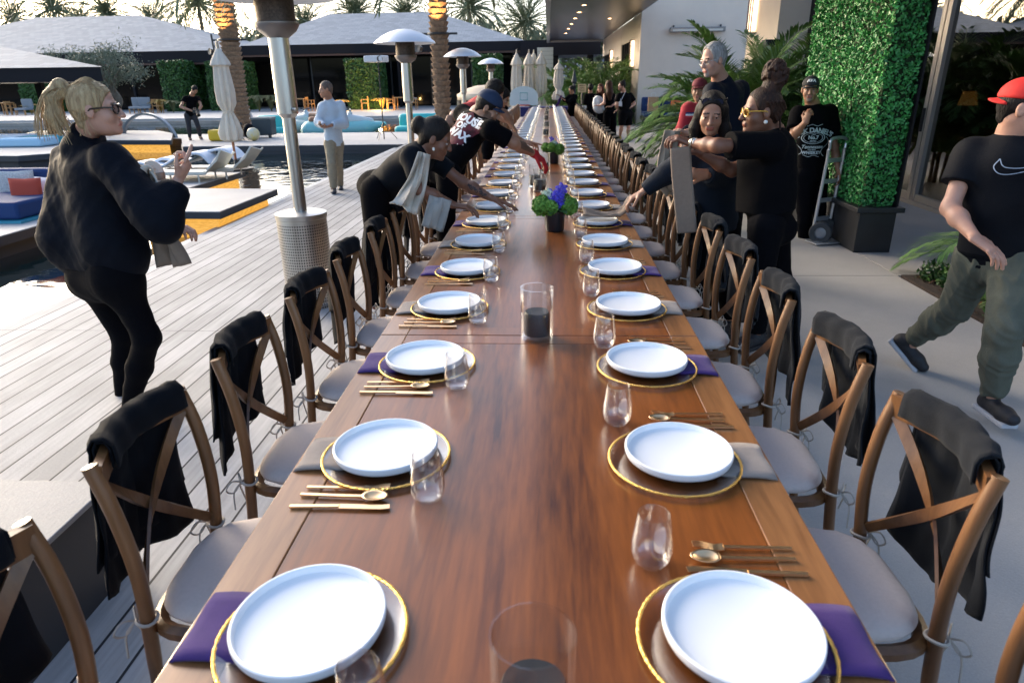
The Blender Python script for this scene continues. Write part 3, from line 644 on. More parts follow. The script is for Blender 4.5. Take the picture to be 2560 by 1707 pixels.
    def mf(c):
        q = (c-H)/hs; x, y, z = q@r_, q@f_, q@u_; i = np.zeros(len(c), int)
        if beard is not None:
            i[(y > (.0 if len(beard) < 4 else .068)) & (z < -.043) & (z > -.13) & (np.abs(x) < (.075 if len(beard) < 4 else .03)) & ~((z > -.05) & (np.abs(x) < .013))] = 2
            if len(beard) < 4: i[(z < -.02) & (z > -.12) & (np.abs(x) > .048) & (y > .0) & (y < .05)] = 2
        i[(y > .078) & (z < -.053) & (z > -.0755) & (np.abs(x) < .022)] = 1
        i[(y > .062) & (z > .019-.12*(np.abs(x)-.03)) & (z < .027-.12*(np.abs(x)-.03)) & (np.abs(x) > .013) & (np.abs(x) < .05)] = nb
        return i
    body = s.mesh('person', ms, None, org, matfn=mf); body.location = tuple(org); tag(body, label, cat, group)
    def child(sd, name, m, **k): return sd.mesh(name, m, body, org, **k)
    # eyes
    if h < .012:
        for q in (-1, 1):
            e = MB(); e.ell(HP(q*.032, .0765, .0005), (.0115*hs,)*3, 12, 8, Rm); o = e.build('eye', M_EW, body, loc=org); 
            e = MB(); e.ell(HP(q*.032, .0856, .0005), (.0064*hs, .0035*hs, .0062*hs), 10, 6, Rm); i_ = e.build('iris', M_IR, o, loc=org)
    # clothes
    if top:
        mt = top['m']; t = SDF(max(h*1.25, .008)); e = top.get('ease', .012); sl = top.get('sleeve', .45); ln = top.get('len', .02)
        R0 = (.098+belly)*b+e; R1 = (.088+belly*.9)*b+e; R2 = .096*b+e; R3 = .040*b+e*.8
        hem = pel-ax*ln
        t.cap(hem, mid, R0, R1, lat=latp, f=1.42, k=.05, cutb=.0); t.cap(mid, ch-ax*.07, R1, R2, lat=lat, f=1.5, k=.06); t.cap(shL+lat*.02, shR-lat*.02, R3+.012, k=.06)
        t.cap(ch-ax*.02, nk*.6+ch*.4, nr*1.5, nr*1.25, k=.05)
        if fem:
            for q in (-1, 1): t.ell(ch-ax*.13*hs+lat*q*.075*b+bf*(.075*b+e), (.068*b, .06*b, .065*b), k=.05)
        if top.get('collar'): t.cap(nk-nrm(nk-ch)*.02, nk+nrm(HP(0, -.02, -.05)-nk)*.03, nr*1.3, nr*1.22, k=.015, cut=.0)
        for q in 'LR':
            sh, el, wr = [np.array(J[k+q]) for k in ('sh', 'el', 'wr')]; ab = b**.6*(.9 if fem else 1); slq = top.get('sleeve'+q, sl)
            if slq <= 0: continue
            ra, rb = (.053*ab+e*1.2), (.046*ab+e*1.5)
            if slq <= 1: t.cap(sh, sh+(el-sh)*slq, ra, ra*1.04, k=.04, cut=.0)
            else: t.cap(sh, el, ra, rb, k=.04); t.cap(el, el+(wr-el)*min(.97, slq-1), rb, .036*ab+e*.9, k=.03, cut=.0)
        for g in top.get('extra', []): g(t)
        shirt = child(t, top.get('name', 'shirt'), mt, fold=top.get('fold', .006), ff=top.get('ff', 10), seed=len(label))
        body['_'] = 1; del body['_']
    else: shirt = None
    if bottom:
        t = SDF(max(h*1.25, .008)); e = bottom.get('ease', .008)
        t.cap(pel-ax*.0, pel+ax*.06, .100*b+e, .090*b+e, lat=latp, f=1.4, k=.04, cut=.02)
        for q in 'LR':
            hp = np.array(J['hip'+q])
            if 'kn'+q in J: kn, an = np.array(J['kn'+q]), np.array(J['an'+q])
            else: kn = hp-A(0, 0, .42); an = hp-A(0, 0, .82)
            t.cap(hp, kn, .083*b+e, .058*b**.6+e, k=.04, cut=(0. if bottom.get('short') else None))
            if not bottom.get('short'): m_ = kn*.6+an*.4; t.cap(kn, m_, .058*b**.6+e, .056*b**.6+e, k=.03); t.cap(m_, an, .056*b**.6+e, bottom.get('cuff', .042)+e, k=.03, cut=.0)
        t.ell(pel-ax*.03-bf*.035, (.11*b, .085*b, .09*b), k=.06)
        for g in bottom.get('extra', []): g(t)
        child(t, bottom.get('name', 'trousers'), bottom['m'], fold=bottom.get('fold', .006), ff=bottom.get('ff', 13), seed=7)
    if shoe:
        for q in 'LR':
            if 'toe'+q not in J: continue
            an, to = np.array(J['an'+q]), np.array(J['toe'+q]); d = nrm(to-an); hd = nrm(A(to[0]-an[0], to[1]-an[1], 0)); side = np.cross(hd, A(0, 0, 1)); tilt = J.get('lift'+q, 0)
            dn = nrm(np.cross(side, hd*cos(tilt)-A(0, 0, 1)*sin(tilt))); dn = dn if dn[2] < 0 else -dn; fd = nrm(np.cross(dn, side)); fd = fd if fd@hd > 0 else -fd
            c0 = an+dn*.055-fd*.035
            t = SDF(max(h, .006)); t.cap(c0, c0+fd*.15, .038, .040, lat=side, f=1., k=.02); t.cap(c0+fd*.15, c0+fd*.205, .038, .03, lat=side, f=1.15, k=.02); t.cap(an+dn*.04-fd*.02, an-dn*.005, .04, .042, k=.02, cut=.0)
            Rf = np.array([fd, side, dn]).T; t.box(c0+fd*.08+dn*.085, (.3, .3, .05), Rf, 0, .004, op=-1)
            o = child(t, 'shoe', shoe['m'], fold=.001)
            t = SDF(.006); t.box(c0+fd*.085+dn*.040, (.115, .036, .007), Rf, .006, .01); 
            so_ = child(t, 'sole', shoe['sole']); so_.parent = o
            if shoe.get('sock'): t = SDF(.007); t.cap(an-dn*.0, an-dn*.05, .037, .037, k=.01, cut=.0); child(t, 'sock', shoe['sock'])
    if hair: hair_fn(hair, child, HP, hs, Rm, h, nk, r_, f_, u_)
    if cap is not None:
        t = SDF(min(h, .007)); q = -1 if cap.get('back') else 1
        t.ell(HP(0, -.012, .045), (.086*hs, .106*hs, .088*hs), Rm, k=.01); t.box(HP(0, 0, -.06), (.2, .2, .1*hs-.0), Rm, 0, .01, op=-1)
        t.ell(HP(0, .012, -.03), (.078*hs, .095*hs, .1*hs), Rm, k=.004, op=-1)
        o = child(t, 'cap', cap['m'], fold=.001)
        b2 = MB(); vs = []; nn, mm = 16, 5
        for j in range(mm+1):
            for k in range(nn+1):
                a = pi*(k/nn); x = .074*cos(a); y = q*(.055+sin(a)*.022+sin(a)**.8*.062*j/mm)-.01; vs.append(HP(x*(1-.04*j/mm), y, .04+.012*j/mm*0-.018*(x/.074)**2-.010*j/mm))
        b2.add(vs, [(j*(nn+1)+k, j*(nn+1)+k+1, (j+1)*(nn+1)+k+1, (j+1)*(nn+1)+k) for j in range(mm) for k in range(nn)])
        v = b2.build('visor', cap.get('vm', cap['m']), o, loc=org); solid(v, .005)
        b2 = MB(); b2.ell(HP(0, -.012, .134), (.006, .006, .004), 8, 5, Rm); b2.build('button', cap['m'], o, loc=org)
        J['cap_obj'] = o
    if glasses:
        b2 = MB(); gz = glasses.get('z', .0); gy = glasses.get('y', .098); R_ = glasses.get('r', (.026, .019)); th = glasses.get('t', .0022)
        for q in (-1, 1):
            b2.tube([HP(q*.034+R_[0]*cos(a)*(1), gy-abs(q*.034+R_[0]*cos(a))*.18+.0*sin(a), gz+R_[1]*sin(a)) for a in np.linspace(0, 2*pi, 19)[:-1]], th, 6, closed=True)
            b2.tube([HP(q*.062, gy-.013, gz+.006), HP(q*.079, gy-.04, gz+.007), HP(q*.083, .0+min(0, gy-.098), gz+.004), HP(q*.08, -.02+min(0, gy-.098), gz-.012)], th, 6)
        b2.tube([HP(-.009, gy-.003, gz+.004), HP(.009, gy-.003, gz+.004)], th, 6); g_ = b2.build('glasses', glasses['m'], body, loc=org)
        if glasses.get('lens'):
            b2 = MB()
            for q in (-1, 1):
                n_ = 16; vs = [HP(q*.034+R_[0]*cos(a), gy-abs(q*.034+R_[0]*cos(a))*.18, gz+R_[1]*sin(a)) for a in np.linspace(0, 2*pi, n_+1)[:-1]]; b2.add(vs, [tuple(range(n_))])
            b2.build('lens', glasses['lens'], g_, loc=org)
    return body, shirt, J, (HP, Rm, org, child, bf, lat, ax, ch, pel)
def hairm(name, c1=(.1,)*3, c2=(.1,)*3): return mat(name, c1, .6, col2=c2, nscale=60, stretch=(1, 1, .15), bump=.8, bscale=160, spec=.25)
def hair_fn(H, child, HP, hs, Rm, h, nk, r_, f_, u_):
    t = SDF(min(h, .007) if h < .012 else h); m = H['m']; k = H['kind']; off = H.get('off', .008)
    t.ell(HP(0, -.016, .038), ((.076+off)*hs, (.094+off)*hs, (.088+off)*hs), Rm)
    t.cap(HP(0, -.05, .0), HP(0, -.062, -.055 if k != 'short' else -.045), .052*hs+off*.5, .035*hs, lat=r_, f=1.25, k=.03)
    fl = H.get('line', .035)
    t.ell(HP(0, .085, -.045+fl), (.073*hs, .065*hs, .085*hs), Rm, k=.012, op=-1)           # face opening
    t.ell(HP(0, .05, -.055), (.1*hs, .055*hs, .055*hs), Rm, k=.01, op=-1)
    for g in H.get('extra', []): g(t, HP, hs, Rm)
    child(t, 'hair', m, fold=H.get('fold', .003), ff=H.get('ff', 45), seed=4)
def decal(name, vs2, faces, m, parent, org, tgt, c, rt, up, dr, off=.004):
    """flat print (vs2 in metres, x right / y up) laid onto the garment tgt"""
    bv = BVHTree.FromObject(tgt, bpy.context.evaluated_depsgraph_get()); V = []; ok = []
    for x, y in vs2:
        p = np.array(c)+np.array(rt)*x+np.array(up)*y-np.array(dr)*.4-np.array(org)
        hit = bv.ray_cast(Vector(p), Vector(dr)); ok.append(hit[0] is not None)
        V.append(np.array(hit[0])-np.array(dr)*off if hit[0] is not None else p+np.array(dr)*.4)
    F = [f for f in faces if all(ok[i] for i in f)]
    if not F: return None
    me = bpy.data.meshes.new(name); me.from_pydata([tuple(v) for v in V], [], F); me.materials.append(m)
    o = bpy.data.objects.new(name, me); COL.objects.link(o); o.parent = parent; return o
def text2d(s, size, bold=.0, shear=0., cut=.02, space=1.):
    cu = bpy.data.curves.new('t', 'FONT'); cu.body = s; cu.size = size; cu.align_x = 'CENTER'; cu.align_y = 'CENTER'; cu.offset = bold; cu.shear = shear; cu.space_character = space; cu.resolution_u = 3
    o = bpy.data.objects.new('t', cu); COL.objects.link(o); dg = bpy.context.evaluated_depsgraph_get(); me = o.evaluated_get(dg).to_mesh()
    V = [(v.co.x, v.co.y) for v in me.vertices]; F = [tuple(p.vertices) for p in me.polygons]
    bpy.data.objects.remove(o); bpy.data.curves.remove(cu); return V, F
def arc(V, R):  # bend a line of text upward
    return [(R*sin(x/R)+y*sin(x/R), y*cos(x/R)-R*(1-cos(x/R))) for x, y in V]
def merge(*L):
    V, F = [], []
    for v, f, dx, dy in L: o = len(V); V += [(x+dx, y+dy) for x, y in v]; F += [tuple(i+o for i in q) for q in f]
    return V, F

BLK = mat('black_cotton', (.0028, .0028, .004), .9, noise=.25, nscale=60, bump=.3, bscale=300, spec=.08)
BLK2 = mat('black_trouser', (.003, .003, .0045), .9, noise=.2, nscale=40, bump=.3, bscale=260, spec=.08)
NAVY = mat('navy_satin', (.002, .0035, .008), .75, noise=.3, nscale=12, bump=.35, bscale=35, spec=.12); NAVY2 = mat('navy_knit', (.005, .011, .022), .85, noise=.2, nscale=50, bump=.3, bscale=300, sheen=.03, spec=.3)
SHB = mat('shoe_black', (.012, .012, .016), .6, bump=.3, bscale=200); SOLE = mat('sole_grey', (.5, .5, .52), .6); SOCK = mat('sock_white', (.7, .72, .78), .9)
WHT = mat('white_print', (.75, .75, .75), .8)
g_wht = lambda o: nrm(np.cross(FW, A(0, 0, 1)))
# 1 blonde woman pointing, on the deck
FC = A(.93, .28, .02); BL = hairm('blonde_hair', (.50, .37, .20), (.22, .14, .07)); jk = []
J = dict(head=(221, 252, 3.18), neck=(188, 322, 3.22), shL=(160, 368, 3.36), shR=(256, 370, 3.08), elL=(300, 470, 3.42), wrL=(385, 525, 3.32), elR=(372, 520, 2.98), wrR=(409, 415, 3.12),
         hipL=(195, 612, 3.36), hipR=(262, 618, 3.12), knL=(285, 765, 3.42), knR=(338, 775, 3.12), anL=(283, 925, 3.42), anR=(296, 940, 3.16), toeL=D(330, 940, 3.55), toeR=D(345, 958, 3.25))
Pd = lambda x, y, Y: D(x, y, Y)
def jx(t):
    t.cap(Pd(158, 425, 3.3), Pd(156, 545, 3.25), .085, .135, lat=A(1, 0, 0), f=1.05, k=.1); t.cap(Pd(240, 410, 3.2), Pd(262, 560, 3.15), .11, .15, k=.1)
    t.cap(Pd(185, 590, 3.3), Pd(285, 600, 3.15), .115, .112, k=.06); t.cap(Pd(258, 376, 3.08), Pd(345, 480, 2.98), .07, .082, k=.06); t.cap(Pd(330, 470, 3.0), Pd(372, 515, 2.98), .082, .074, k=.05)
    t.cap(Pd(372, 505, 2.98), Pd(402, 438, 3.08), .074, .052, k=.05, cut=.0); t.cap(Pd(188, 340, 3.22), Pd(204, 303, 3.19), .085, .073, k=.04, cut=0)
def tailh(t, HP, hs, Rm):
    t.cap(HP(0, -.1, .075), HP(0, -.125, .105), .022, .03, k=.01); t.cap(HP(0, -.125, .105), HP(.01, -.165, .06), .032, .034, k=.02); t.cap(HP(.01, -.165, .06), HP(.02, -.178, -.02), .034, .030, k=.02); t.cap(HP(.02, -.178, -.02), HP(.03, -.165, -.10), .030, .010, k=.02)
    t.cap(HP(0, -.15, .09), HP(-.01, -.20, .01), .02, .012, k=.02); t.cap(HP(0, -.17, .02), HP(-.01, -.21, -.06), .015, .005, k=.02); t.cap(HP(.01, -.15, .0), HP(.01, -.13, -.09), .016, .006, k=.02)
p, sh_, J1, X1 = person('blonde woman with ponytail and glasses pointing, in a dark bomber jacket on the deck', 'woman', J, FC, (-.05, 0, 1), 'fair', True, 1.06, .0055,
    top=dict(m=NAVY, name='jacket', ease=.02, sleeve=1.9, fold=.008, ff=17, len=-.03, extra=[jx]), bottom=dict(m=BLK2, ease=.004, cuff=.036, extra=[lambda t: t.cap(Pd(215, 640, 3.3), Pd(268, 640, 3.12), .125, .125, k=.06)]), shoe=dict(m=SHB, sole=mat('sole_black', (.02, .02, .02), .7)),
    hair=dict(m=BL, kind='tail', off=.006, line=.03, extra=[tailh], lightbrow=True, ff=60, fold=.004), glasses=dict(m=mat('dark_tortoise', (.02, .012, .01), .2), t=.0042, r=(.027, .021), lens=thin_glass('lens_glass', (.8, .85, .9), .5, .06)),
    hands=dict(R=(A(.35, .25, .55), A(-.8, .1, .35), 1, (.3, .12, 1.2, 1.3, 1.3)), L=(A(.8, -.1, .1), A(0, 0, -1), 1, (.4, .8, .8, .8, .8))))
b = MB(); HPb = X1[0]; rs_ = random.Random(9)
for i in range(70):
    a_ = rs_.uniform(-.05, .05); u_0 = rs_.uniform(-.03, .03); L_ = rs_.uniform(.5, 1.15); e_ = rs_.uniform(-.045, .045)
    b.tube(curve([HPb(a_, -.11+u_0*.5, .10), HPb(a_*1.2+e_*.3, -.165+u_0, .07), HPb(a_+e_, -.195+u_0*1.5, -.02*L_), HPb(a_+e_*1.8, -.185+u_0*2.4, -.13*L_)], 4), [.0016]*12+[.0007], 4)
for i in range(40):
    x_ = rs_.uniform(-.07, .07); z_ = .11-.3*abs(x_); b.tube(curve([HPb(x_, .05, z_-.01), HPb(x_*.9, -.01, z_+.028+rs_.uniform(0, .006)), HPb(x_*.5, -.09, .095+rs_.uniform(0, .012))], 4), .0012, 4)
for i in range(10):
    x_ = .074; y_ = rs_.uniform(-.06, -.02); b.tube(curve([HPb(x_, y_, -.01), HPb(x_+.008, y_+rs_.uniform(-.02, .02), -.06), HPb(x_+.004, y_+rs_.uniform(-.03, .03), -.11)], 4), .0011, 4)
b.build('loose_strands', BL, p, loc=X1[2])
def cloth(name, label, pts, w, side, m, group=None, cat='napkin', n=10, th=.008, wob=.0, wend=None):
    b = MB(); P = curve(pts, 6); mm = len(P); vs = []
    for i, q in enumerate(P):
        T = nrm(P[min(i+1, mm-1)]-P[max(i-1, 0)]); a = nrm(np.array(side, float)-T*(np.array(side, float)@T)); c = np.cross(T, a); ww = w+((wend if wend is not None else w)-w)*i/(mm-1)
        for k in range(n+1): u = -1+2*k/n; vs.append(q+a*u*ww/2+c*(wob*sin(u*5+i*.35)+wob*.5*sin(u*11)))
    b.add(vs, [(i*(n+1)+k, i*(n+1)+k+1, (i+1)*(n+1)+k+1, (i+1)*(n+1)+k) for i in range(mm-1) for k in range(n)])
    o = b.build(name, m, loc=P[0], label=label, cat=cat, group=group); return solid(o, th)
BRN = mat('brown_linen', (.22, .165, .125), .9, noise=.12, nscale=60, bump=.3, bscale=400, sheen=.15)
cloth('napkin_bundle', 'bundle of brown napkins tucked under the arm of the blonde woman', [D(352, 395, 3.12), D(362, 470, 3.15), D(375, 540, 3.2), D(400, 610, 3.22)], .07, (1, -.2, 0), BRN, wend=.17, wob=.02)
cloth('napkin_bundle', 'cream rolled cloth held against the chest of the blonde woman', [D(332, 400, 3.1), D(342, 385, 3.12), D(358, 392, 3.14), D(366, 420, 3.12), D(350, 445, 3.1)], .09, (0, 1, .2), mat('cream_linen', (.5, .45, .38), .9), wob=.008)
# 2 cameraman on the dock
J = dict(head=(447, 207, 21.8), neck=(441, 217, 21.9), shL=(455, 226, 22.1), shR=(425, 226, 21.8), elL=(462, 245, 21.8), elR=(415, 246, 21.6), wrL=(456, 254, 21.5), wrR=(441, 255, 21.5), hipL=(446, 266, 22.), hipR=(430, 266, 21.9),
         knL=(455, 291, 21.9), knR=(434, 292, 21.8), anL=(460, 313, 22.1), anR=(436, 316, 21.9), toeL=D(466, 318, 21.8), toeR=D(440, 322, 21.6))
p, sh_, JJ, X = person('photographer in black shirt looking down at a camera on the far dock', 'man', J, A(.55, -.4, -.7), (.5, -.3, .8), 'tan', False, 1.05, .014, top=dict(m=BLK), bottom=dict(m=mat('dark_jeans', (.02, .022, .03), .85, noise=.3, nscale=12)), shoe=dict(m=mat('brown_shoe', (.12, .07, .05), .6), sole=SOLE), hair=dict(m=hairm('black_hair', (.010, .006, .005), (.003, .002, .002)), kind='short'),
    hands=dict(L=(A(-.8, -.3, 0), A(0, .3, 1), 1, (.5, .7, .7, .7, .7)), R=(A(.8, -.3, 0), A(0, .3, 1), -1, (.5, .7, .7, .7, .7))))
c = D(450, 256, 21.35); t = thing('camera', 'black video camera held by the photographer on the far dock', 'camera', c)
b = MB(); b.box((0, 0, 0), (.16, .14, .12)); b.box((-.02, 0, .09), (.1, .03, .03)); b.box((-.02, 0, .075), (.02, .02, .05)); b.build('body', mat('camera_black', (.012, .012, .012), .5), t, bevel=.01, smooth=False)
b = MB(); b.lathe([(.04, 0), (.045, .02), (.042, .12), (.055, .13), (.055, .2), (.048, .2), (.045, .15), (0, .15)], 20, c=(.06, -.07, -.01), axis=(.5, -.6, -.5)); b.build('lens', mat('camera_black'), t)
# 3 man in a light quarter-zip
LT = mat('pale_blue_knit', (.50, .58, .66), .9, noise=.1, nscale=60, bump=.25, bscale=300, sheen=.2); KH = mat('khaki_twill', (.30, .25, .17), .85, noise=.2, nscale=25, bump=.3, bscale=200)
J = dict(head=(748, 206, 10.95), neck=(754, 228, 11.05), shL=(782, 243, 11.12), shR=(741, 246, 10.98), elL=(790, 284, 11.05), elR=(733, 281, 10.9), wrL=(761, 288, 10.8), wrR=(745, 291, 10.72), hipL=(776, 331, 11.12), hipR=(758, 331, 10.98),
         knL=(777, 378, 11.1), knR=(762, 377, 10.85), anL=(781, 424, 11.3), anR=(766, 431, 10.85), toeL=D(783, 440, 11.15), toeR=D(767, 452, 10.62))
p, zs, JZ, X = person('short haired man in pale blue quarter zip and khaki trousers walking on the deck', 'man', J, A(-.85, -.5, -.08), (0, 0, 1), 'tan', False, 1., .0085, top=dict(m=LT, sleeve=1.93, fold=.009, len=.03, collar=True, ease=.02), bottom=dict(m=KH, ease=.014, fold=.009), shoe=dict(m=mat('shoe_navy', (.03, .035, .045), .6), sole=SOLE),
    hair=dict(m=hairm('grey_brown_hair', (.16, .12, .10), (.07, .05, .04)), kind='short', off=.003, line=.045, fold=.001), hands=dict(L=(A(-.8, -.2, -.3), A(-.1, .3, .9), 1, (.5, .6, .7, .7, .7)), R=(A(-.2, -.5, .1), A(.1, .2, .9), -1, (.5, .7, .8, .8, .8))))
t = SDF(.006); t.cap(X[7]+(JZ['neck']-X[7])*.2, JZ['neck']+A(0, 0, .02), .07, .066, k=.02, cut=0); X[3](t, 'undershirt_collar', mat('navy_collar', (.01, .02, .06), .8))
zf = nrm(A(-.75, -.66, 0)); o = decal('zip', [(-.004, .06), (.004, .06), (.004, -.06), (-.004, -.06)], [(0, 1, 2, 3)], mat('navy_collar'), p, X[2], zs, X[7]-A(0, 0, .05), np.cross(zf, A(0, 0, 1))*-1, A(0, 0, 1), -zf, .006)
c = D(738, 289, 10.64); b = MB(); b.box((0, 0, 0), (.075, .15, .009), rot=[[.8, .5, .1], [-.5, .8, .3], [0, -.3, .95]]); b.build('mobile_phone', mat('phone_black', (.01, .01, .012), .15), loc=None, bevel=.004, label='black phone held by the man in the pale blue quarter zip', cat='phone').location = tuple(c)
# 4 server with bun bending over the table
HB = hairm('black_hair')
def bun(t, HP, hs, Rm): t.ell(HP(0, -.125, .035), (.052, .045, .055), Rm, k=.02)
J = dict(head=(1000, 318, 4.28), neck=(972, 338, 4.32), shR=(944, 362, 4.12), shL=(984, 356, 4.48), elR=(968, 438, 4.02), wrR=(1040, 470, 4.1), elL=(1063, 420, 4.45), wrL=(1128, 455, 4.36), hipR=(862, 440, 4.28), hipL=(884, 425, 4.58),
         knL=(885, 560, 4.6), knR=(865, 570, 4.3), anL=(880, 680, 4.6), anR=(862, 700, 4.3))
AP = mat('apron_grey', (.30, .29, .27), .9, bump=.3, bscale=200, noise=.1)
p, s4, J4, X = person('server with black bun and tattooed arm bending over the pool side of the table', 'woman', J, A(.90, .05, -.38), (.38, 0, .9), 'brown', True, 1.04, .0065, top=dict(m=mat('dark_navy_shirt', (.0025, .0045, .008), .8, bump=.2, bscale=250, spec=.12), sleeve=.62, ease=.01, fold=.004, len=.0), bottom=dict(m=BLK2, ease=.01),
    hair=dict(m=HB, kind='tail', off=.004, line=.035, extra=[bun], fold=.0015), hands=dict(R=(A(.95, .05, -.15), A(0, 0, -1), 1, (.3, .4, .5, .5, .5)), L=(A(.95, .1, -.3), A(-.1, 0, -1), -1, (.2, .25, .2, .3, .35))))
t = SDF(.006); t.cap(D(1000, 395, 4.46), D(1024, 404, 4.46), .03, .03)
b = MB(); b.ell(D(996, 343, 4.16), (.008, .008, .011)); b.build('earring', mat('pearl', (.7, .68, .62), .2), p, loc=X[2])
dt = mat('tattoo_ink', (.035, .022, .022), .7); 
tv, tf = [], []
for i in range(9):
    a0 = rnd.uniform(0, 6); cx, cy = -.06+.016*i, rnd.uniform(-.01, .012); o_ = len(tv); tv += [(cx+.011*cos(a)*(1+.4*sin(3*a+a0)), cy+.011*sin(a)*(1+.4*sin(2*a+a0))) for a in np.linspace(0, 2*pi, 13)[:-1]]; tf.append(tuple(range(o_, o_+12)))
dd = nrm(J4['wrL']-J4['elL']); o = decal('tattoo', tv, tf, dt, p, X[2], p, (J4['elL']+J4['wrL'])/2, dd, nrm(np.cross(FW, dd))*-1, FW, .0012)
cloth('folded_cloth', 'white folded cloth tucked under the arm of the bending server', [D(975, 352, 4.0), D(958, 420, 3.98), D(935, 470, 3.98), D(930, 480, 3.98)], .07, (1, .2, 0), mat('cream_linen'), wend=.2, wob=.028)
cloth('folded_cloth', 'grey folded napkins hanging from the arm of the bending server', [D(1012, 455, 4.0), D(1006, 480, 3.98), D(992, 525, 3.98)], .13, (1, .2, .3), AP, wob=.010, th=.014)
# 5 man with printed back
J = dict(head=(1122, 248, 5.45), neck=(1098, 262, 5.5), shR=(1128, 300, 5.28), shL=(1062, 262, 5.72), elR=(1180, 330, 5.35), wrR=(1226, 353, 5.55), elL=(1165, 312, 5.95), wrL=(1199, 325, 6.02), hipR=(1030, 400, 5.3), hipL=(1012, 380, 5.6),
         knR=(1025, 500, 5.3), knL=(1008, 490, 5.6), anR=(1022, 590, 5.3), anL=(1004, 580, 5.6))
CAPN = mat('cap_navy', (.008, .022, .06), .8, bump=.2, bscale=200)
p, s5, J5, X = person('bearded man in navy cap and printed black shirt reaching across the table', 'man', J, A(.86, -.05, -.5), (.5, 0, .86), 'tan', False, 1.08, .0065, top=dict(m=BLK, sleeve=.72, ease=.014, fold=.006, len=.03), bottom=dict(m=BLK2), cap=dict(m=CAPN), beard=(.02, .014, .01),
    hair=dict(m=HB, kind='short', off=.006, line=.03), hands=dict(R=(A(.8, .1, -.6), A(-.3, .3, -.8), -1, (.4, .6, .6, .7, .7)), L=(A(.95, .1, -.1), A(0, 0, -1), -1, (.2, .1, .7, .9, .9))))
dd = nrm(J5['wrR']-J5['elR']); t = SDF(.0055); t.cap(J5['wrR']-dd*.02, J5['wrR']+dd*.03, .034, .036, k=.01, cut=.0, cutb=0)
hand(t, J5['wrR']+dd*.01, A(.8, .1, -.6), A(-.3, .3, -.8), -1, (.4, .6, .6, .7, .7), 1.13); X[3](t, 'red_glove', mat('red_cloth', (.42, .012, .015), .85, bump=.2, bscale=200))
# print on the back: plane facing the camera, rotated along the spine
ru = nrm(D(1062, 262, 5.5)-D(1015, 385, 5.5)); rr = nrm(np.cross(FW, ru)); c5 = D(1062, 300, 5.45)
def rotv(a, t_): return np.cos(t_)*a[0]+np.sin(t_)*a[1]
pr = nrm(D(1096, 304, 5.45)-D(1046, 263, 5.45)); pu = nrm(np.cross(pr, FW)); pu = pu if pu[2] > 0 else -pu
bl, bf5 = [], []
for i in range(7):
    o_ = len(bl); cx, cy, r0 = [(-.0, .0, .10), (.07, .03, .07), (-.07, -.03, .07), (.03, -.08, .06), (-.05, .06, .06), (.0, .1, .04), (-.08, -.09, .045)][i]
    bl += [(cx+r0*cos(a)*(1+.25*sin(3*a+i)+.12*sin(7*a)), cy+r0*sin(a)*(1+.25*sin(2*a+2*i)+.12*sin(5*a))) for a in np.linspace(0, 2*pi, 21)[:-1]]; bf5 += [(o_+k, o_+(k+1) % 20, o_+(k+2) % 20) for k in range(0)]+[tuple(range(o_, o_+20))]
# subdivided disc fan so it drapes
def drape_blobs(bl):
    V, F = [], []
    for g in range(0, len(bl), 20):
        q = bl[g:g+20]; c = np.mean(q, 0); rings = [[tuple(c+(np.array(x)-c)*s) for x in q] for s in (.33, .66, 1.)]; o_ = len(V); V += [tuple(c)]+[x for r in rings for x in r]
        F += [(o_, o_+1+k, o_+1+(k+1) % 20) for k in range(20)]+[(o_+1+20*r+k, o_+21+20*r+k, o_+21+20*r+(k+1) % 20, o_+1+20*r+(k+1) % 20) for r in range(2) for k in range(20)]
    return V, F
bv_, bf_ = drape_blobs(bl); decal('red_print', bv_, bf_, mat('dark_red_print', (.16, .012, .03), .8, noise=.8, nscale=18), p, X[2], s5, c5, pr, pu, FW, .003)
T_ = [(*text2d('HOUSE', .085, .0045, space=1.02), .0, .075), (*text2d('OF', .066, .0035), -.015, .012), (*text2d('WAX', .085, .0045), -.0, -.055)]
sm_ = [(*text2d('THE CHAMBER OF HORRORS', .017, .0006), .03, .122), (*text2d('AMAZING WAX SCULPTURES', .017, .0006), .0, -.108), (*text2d('OPEN EVERY EVENING', .015, .0006), .0, -.128)]
bars = [(-.1, .128), (.12, .128), (.12, .131), (-.1, .131)]
v_, f_ = merge(*T_, ([(-.1, 0), (.1, 0), (.1, .006), (-.1, .006)], [(0, 1, 2, 3)], .01, .122), ([(-.1, 0), (.1, 0), (.1, .007), (-.1, .007)], [(0, 1, 2, 3)], 0, -.110), ([(-.07, 0), (.07, 0), (.07, .006), (-.07, .006)], [(0, 1, 2, 3)], -.01, -.127))
decal('lettering', v_, f_, WHT, p, X[2], s5, c5, pr, pu, FW, .006)
# 6, 7 helpers behind
RED = mat('red_shirt', (.50, .03, .03), .85, noise=.2, nscale=50, bump=.2, bscale=200)
J = dict(head=(1136, 214, 7.4), neck=(1118, 228, 7.45), shR=(1090, 248, 7.0), shL=(1118, 236, 7.7), elR=(1050, 262, 6.4), wrR=(1034, 272, 6.2), elL=(1160, 262, 7.7), wrL=(1175, 285, 7.7), hipR=(1052, 290, 7.3), hipL=(1062, 285, 7.6), knR=(1050, 350, 7.3), knL=(1060, 348, 7.6), anR=(1048, 405, 7.3), anL=(1058, 400, 7.6))
p, s_, JJ, X = person('helper in red shirt bending behind the man in the navy cap', 'man', J, A(.8, .2, -.5), (.4, 0, .8), 'olive', False, 1.05, .008, top=dict(m=RED, sleeve=.6, fold=.006), bottom=dict(m=BLK2), hair=dict(m=HB, kind='short', off=.012), hands=dict(R=(A(-.3, -.4, -.8), A(0, 1, 0), 1, (.3,)*5), L=(A(.5, 0, -.8), A(0, 0, -1), 1, (.3,)*5)))
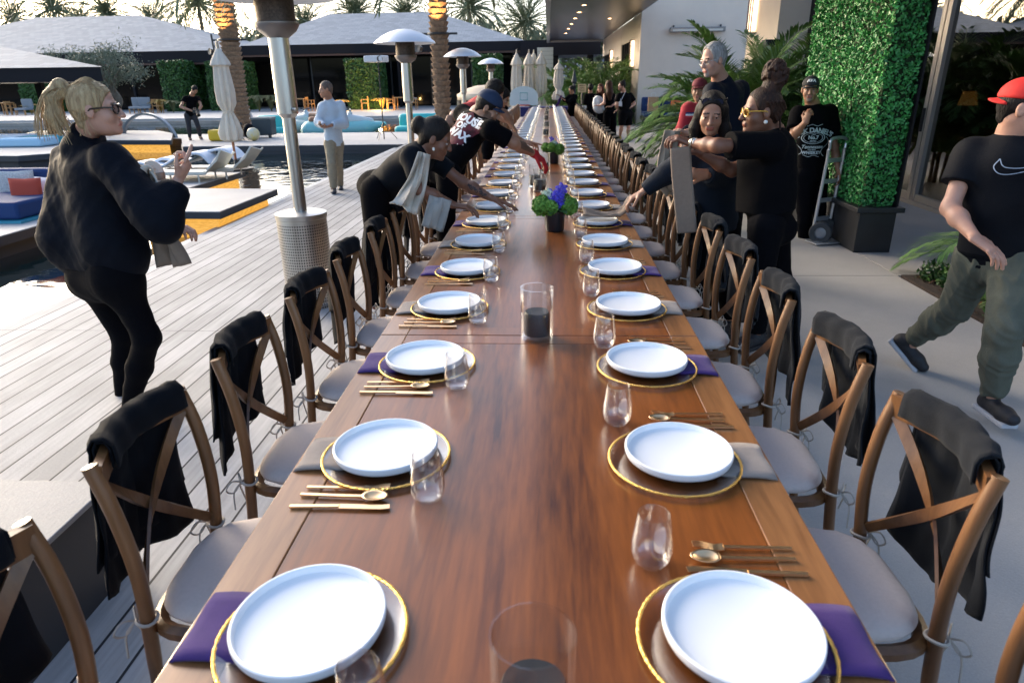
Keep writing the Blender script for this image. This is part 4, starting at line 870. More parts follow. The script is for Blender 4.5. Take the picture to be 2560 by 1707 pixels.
J = dict(head=(1152, 226, 9.2), neck=(1146, 236, 9.25), shR=(1138, 248, 9.0), shL=(1152, 246, 9.5), elR=(1150, 268, 8.9), wrR=(1166, 280, 8.9), elL=(1162, 262, 9.5), wrL=(1170, 274, 9.5), hipR=(1120, 285, 9.1), hipL=(1126, 283, 9.35), knR=(1118, 330, 9.1), knL=(1124, 328, 9.35), anR=(1117, 366, 9.1), anL=(1122, 363, 9.35))
person('dark haired helper in black shirt bending over the pool side chairs', 'man', J, A(.8, -.2, -.55), (.4, 0, .8), 'tan', False, 1., .009, top=dict(m=BLK, sleeve=.7), bottom=dict(m=BLK2), hair=dict(m=HB, kind='short', off=.014), hands=dict(R=(A(.5, 0, -.8), A(0, 0, -1), 1, (.3,)*5), L=(A(.5, 0, -.8), A(0, 0, -1), 1, (.3,)*5)))
# 8 grey haired man
GH = hairm('grey_hair', (.42, .41, .40), (.16, .155, .15))
J = dict(head=(1638, 139, 5.95), neck=(1655, 185, 6.05), shL=(1636, 214, 5.85), shR=(1700, 208, 6.25), elL=(1634, 292, 5.65), wrL=(1574, 306, 5.2), elR=(1700, 290, 6.15), wrR=(1630, 320, 5.75), hipL=(1650, 355, 5.95), hipR=(1690, 352, 6.15), knL=(1650, 450, 5.95), knR=(1690, 445, 6.15), anL=(1650, 540, 5.95), anR=(1690, 530, 6.15), toeL=D(1640, 560, 5.75), toeR=D(1690, 545, 5.95))
p, s_, JJ, X = person('tall grey haired man with glasses and goatee in a navy shirt', 'man', J, A(-.88, -.46, -.18), (-.1, 0, 1), 'fair', False, 1.08, .0065, top=dict(m=mat('navy_shirt', (.003, .006, .015), .75, spec=.15, bump=.2, bscale=200, noise=.2), sleeve=1.9, ease=.02, collar=True, fold=.008), bottom=dict(m=BLK2), shoe=dict(m=SHB, sole=SHB), beard=(.40, .38, .36, 1),
    hair=dict(m=GH, kind='short', off=.009, line=.062, fold=.004, ff=70), glasses=dict(m=mat('steel_wire', (.4, .4, .42), .3, 1.), t=.0013, r=(.025, .016), lens=thin_glass('clear_lens', (.95, .96, .98), .4, .05)), hs=1.04, hands=dict(L=(A(-.5, -.4, .2), A(.1, 0, -.9), -1, (.5, .9, .9, 1., 1.)), R=(A(-.8, -.3, .1), A(0, 0, -1), 1, (.5, .8, .8, .8, .8))))
# 9 man in the red cap
J = dict(head=(1606, 208, 8.), neck=(1612, 232, 8.05), shL=(1648, 250, 8.1), shR=(1580, 252, 8.0), elL=(1660, 300, 8.), wrL=(1650, 340, 7.8), elR=(1568, 300, 7.95), wrR=(1566, 335, 7.8), hipL=(1630, 350, 8.1), hipR=(1596, 350, 8.), knL=(1630, 420, 8.1), knR=(1596, 422, 8.), anL=(1630, 485, 8.1), anR=(1596, 487, 8.), toeL=D(1628, 500, 7.9), toeR=D(1592, 502, 7.8))
p, s9, JJ, X = person('man in dark red cap and red sweatshirt standing behind the group', 'man', J, A(-.35, -.93, -.02), (0, 0, 1), 'olive', False, 1.05, .0075, top=dict(m=mat('red_sweat', (.33, .014, .025), .9, bump=.2, bscale=200, sheen=.2), sleeve=1.9, ease=.02, fold=.008), bottom=dict(m=BLK2), shoe=dict(m=SHB, sole=SHB), cap=dict(m=mat('cap_dark_red', (.14, .01, .02), .8)), hair=dict(m=HB, kind='short', off=.003), hands=dict(L=(A(0, -.3, -1), A(1, 0, 0), 1, (.4,)*5), R=(A(0, -.3, -1), A(1, 0, 0), 1, (.4,)*5)))
fd = A(-.25, -.97, 0); rt9 = A(.97, -.25, 0)
for i, c_ in enumerate([(.02, .03, .12), (.7, .7, .7), (.5, .04, .05)]):
    ve = [(-.075+.015*k, y) for y in (.012-.018*i, -.006-.018*i) for k in range(11)]; decal('chest_stripe', ve, [(k, k+1, k+12, k+11) for k in range(10)], mat('stripe_%d' % i, c_, .8), p, X[2], s9, D(1590, 262, 7.8), rt9, A(0, 0, 1), -fd, .005)
# 10 woman with sunglasses on her head
def longh(t, HP, hs, Rm):
    for q in (-1, 1): t.cap(HP(q*.07, -.01, .02), HP(q*.088, -.01, -.09), .028, .034, k=.03); t.cap(HP(q*.088, -.01, -.09), HP(q*.085, .01, -.21), .036, .028, k=.03)
    t.cap(HP(0, -.06, 0), HP(0, -.075, -.2), .08, .06, k=.04)
J = dict(head=(1634, 262, 4.38), neck=(1640, 312, 4.45), shL=(1690, 345, 4.48), shR=(1592, 347, 4.38), elL=(1700, 430, 4.5), wrL=(1620, 402, 4.22), elR=(1532, 398, 4.42), wrR=(1478, 440, 4.45), hipL=(1672, 520, 4.5), hipR=(1618, 522, 4.4), knL=(1672, 640, 4.5), knR=(1618, 645, 4.4), anL=(1672, 730, 4.5), anR=(1618, 735, 4.4), toeL=D(1665, 755, 4.3), toeR=D(1612, 760, 4.2))
p, s_, J10, X = person('dark haired woman with sunglasses on her head laying a brown napkin', 'woman', J, A(-.22, -.95, -.22), (0, -.1, 1), 'tan', True, .98, .0052, top=dict(m=NAVY2, sleeve=1.93, ease=.018, fold=.006, collar=True), bottom=dict(m=BLK2), shoe=dict(m=SHB, sole=SHB), hair=dict(m=HB, kind='long', off=.010, line=.04, extra=[longh], fold=.002), glasses=dict(m=mat('sunglass_black', (.01, .01, .012), .1), z=.085, y=.065, r=(.03, .022), t=.003, lens=mat('sunglass_lens', (.03, .035, .06), .08)),
    hands=dict(R=(A(-.8, .0, -.45), A(.2, .1, -.9), 1, (.5, .6, .7, .8, .8)), L=(A(-.9, -.2, .1), A(.1, .9, .1), 1, (.4, .7, .7, .8, .8))))
for q in (-1, 1):
    b = MB(); b.ell(X[0](q*.082, .0, -.045), (.007, .007, .007), 8, 6); b.build('earring', mat('pearl'), p, loc=X[2])
# 11 woman with braided bun
BR = hairm('braids', (.045, .017, .009), (.006, .003, .002))
def braids(t, HP, hs, Rm):
    rb_ = random.Random(6); C0 = A(0, -.062, .185)
    t.ell(HP(*C0), (.062, .060, .068), Rm, k=.01); t.ell(HP(0, -.05, .125), (.055, .055, .05), Rm, k=.01)
    for i in range(34):
        q = nrm(A(rb_.gauss(0, 1), rb_.gauss(0, 1), rb_.gauss(0, 1))); w_ = nrm(np.cross(q, A(rb_.gauss(0, 1), rb_.gauss(0, 1), rb_.gauss(0, .4)))); pts_ = [C0+nrm(q*cos(s_)+w_*sin(s_))*A(.066, .064, .074) for s_ in (0, .35, .7, 1.05)]
        for k_ in range(3): t.cap(HP(*pts_[k_]), HP(*pts_[k_+1]), .0095, .0095, k=.002)
    for i in range(15):
        x = -.075+.15*i/14; t.cap(HP(x*.95, .055-.6*abs(x), .085-.3*abs(x)), HP(x*.4, -.06, .135), .0085, .0095, k=.003)
    for q in (-1, 1):
        for i in range(5): t.cap(HP(q*.085, -.005-.02*i, .05), HP(q*.05, -.075-.01*i, -.05+.015*i), .008, .008, k=.003)
    t.cap(HP(-.04, -.09, -.02), HP(-.045, -.1, -.13), .008, .005, k=.003); t.cap(HP(.04, -.09, -.02), HP(.05, -.1, -.1), .008, .005, k=.003)
J = dict(head=(1748, 256, 3.95), neck=(1776, 305, 4.0), shL=(1772, 333, 3.82), shR=(1784, 330, 4.14), elL=(1648, 335, 3.72), wrL=(1588, 330, 3.92), elR=(1682, 392, 4.12), wrR=(1606, 352, 4.1), hipL=(1758, 520, 3.86), hipR=(1776, 512, 4.1), knL=(1745, 650, 3.86), knR=(1790, 640, 4.1), anL=(1740, 760, 3.9), anR=(1800, 745, 4.15), toeL=D(1715, 785, 3.85), toeR=D(1775, 765, 4.1))
p, s_, J11, X = person('woman with high braided bun, gold glasses and wristwatch holding a brown cloth', 'woman', J, A(-.99, -.06, -.04), (0, 0, 1), 'brown', True, 1.08, .005, top=dict(m=BLK, sleeve=.78, ease=.018, fold=.006, len=.04, extra=[lambda t: t.cap(D(1756, 360, 4.), D(1756, 480, 3.98), .145, .16, k=.06, cut=.0)]), bottom=dict(m=BLK2, ease=.01), shoe=dict(m=SHB, sole=SHB), hair=dict(m=BR, kind='short', off=.004, line=.045, extra=[braids], fold=.001),
    glasses=dict(m=mat('amber_frame', (.55, .33, .06), .2, .3), t=.0032, r=(.025, .021), lens=thin_glass('amber_lens', (.9, .75, .4), .3, .05)), hands=dict(L=(A(-.85, .15, .35), A(-.1, .2, -.9), -1, (.5, .8, .9, 1., 1.)), R=(A(-.9, 0, .3), A(0, .1, -.9), 1, (.5, .8, .8, .8, .8))))
b = MB(); b.ell(X[0](-.082, .0, -.052), (.011, .011, .011), 12, 8); b.build('earring', mat('pearl'), p, loc=X[2])
dd = nrm(J11['wrL']-J11['elL']); c = J11['wrL']-dd*.022; b = MB(); b.lathe([(.030, -.009), (.033, -.007), (.033, .007), (.030, .009)], 24, c=c, axis=dd); w = b.build('wristwatch', mat('watch_metal', (.7, .6, .45), .25, 1.), p, loc=X[2])
b = MB(); b.lathe([(0, .004), (.017, .004), (.018, 0), (.018, -.004)], 20, c=c-FW*.034, axis=-FW); b.build('dial', mat('dial_white', (.75, .74, .7), .3), w, loc=X[2])
def folded(name, label, pts, w, m, side, th):
    b = MB(); b.strap(curve(pts, 5), w, th, side); o = b.build(name, m, loc=pts[0], label=label, cat='napkin'); mo = o.modifiers.new('bevel', 'BEVEL'); mo.width = .012; mo.segments = 3; return o
folded('folded_cloth', 'long brown folded cloth held up by the woman with the braided bun', [D(1563, 338, 3.92), D(1566, 400, 3.92), D(1578, 535, 3.94)], .115, BRN, (1, -.3, 0), .03)
cloth('folded_cloth', 'pale brown cloth hanging behind the long folded one', [D(1545, 300, 4.6), D(1535, 350, 4.62), D(1528, 410, 4.62), D(1545, 440, 4.62)], .12, (1, .2, 0), mat('tan_linen', (.42, .33, .24), .9), wob=.01)
cloth('folded_cloth', 'brown napkin being laid by the dark haired woman beside a plate', [D(1447, 462, 4.5), D(1420, 488, 4.55), D(1385, 492, 4.55), D(1340, 486, 4.55)], .16, (0, 1, 0), BRN, wob=.008)
# 12 man by the hedge with hand truck
J = dict(head=(1861, 206, 7.5), neck=(1866, 238, 7.58), shL=(1906, 258, 7.65), shR=(1832, 262, 7.5), elL=(1917, 340, 7.6), wrL=(1926, 392, 7.45), elR=(1822, 312, 7.3), wrR=(1849, 282, 7.15), hipL=(1880, 400, 7.62), hipR=(1848, 402, 7.52), knL=(1880, 480, 7.55), knR=(1848, 482, 7.5), anL=(1880, 555, 7.6), anR=(1846, 558, 7.5), toeL=D(1882, 572, 7.35), toeR=D(1842, 575, 7.25))
p, s12, JJ, X = person('man in black cap and whiskey print shirt with hand at his chin before the hedge', 'man', J, A(-.3, -.95, -.05), (0, 0, 1), 'olive', False, 1.08, .007, top=dict(m=BLK, sleeve=.75, ease=.022, fold=.006, len=.06), bottom=dict(m=BLK2, ease=.015), shoe=dict(m=SHB, sole=SHB), cap=dict(m=mat('cap_black', (.010, .012, .016), .8)), beard=(.30, .27, .25, 1),
    hair=dict(m=HB, kind='short', off=.004), hands=dict(R=(A(.15, -.1, 1), A(.6, .6, 0), 1, (.5, 1.1, 1.1, 1.2, 1.2)), L=(A(.15, -.2, -1), A(-.9, 0, 0), 1, (.3, .4, .5, .5, .6))))
fd = nrm(A(-.22, -.97, 0)); rt12 = nrm(A(.97, -.22, 0)); cc = D(1869, 320, 7.4); up3 = A(0, 0, 1)
v1, f1 = text2d("JACK DANIEL'S", .066, .0024, space=.95); v1 = arc(v1, .36)
ring = lambda rx, ry, w, n=28: ([(rx*cos(a)*s, ry*sin(a)*s) for s in (1, 1-w) for a in np.linspace(0, 2*pi, n+1)[:-1]], [(k, (k+1) % n, n+(k+1) % n, n+k) for k in range(n)])
r1 = ring(.12, .062, .07); r2 = ring(.098, .047, .05)
v2, f2 = merge((v1, f1, 0, .085), (*r1, 0, .01), (*r2, 0, .01), (*text2d('OLD', .018, .0004), 0, .042), (*text2d('No.7', .05, .0022), 0, .012), (*text2d('BRAND', .018, .0006), 0, -.022), (*text2d('Tennessee', .05, .001, .25), 0, -.082), (*text2d('SOUR MASH', .014, .0004), 0, -.112), (*text2d('WHISKEY', .042, .002, space=1.1), 0, -.142))
for q in (-1, 1):
    aa = [(q*(.10+.035*sin(u*6.3)), .02-.2*u) for u in np.linspace(0, 1, 15)]; sw = [(x-.003, y) for x, y in aa]+[(x+.003, y) for x, y in aa]; v2, f2 = merge((v2, f2, 0, 0), (sw, [(k, k+1, 16+k, 15+k) for k in range(14)], q*.03, -.0))
uu = [(x, -.172+.008*sin(x*60)) for x in np.linspace(-.08, .08, 17)]; v2, f2 = merge((v2, f2, 0, 0), ([(x, y) for x, y in uu]+[(x, y-.004) for x, y in uu], [(k, k+1, 18+k, 17+k) for k in range(16)], 0, 0), ([(x, -y) for x, y in uu]+[(x, -y-.004) for x, y in uu], [(k, k+1, 18+k, 17+k) for k in range(16)], .0, -.035))
decal('shirt_print', v2, f2, mat('pale_print', (.50, .58, .60), .8), p, X[2], s12, cc, rt12, up3, -fd, .005)
v3, f3 = text2d('AVA', .042, .002); hp = X[0]; fcap = X[1]@A(0, 1, 0); decal('cap_lettering', v3, f3, WHT, p, X[2], JJ['cap_obj'], hp(0, .06, .085), -(X[1]@A(-1, 0, 0)), nrm(X[1]@A(0, -.3, 1)), -nrm(X[1]@A(0, 1, .3)), .003)
# 13 young man walking out of the picture
OLV = mat('olive_jogger', (.10, .105, .078), .92, noise=.25, nscale=14, bump=.3, bscale=150)
J = dict(head=(2352, 248, 3.38), neck=(2326, 310, 3.42), shR=(2228, 355, 3.5), shL=(2415, 352, 3.3), elR=(2182, 478, 3.42), wrR=(2238, 545, 3.22), elL=(2440, 460, 3.1), wrL=(2450, 540, 2.95), hipR=(2245, 592, 3.5), hipL=(2330, 596, 3.35),
         knR=(2196, 705, 3.62), knL=(2305, 760, 3.15), anR=(2096, 780, 3.88), anL=(2280, 905, 3.18), toeR=D(2096, 780, 3.88)+A(.12, -.10, -.11), toeL=D(2318, 975, 3.02), liftR=.75, liftL=0.)
p, s13, J13, X = person('young man in backwards red cap, black shirt and olive joggers striding past', 'man', J, A(.80, -.58, -.06), (0, 0, 1), 'fair', False, 1.04, .0055, top=dict(m=mat('black_jersey', (.0025, .0035, .0065), .75, bump=.2, bscale=250, spec=.15), sleeve=.55, ease=.022, fold=.006, len=.02, extra=[lambda t: t.cap(D(2322, 385, 3.42), D(2292, 572, 3.42), .135, .135, lat=A(1, 0, 0), f=1.15, k=.06, cut=.0)]),
    bottom=dict(m=OLV, ease=.022, fold=.017, ff=24, cuff=.030), shoe=dict(m=SHB, sole=mat('sole_light', (.45, .46, .5), .6), sock=SOCK), cap=dict(m=mat('cap_red', (.62, .02, .015), .75, bump=.15, bscale=200), back=True), hair=dict(m=HB, kind='short', off=.002, line=.03), hands=dict(R=(A(.65, -.55, -.5), A(-.3, .5, -.6), 1, (.2, .3, .4, .5, .5), 1.08), L=(A(.3, -.3, -.8), A(-1, 0, 0), 1, (.4,)*5)))
fd = nrm(A(-.15, -.98, 0)); P_ = curve([(-.13, .045), (-.15, .0), (-.115, -.035), (-.03, -.02), (.12, .045)], 5); Q_ = curve([(-.13, .045), (-.118, .012), (-.09, .0), (-.02, .005), (.12, .045)], 5)
def outl(P, w=.0045): P = [np.array(q[:2]) for q in P]; n_ = [nrm(A(-(P[min(i+1, len(P)-1)]-P[max(i-1, 0)])[1], (P[min(i+1, len(P)-1)]-P[max(i-1, 0)])[0])) for i in range(len(P))]; return [tuple(a+b*w/2) for a, b in zip(P, n_)]+[tuple(a-b*w/2) for a, b in zip(P, n_)], [(k, k+1, len(P)+k+1, len(P)+k) for k in range(len(P)-1)]
a_ = outl(P_); b_ = outl(Q_); v4, f4 = merge((*a_, 0, 0), (*b_, 0, 0)); v4 = [(x*.85, y*.85) for x, y in v4]; decal('chest_emblem', v4, f4, mat('grey_print', (.30, .36, .45), .8), p, X[2], s13, D(2366, 388, 3.25), -np.cross(A(0, 0, 1), fd)*-1, A(0, 0, 1), -fd, .005)
# 14-18 far group
J = dict(head=(1313, 207, 24.), neck=(1315, 215, 24.1), shR=(1306, 222, 24.), shL=(1323, 222, 24.), elR=(1297, 231, 23.9), wrR=(1288, 222, 23.8), elL=(1305, 235, 23.8), wrL=(1295, 229, 23.7), hipR=(1308, 255, 24.), hipL=(1319, 255, 24.), knR=(1308, 275, 24.), knL=(1320, 275, 24.1), anR=(1310, 292, 24.), anL=(1321, 292, 24.1), toeR=D(1307, 296, 23.9), toeL=D(1320, 296, 23.9))
hx = lambda d: dict(R=(A(*d), A(0, 0, -1), 1, (.5,)*5), L=(A(*d), A(0, 0, -1), 1, (.5,)*5))
FG = 'people talking at the far end'
person('far woman in black lifting a purple napkin, hair tied back', 'woman', J, A(-.9, -.3, -.3), (0, 0, 1), 'olive', True, .95, .016, top=dict(m=BLK, sleeve=1.7), bottom=dict(m=BLK2), shoe=dict(m=SHB, sole=SHB), hair=dict(m=HB, kind='tail', extra=[bun]), hands=hx((-.8, 0, .5)))
cloth('purple_napkin', 'purple napkin lifted by the far woman in black', [D(1290, 220, 23.7), D(1286, 228, 23.7), D(1282, 238, 23.7), D(1274, 248, 23.7)], .08, (1, .3, .3), M_PU, wob=.01)
J = dict(head=(1356, 203, 22.), neck=(1356, 212, 22.), shR=(1368, 221, 22.), shL=(1346, 221, 22.), elR=(1372, 236, 21.9), wrR=(1362, 240, 22.2), elL=(1343, 236, 22.), wrL=(1349, 240, 22.3), hipR=(1364, 253, 22.), hipL=(1352, 253, 22.), knR=(1364, 277, 22.), knL=(1353, 277, 22.), anR=(1364, 298, 22.), anL=(1352, 298, 22.), toeR=D(1364, 300, 22.3), toeL=D(1352, 300, 22.3))
person('short haired server in black seen from behind, at the far sign', 'man', J, A(-.1, .98, -.1), (0, 0, 1), 'olive', False, .95, .016, top=dict(m=BLK, sleeve=1.2), bottom=dict(m=BLK2), shoe=dict(m=SHB, sole=SHB), hair=dict(m=HB, kind='short', off=.012), hands=hx((0, .8, 0)))
J = dict(head=(1379, 203, 21.2), neck=(1381, 213, 21.3), shR=(1371, 221, 21.2), shL=(1390, 221, 21.4), elR=(1369, 236, 21.), wrR=(1378, 240, 20.9), elL=(1392, 236, 21.2), wrL=(1384, 241, 20.9), hipR=(1376, 258, 21.3), hipL=(1388, 258, 21.3), knR=(1376, 282, 21.3), knL=(1388, 282, 21.3), anR=(1376, 303, 21.3), anL=(1388, 303, 21.3), toeR=D(1374, 305, 21.), toeL=D(1386, 305, 21.))
p, s_, JJ, X = person('auburn haired woman with glasses carrying a white bag, far group', 'woman', J, A(-.5, -.85, -.1), (0, 0, 1), 'fair', True, .95, .015, top=dict(m=BLK, sleeve=.4), bottom=dict(m=BLK2), shoe=dict(m=SHB, sole=SHB), hair=dict(m=hairm('auburn_hair', (.12, .035, .015), (.04, .012, .006)), kind='long', extra=[longh]), hands=hx((-.8, -.3, 0)))
t = SDF(.02); t.ell(D(1374, 241, 20.75), (.17, .13, .24)); t.ell(D(1371, 229, 20.75), (.11, .09, .1)); t.ell(D(1379, 251, 20.75), (.13, .11, .12)); o = t.mesh('white_bag', mat('white_plastic', (.72, .74, .76), .4), None, D(1374, 241, 20.75), fold=.03, ff=8); o.location = tuple(D(1374, 241, 20.75)); tag(o, 'crumpled white bag carried by the auburn haired woman', 'bag')
LB = hairm('long_brown_hair', (.085, .032, .016), (.025, .010, .006))
def vlong(t, HP, hs, Rm): t.cap(HP(0, -.05, .03), HP(0, -.07, -.2), .085, .10, lat=None, k=.04); t.cap(HP(0, -.07, -.2), HP(0, -.09, -.36), .10, .06, k=.04)
J = dict(head=(1397, 196, 20.5), neck=(1399, 207, 20.6), shR=(1410, 219, 20.6), shL=(1389, 219, 20.5), elR=(1413, 236, 20.6), wrR=(1404, 245, 20.4), elL=(1388, 238, 20.3), wrL=(1376, 243, 20.4), hipR=(1408, 260, 20.6), hipL=(1394, 260, 20.5), knR=(1408, 288, 20.6), knL=(1394, 288, 20.5), anR=(1408, 318, 20.6), anL=(1394, 318, 20.5), toeR=D(1406, 322, 20.8), toeL=D(1392, 322, 20.8))
person('woman with very long brown hair in a black sleeveless jumpsuit, far group', 'woman', J, A(-.55, .8, 0), (0, 0, 1), 'fair', True, .98, .014, top=dict(m=BLK, sleeve=0), bottom=dict(m=BLK2, ease=.035, cuff=.07), shoe=dict(m=SHB, sole=SHB), hair=dict(m=LB, kind='long', extra=[vlong]), hands=hx((-.8, 0, .1)))
def mbun(t, HP, hs, Rm): t.ell(HP(0, -.06, .135), (.035, .035, .035), Rm)
J = dict(head=(1428, 198, 20.), neck=(1432, 211, 20.05), shR=(1422, 222, 19.95), shL=(1447, 221, 20.15), elR=(1416, 241, 19.9), wrR=(1420, 252, 20.1), elL=(1457, 238, 20.2), wrL=(1445, 249, 20.), hipR=(1430, 262, 19.95), hipL=(1443, 262, 20.1), knR=(1428, 288, 19.95), knL=(1444, 288, 20.1), anR=(1424, 313, 20.1), anL=(1442, 318, 19.9), toeR=D(1422, 320, 19.8), toeL=D(1441, 328, 19.5))
p, s_, JJ, X = person('bearded man with bun, lanyard, black shirt and shorts, hand on hip', 'man', J, A(-.9, -.35, 0), (0, 0, 1), 'fair', False, 1.08, .013, top=dict(m=BLK, sleeve=.7, len=.06, ease=.03), bottom=dict(m=BLK2, name='shorts', short=True, ease=.04), shoe=dict(m=mat('yellow_shoe', (.45, .32, .03), .7), sole=mat('yellow_shoe')), hair=dict(m=HB, kind='short', extra=[mbun], off=.012), beard=(.06, .03, .02), hands=hx((-.8, 0, -.3)))
b = MB(); b.tube([JJ['neck']+A(-.06, -.05, 0), D(1425, 235, 19.8)], .008, 6); b.tube([JJ['neck']+A(.04, -.08, 0), D(1425, 235, 19.8)], .008, 6); b.box(D(1425, 239, 19.78), (.09, .02, .12)); b.build('lanyard', mat('pale_lanyard', (.45, .5, .6), .6), p, loc=X[2])
# ------------------------------------------------------------------ buildings
ROOFM = mat('slate_roof', (.34, .36, .39), .75, bump=.4, bscale=20, noise=.12, nscale=3); 
_n = ROOFM.node_tree.nodes; _l = ROOFM.node_tree.links; _b = _n['Principled BSDF']
_tc = _n.new('ShaderNodeTexCoord'); _br = _n.new('ShaderNodeTexBrick'); _mp = _n.new('ShaderNodeMapping'); _mp.inputs['Scale'].default_value = (1, 1, 1)
_br.inputs['Scale'].default_value = 1.; _br.inputs['Brick Width'].default_value = .45; _br.inputs['Row Height'].default_value = .35; _br.inputs['Mortar Size'].default_value = .012
_br.inputs['Color1'].default_value = (.20, .225, .25, 1); _br.inputs['Color2'].default_value = (.27, .295, .325, 1); _br.inputs['Mortar'].default_value = (.17, .185, .2, 1)
_l.new(_tc.outputs['Object'], _mp.inputs[0]); _l.new(_mp.outputs[0], _br.inputs[0]); _l.new(_br.outputs[0], _b.inputs['Base Color'])
FASC = mat('dark_fascia', (.010, .009, .012), .6, spec=.2); DGL = mat('dark_facade_glass', (.004, .005, .006), .06, spec=.16); MUL = mat('dark_mullion', (.02, .02, .023), .4)
SOFB = mat('brown_soffit', (.10, .045, .03), .5, noise=.3, nscale=10)
def hip_house(name, label, x0, x1, y0, y1, ze, rx0, rx1, ry, rz, zf, wy, far=True, step=2.6, posts=True):
    t = thing(name, label, 'building', ((x0+x1)/2, y0, 0)); L = (t.location[0], t.location[1], 0)
    def P(b, nm, m, par=None, smooth=False): o = b.build(nm, m, smooth=smooth, loc=L); o.location = (0, 0, 0); o.parent = par or t; return o
    b = MB(); e = [(x0, y0, ze), (x1, y0, ze), (x1, y1, ze), (x0, y1, ze)]; r0, r1 = (rx0, ry, rz), (rx1, ry, rz)
    b.add(e+[r0, r1], [(0, 1, 5, 4), (1, 2, 5), (2, 3, 4, 5), (3, 0, 4)]); P(b, 'roof', ROOFM)
    b = MB(); b.prism([(x0+.05, y0+.05), (x1-.05, y0+.05), (x1-.05, y1-.05), (x0+.05, y1-.05)], zf, ze-.01); P(b, 'eave', FASC)
    b = MB(); b.b2((x0+.1, y0+.1, zf-.12), (x1-.1, y0+.35, zf-.005)); P(b, 'beam', SOFB)
    b = MB(); b.b2((x0+1, wy+.5, 0), (x1-1, y1-1, zf-.002)); P(b, 'wall', FASC)
    n = int((x1-x0-2)/step); w = (x1-x0-2)/n
    for i in range(n):
        xa = x0+1+i*w; b = MB(); b.b2((xa+.06, wy+.02, .05), (xa+w-.06, wy+.05, zf-.14)); g = P(b, 'window', DGL)
        b = MB(); b.b2((xa-.04, wy-.03, .0), (xa+.055, wy+.08, zf-.13)); P(b, 'mullion', MUL, g)
    if posts:
        for i in range(int((x1-x0)/7.5)): b = MB(); xa = x0+3+i*7.5; b.b2((xa, y0+.6, 0), (xa+.16, y0+.76, zf-.125)); P(b, 'post', FASC)
    return t
zE = D(800, 101, 48)[2]; zF = D(800, 123, 48)[2]; rA = D(80, 41, 56); rA2 = D(325, 42, 56); rB = D(757, 33, 56); rB2 = D(1000, 31, 56)
xA0, xA1 = -47., D(541, 108, 48)[0]; xB0, xB1 = D(545, 108, 48)[0], D(1206, 96, 48)[0]
hip_house('pool_house', 'long low dark glass building with pale hipped roof, behind the olive tree', xA0, xA1, 48, 64, zE-.25, rA[0], rA2[0], 56, rA[2], zF-.4, 50.6)
hip_house('pool_house', 'low dark glass building with pale hipped roof, behind the patio heaters', xB0+.1, xB1, 48.1, 64, zE, rB[0], rB2[0], 56, rB[2], zF, 50.7)
b = MB(); t = thing('link_canopy', 'flat dark canopy joining the far building to the restaurant', 'canopy', (0, 48, 0))
b.b2((xB1-.3, -.6, zF-.35), (3.42, 6, zE-.02)); b.build('roof_slab', FASC, t, smooth=False)
for x in (xB1+.6, .3, 2.6): b = MB(); b.b2((x, .0, 0), (x+.4, .4, zF-.36)); b.build('post', FASC, t, smooth=False)
# pavilion at the left
tip = D(236, 154, 21.); t = thing('pavilion', 'open pavilion with pale shingled roof and dark post behind the blonde woman', 'pavilion', (tip[0], tip[1], 0)); L = A(tip[0], tip[1], 0)
def Q(b, nm, m, par=t, loc=L, sm=False): o = b.build(nm, m, smooth=sm, loc=loc); o.location = (0, 0, 0); o.parent = par or t; return o
z = tip[2]; eP = [tuple(D(-450, 150, 19.8)[:2]), tuple(tip[:2]), tuple(D(175, 150, 27.)[:2]), tuple(D(-420, 150, 27.)[:2])]; ap = D(-60, 96, 24.); ap2 = D(-200, 96, 24.)
b = MB(); b.add([(*p, z) for p in eP]+[(ap2[0], 24, z+.95), (ap[0], 24, z+.95)], [(0, 1, 5, 4), (1, 2, 5), (2, 3, 4, 5), (3, 0, 4)]); Q(b, 'roof', ROOFM)
b = MB(); cx_ = np.mean(eP, 0); b.prism([tuple(cx_+(np.array(p)-cx_)*.985) for p in eP], z-.40, z-.01); Q(b, 'eave', FASC)
pg = D(106, 250, 23.5)
for x, y in ((pg[0], 23.5), (eP[2][0]-1.2, 26.3), (pg[0]-6, 21.5)): b = MB(); b.b2((x-.09, y-.09, -.0), (x+.09, y+.09, z-.405)); Q(b, 'post', FASC)
# restaurant on the right
PLAS = mat('white_plaster', (.74, .64, .54), .85, bump=.15, bscale=60, noise=.06, nscale=2); SOF = mat('dark_wood_soffit', (.045, .028, .025), .35, noise=.4, nscale=3, stretch=(1, .1, 1)); GREYM = mat('grey_metal_frame', (.40, .36, .32), .4, .15); CLG = thin_glass('shopfront_glass', (.35, .35, .35), .7, .16, .01)
t = thing('restaurant', 'white plastered restaurant with deep dark soffit and tall glass doors', 'building', (3.44, 27, 0)); L = A(3.44, 27, 0)
def Q2(b, nm, m, par=None, sm=False): o = b.build(nm, m, smooth=sm, loc=L); o.location = (0, 0, 0); o.parent = par or t; return o
zs = D(1380, 92, 46)[2]; xw = 3.44
b = MB(); b.b2((.12, 3.5, zs), (xw+.0, 46, zs+.02)); Q2(b, 'soffit', SOF)
b = MB(); b.b2((-.06, 3.4, zs-.12), (.11, 46.1, zs+.55)); b.b2((.111, 45.98, zs-.1), (xw, 46.1, zs+.55)); Q2(b, 'fascia', mat('grey_fascia', (.32, .32, .33), .5))
b = MB(); b.b2((-.05, -5, zs+.021), (12, 46, zs+.3)) if False else b.b2((.112, 3.5, zs+.021), (xw, 45.97, zs+.5)); Q2(b, 'roof', FASC)
def yw(px): return xw/((px-1264.)/1535)/.931*.97
cuts = [(yw(1470), yw(1449), 'w'), (yw(1449), yw(1424), 'd'), (yw(1424), yw(1414), 'w'), (yw(1414), yw(1401), 'w')]
b = MB(); b.b2((xw, 27.3, 0), (14, 27.6, 7.2)); Q2(b, 'wall', PLAS)
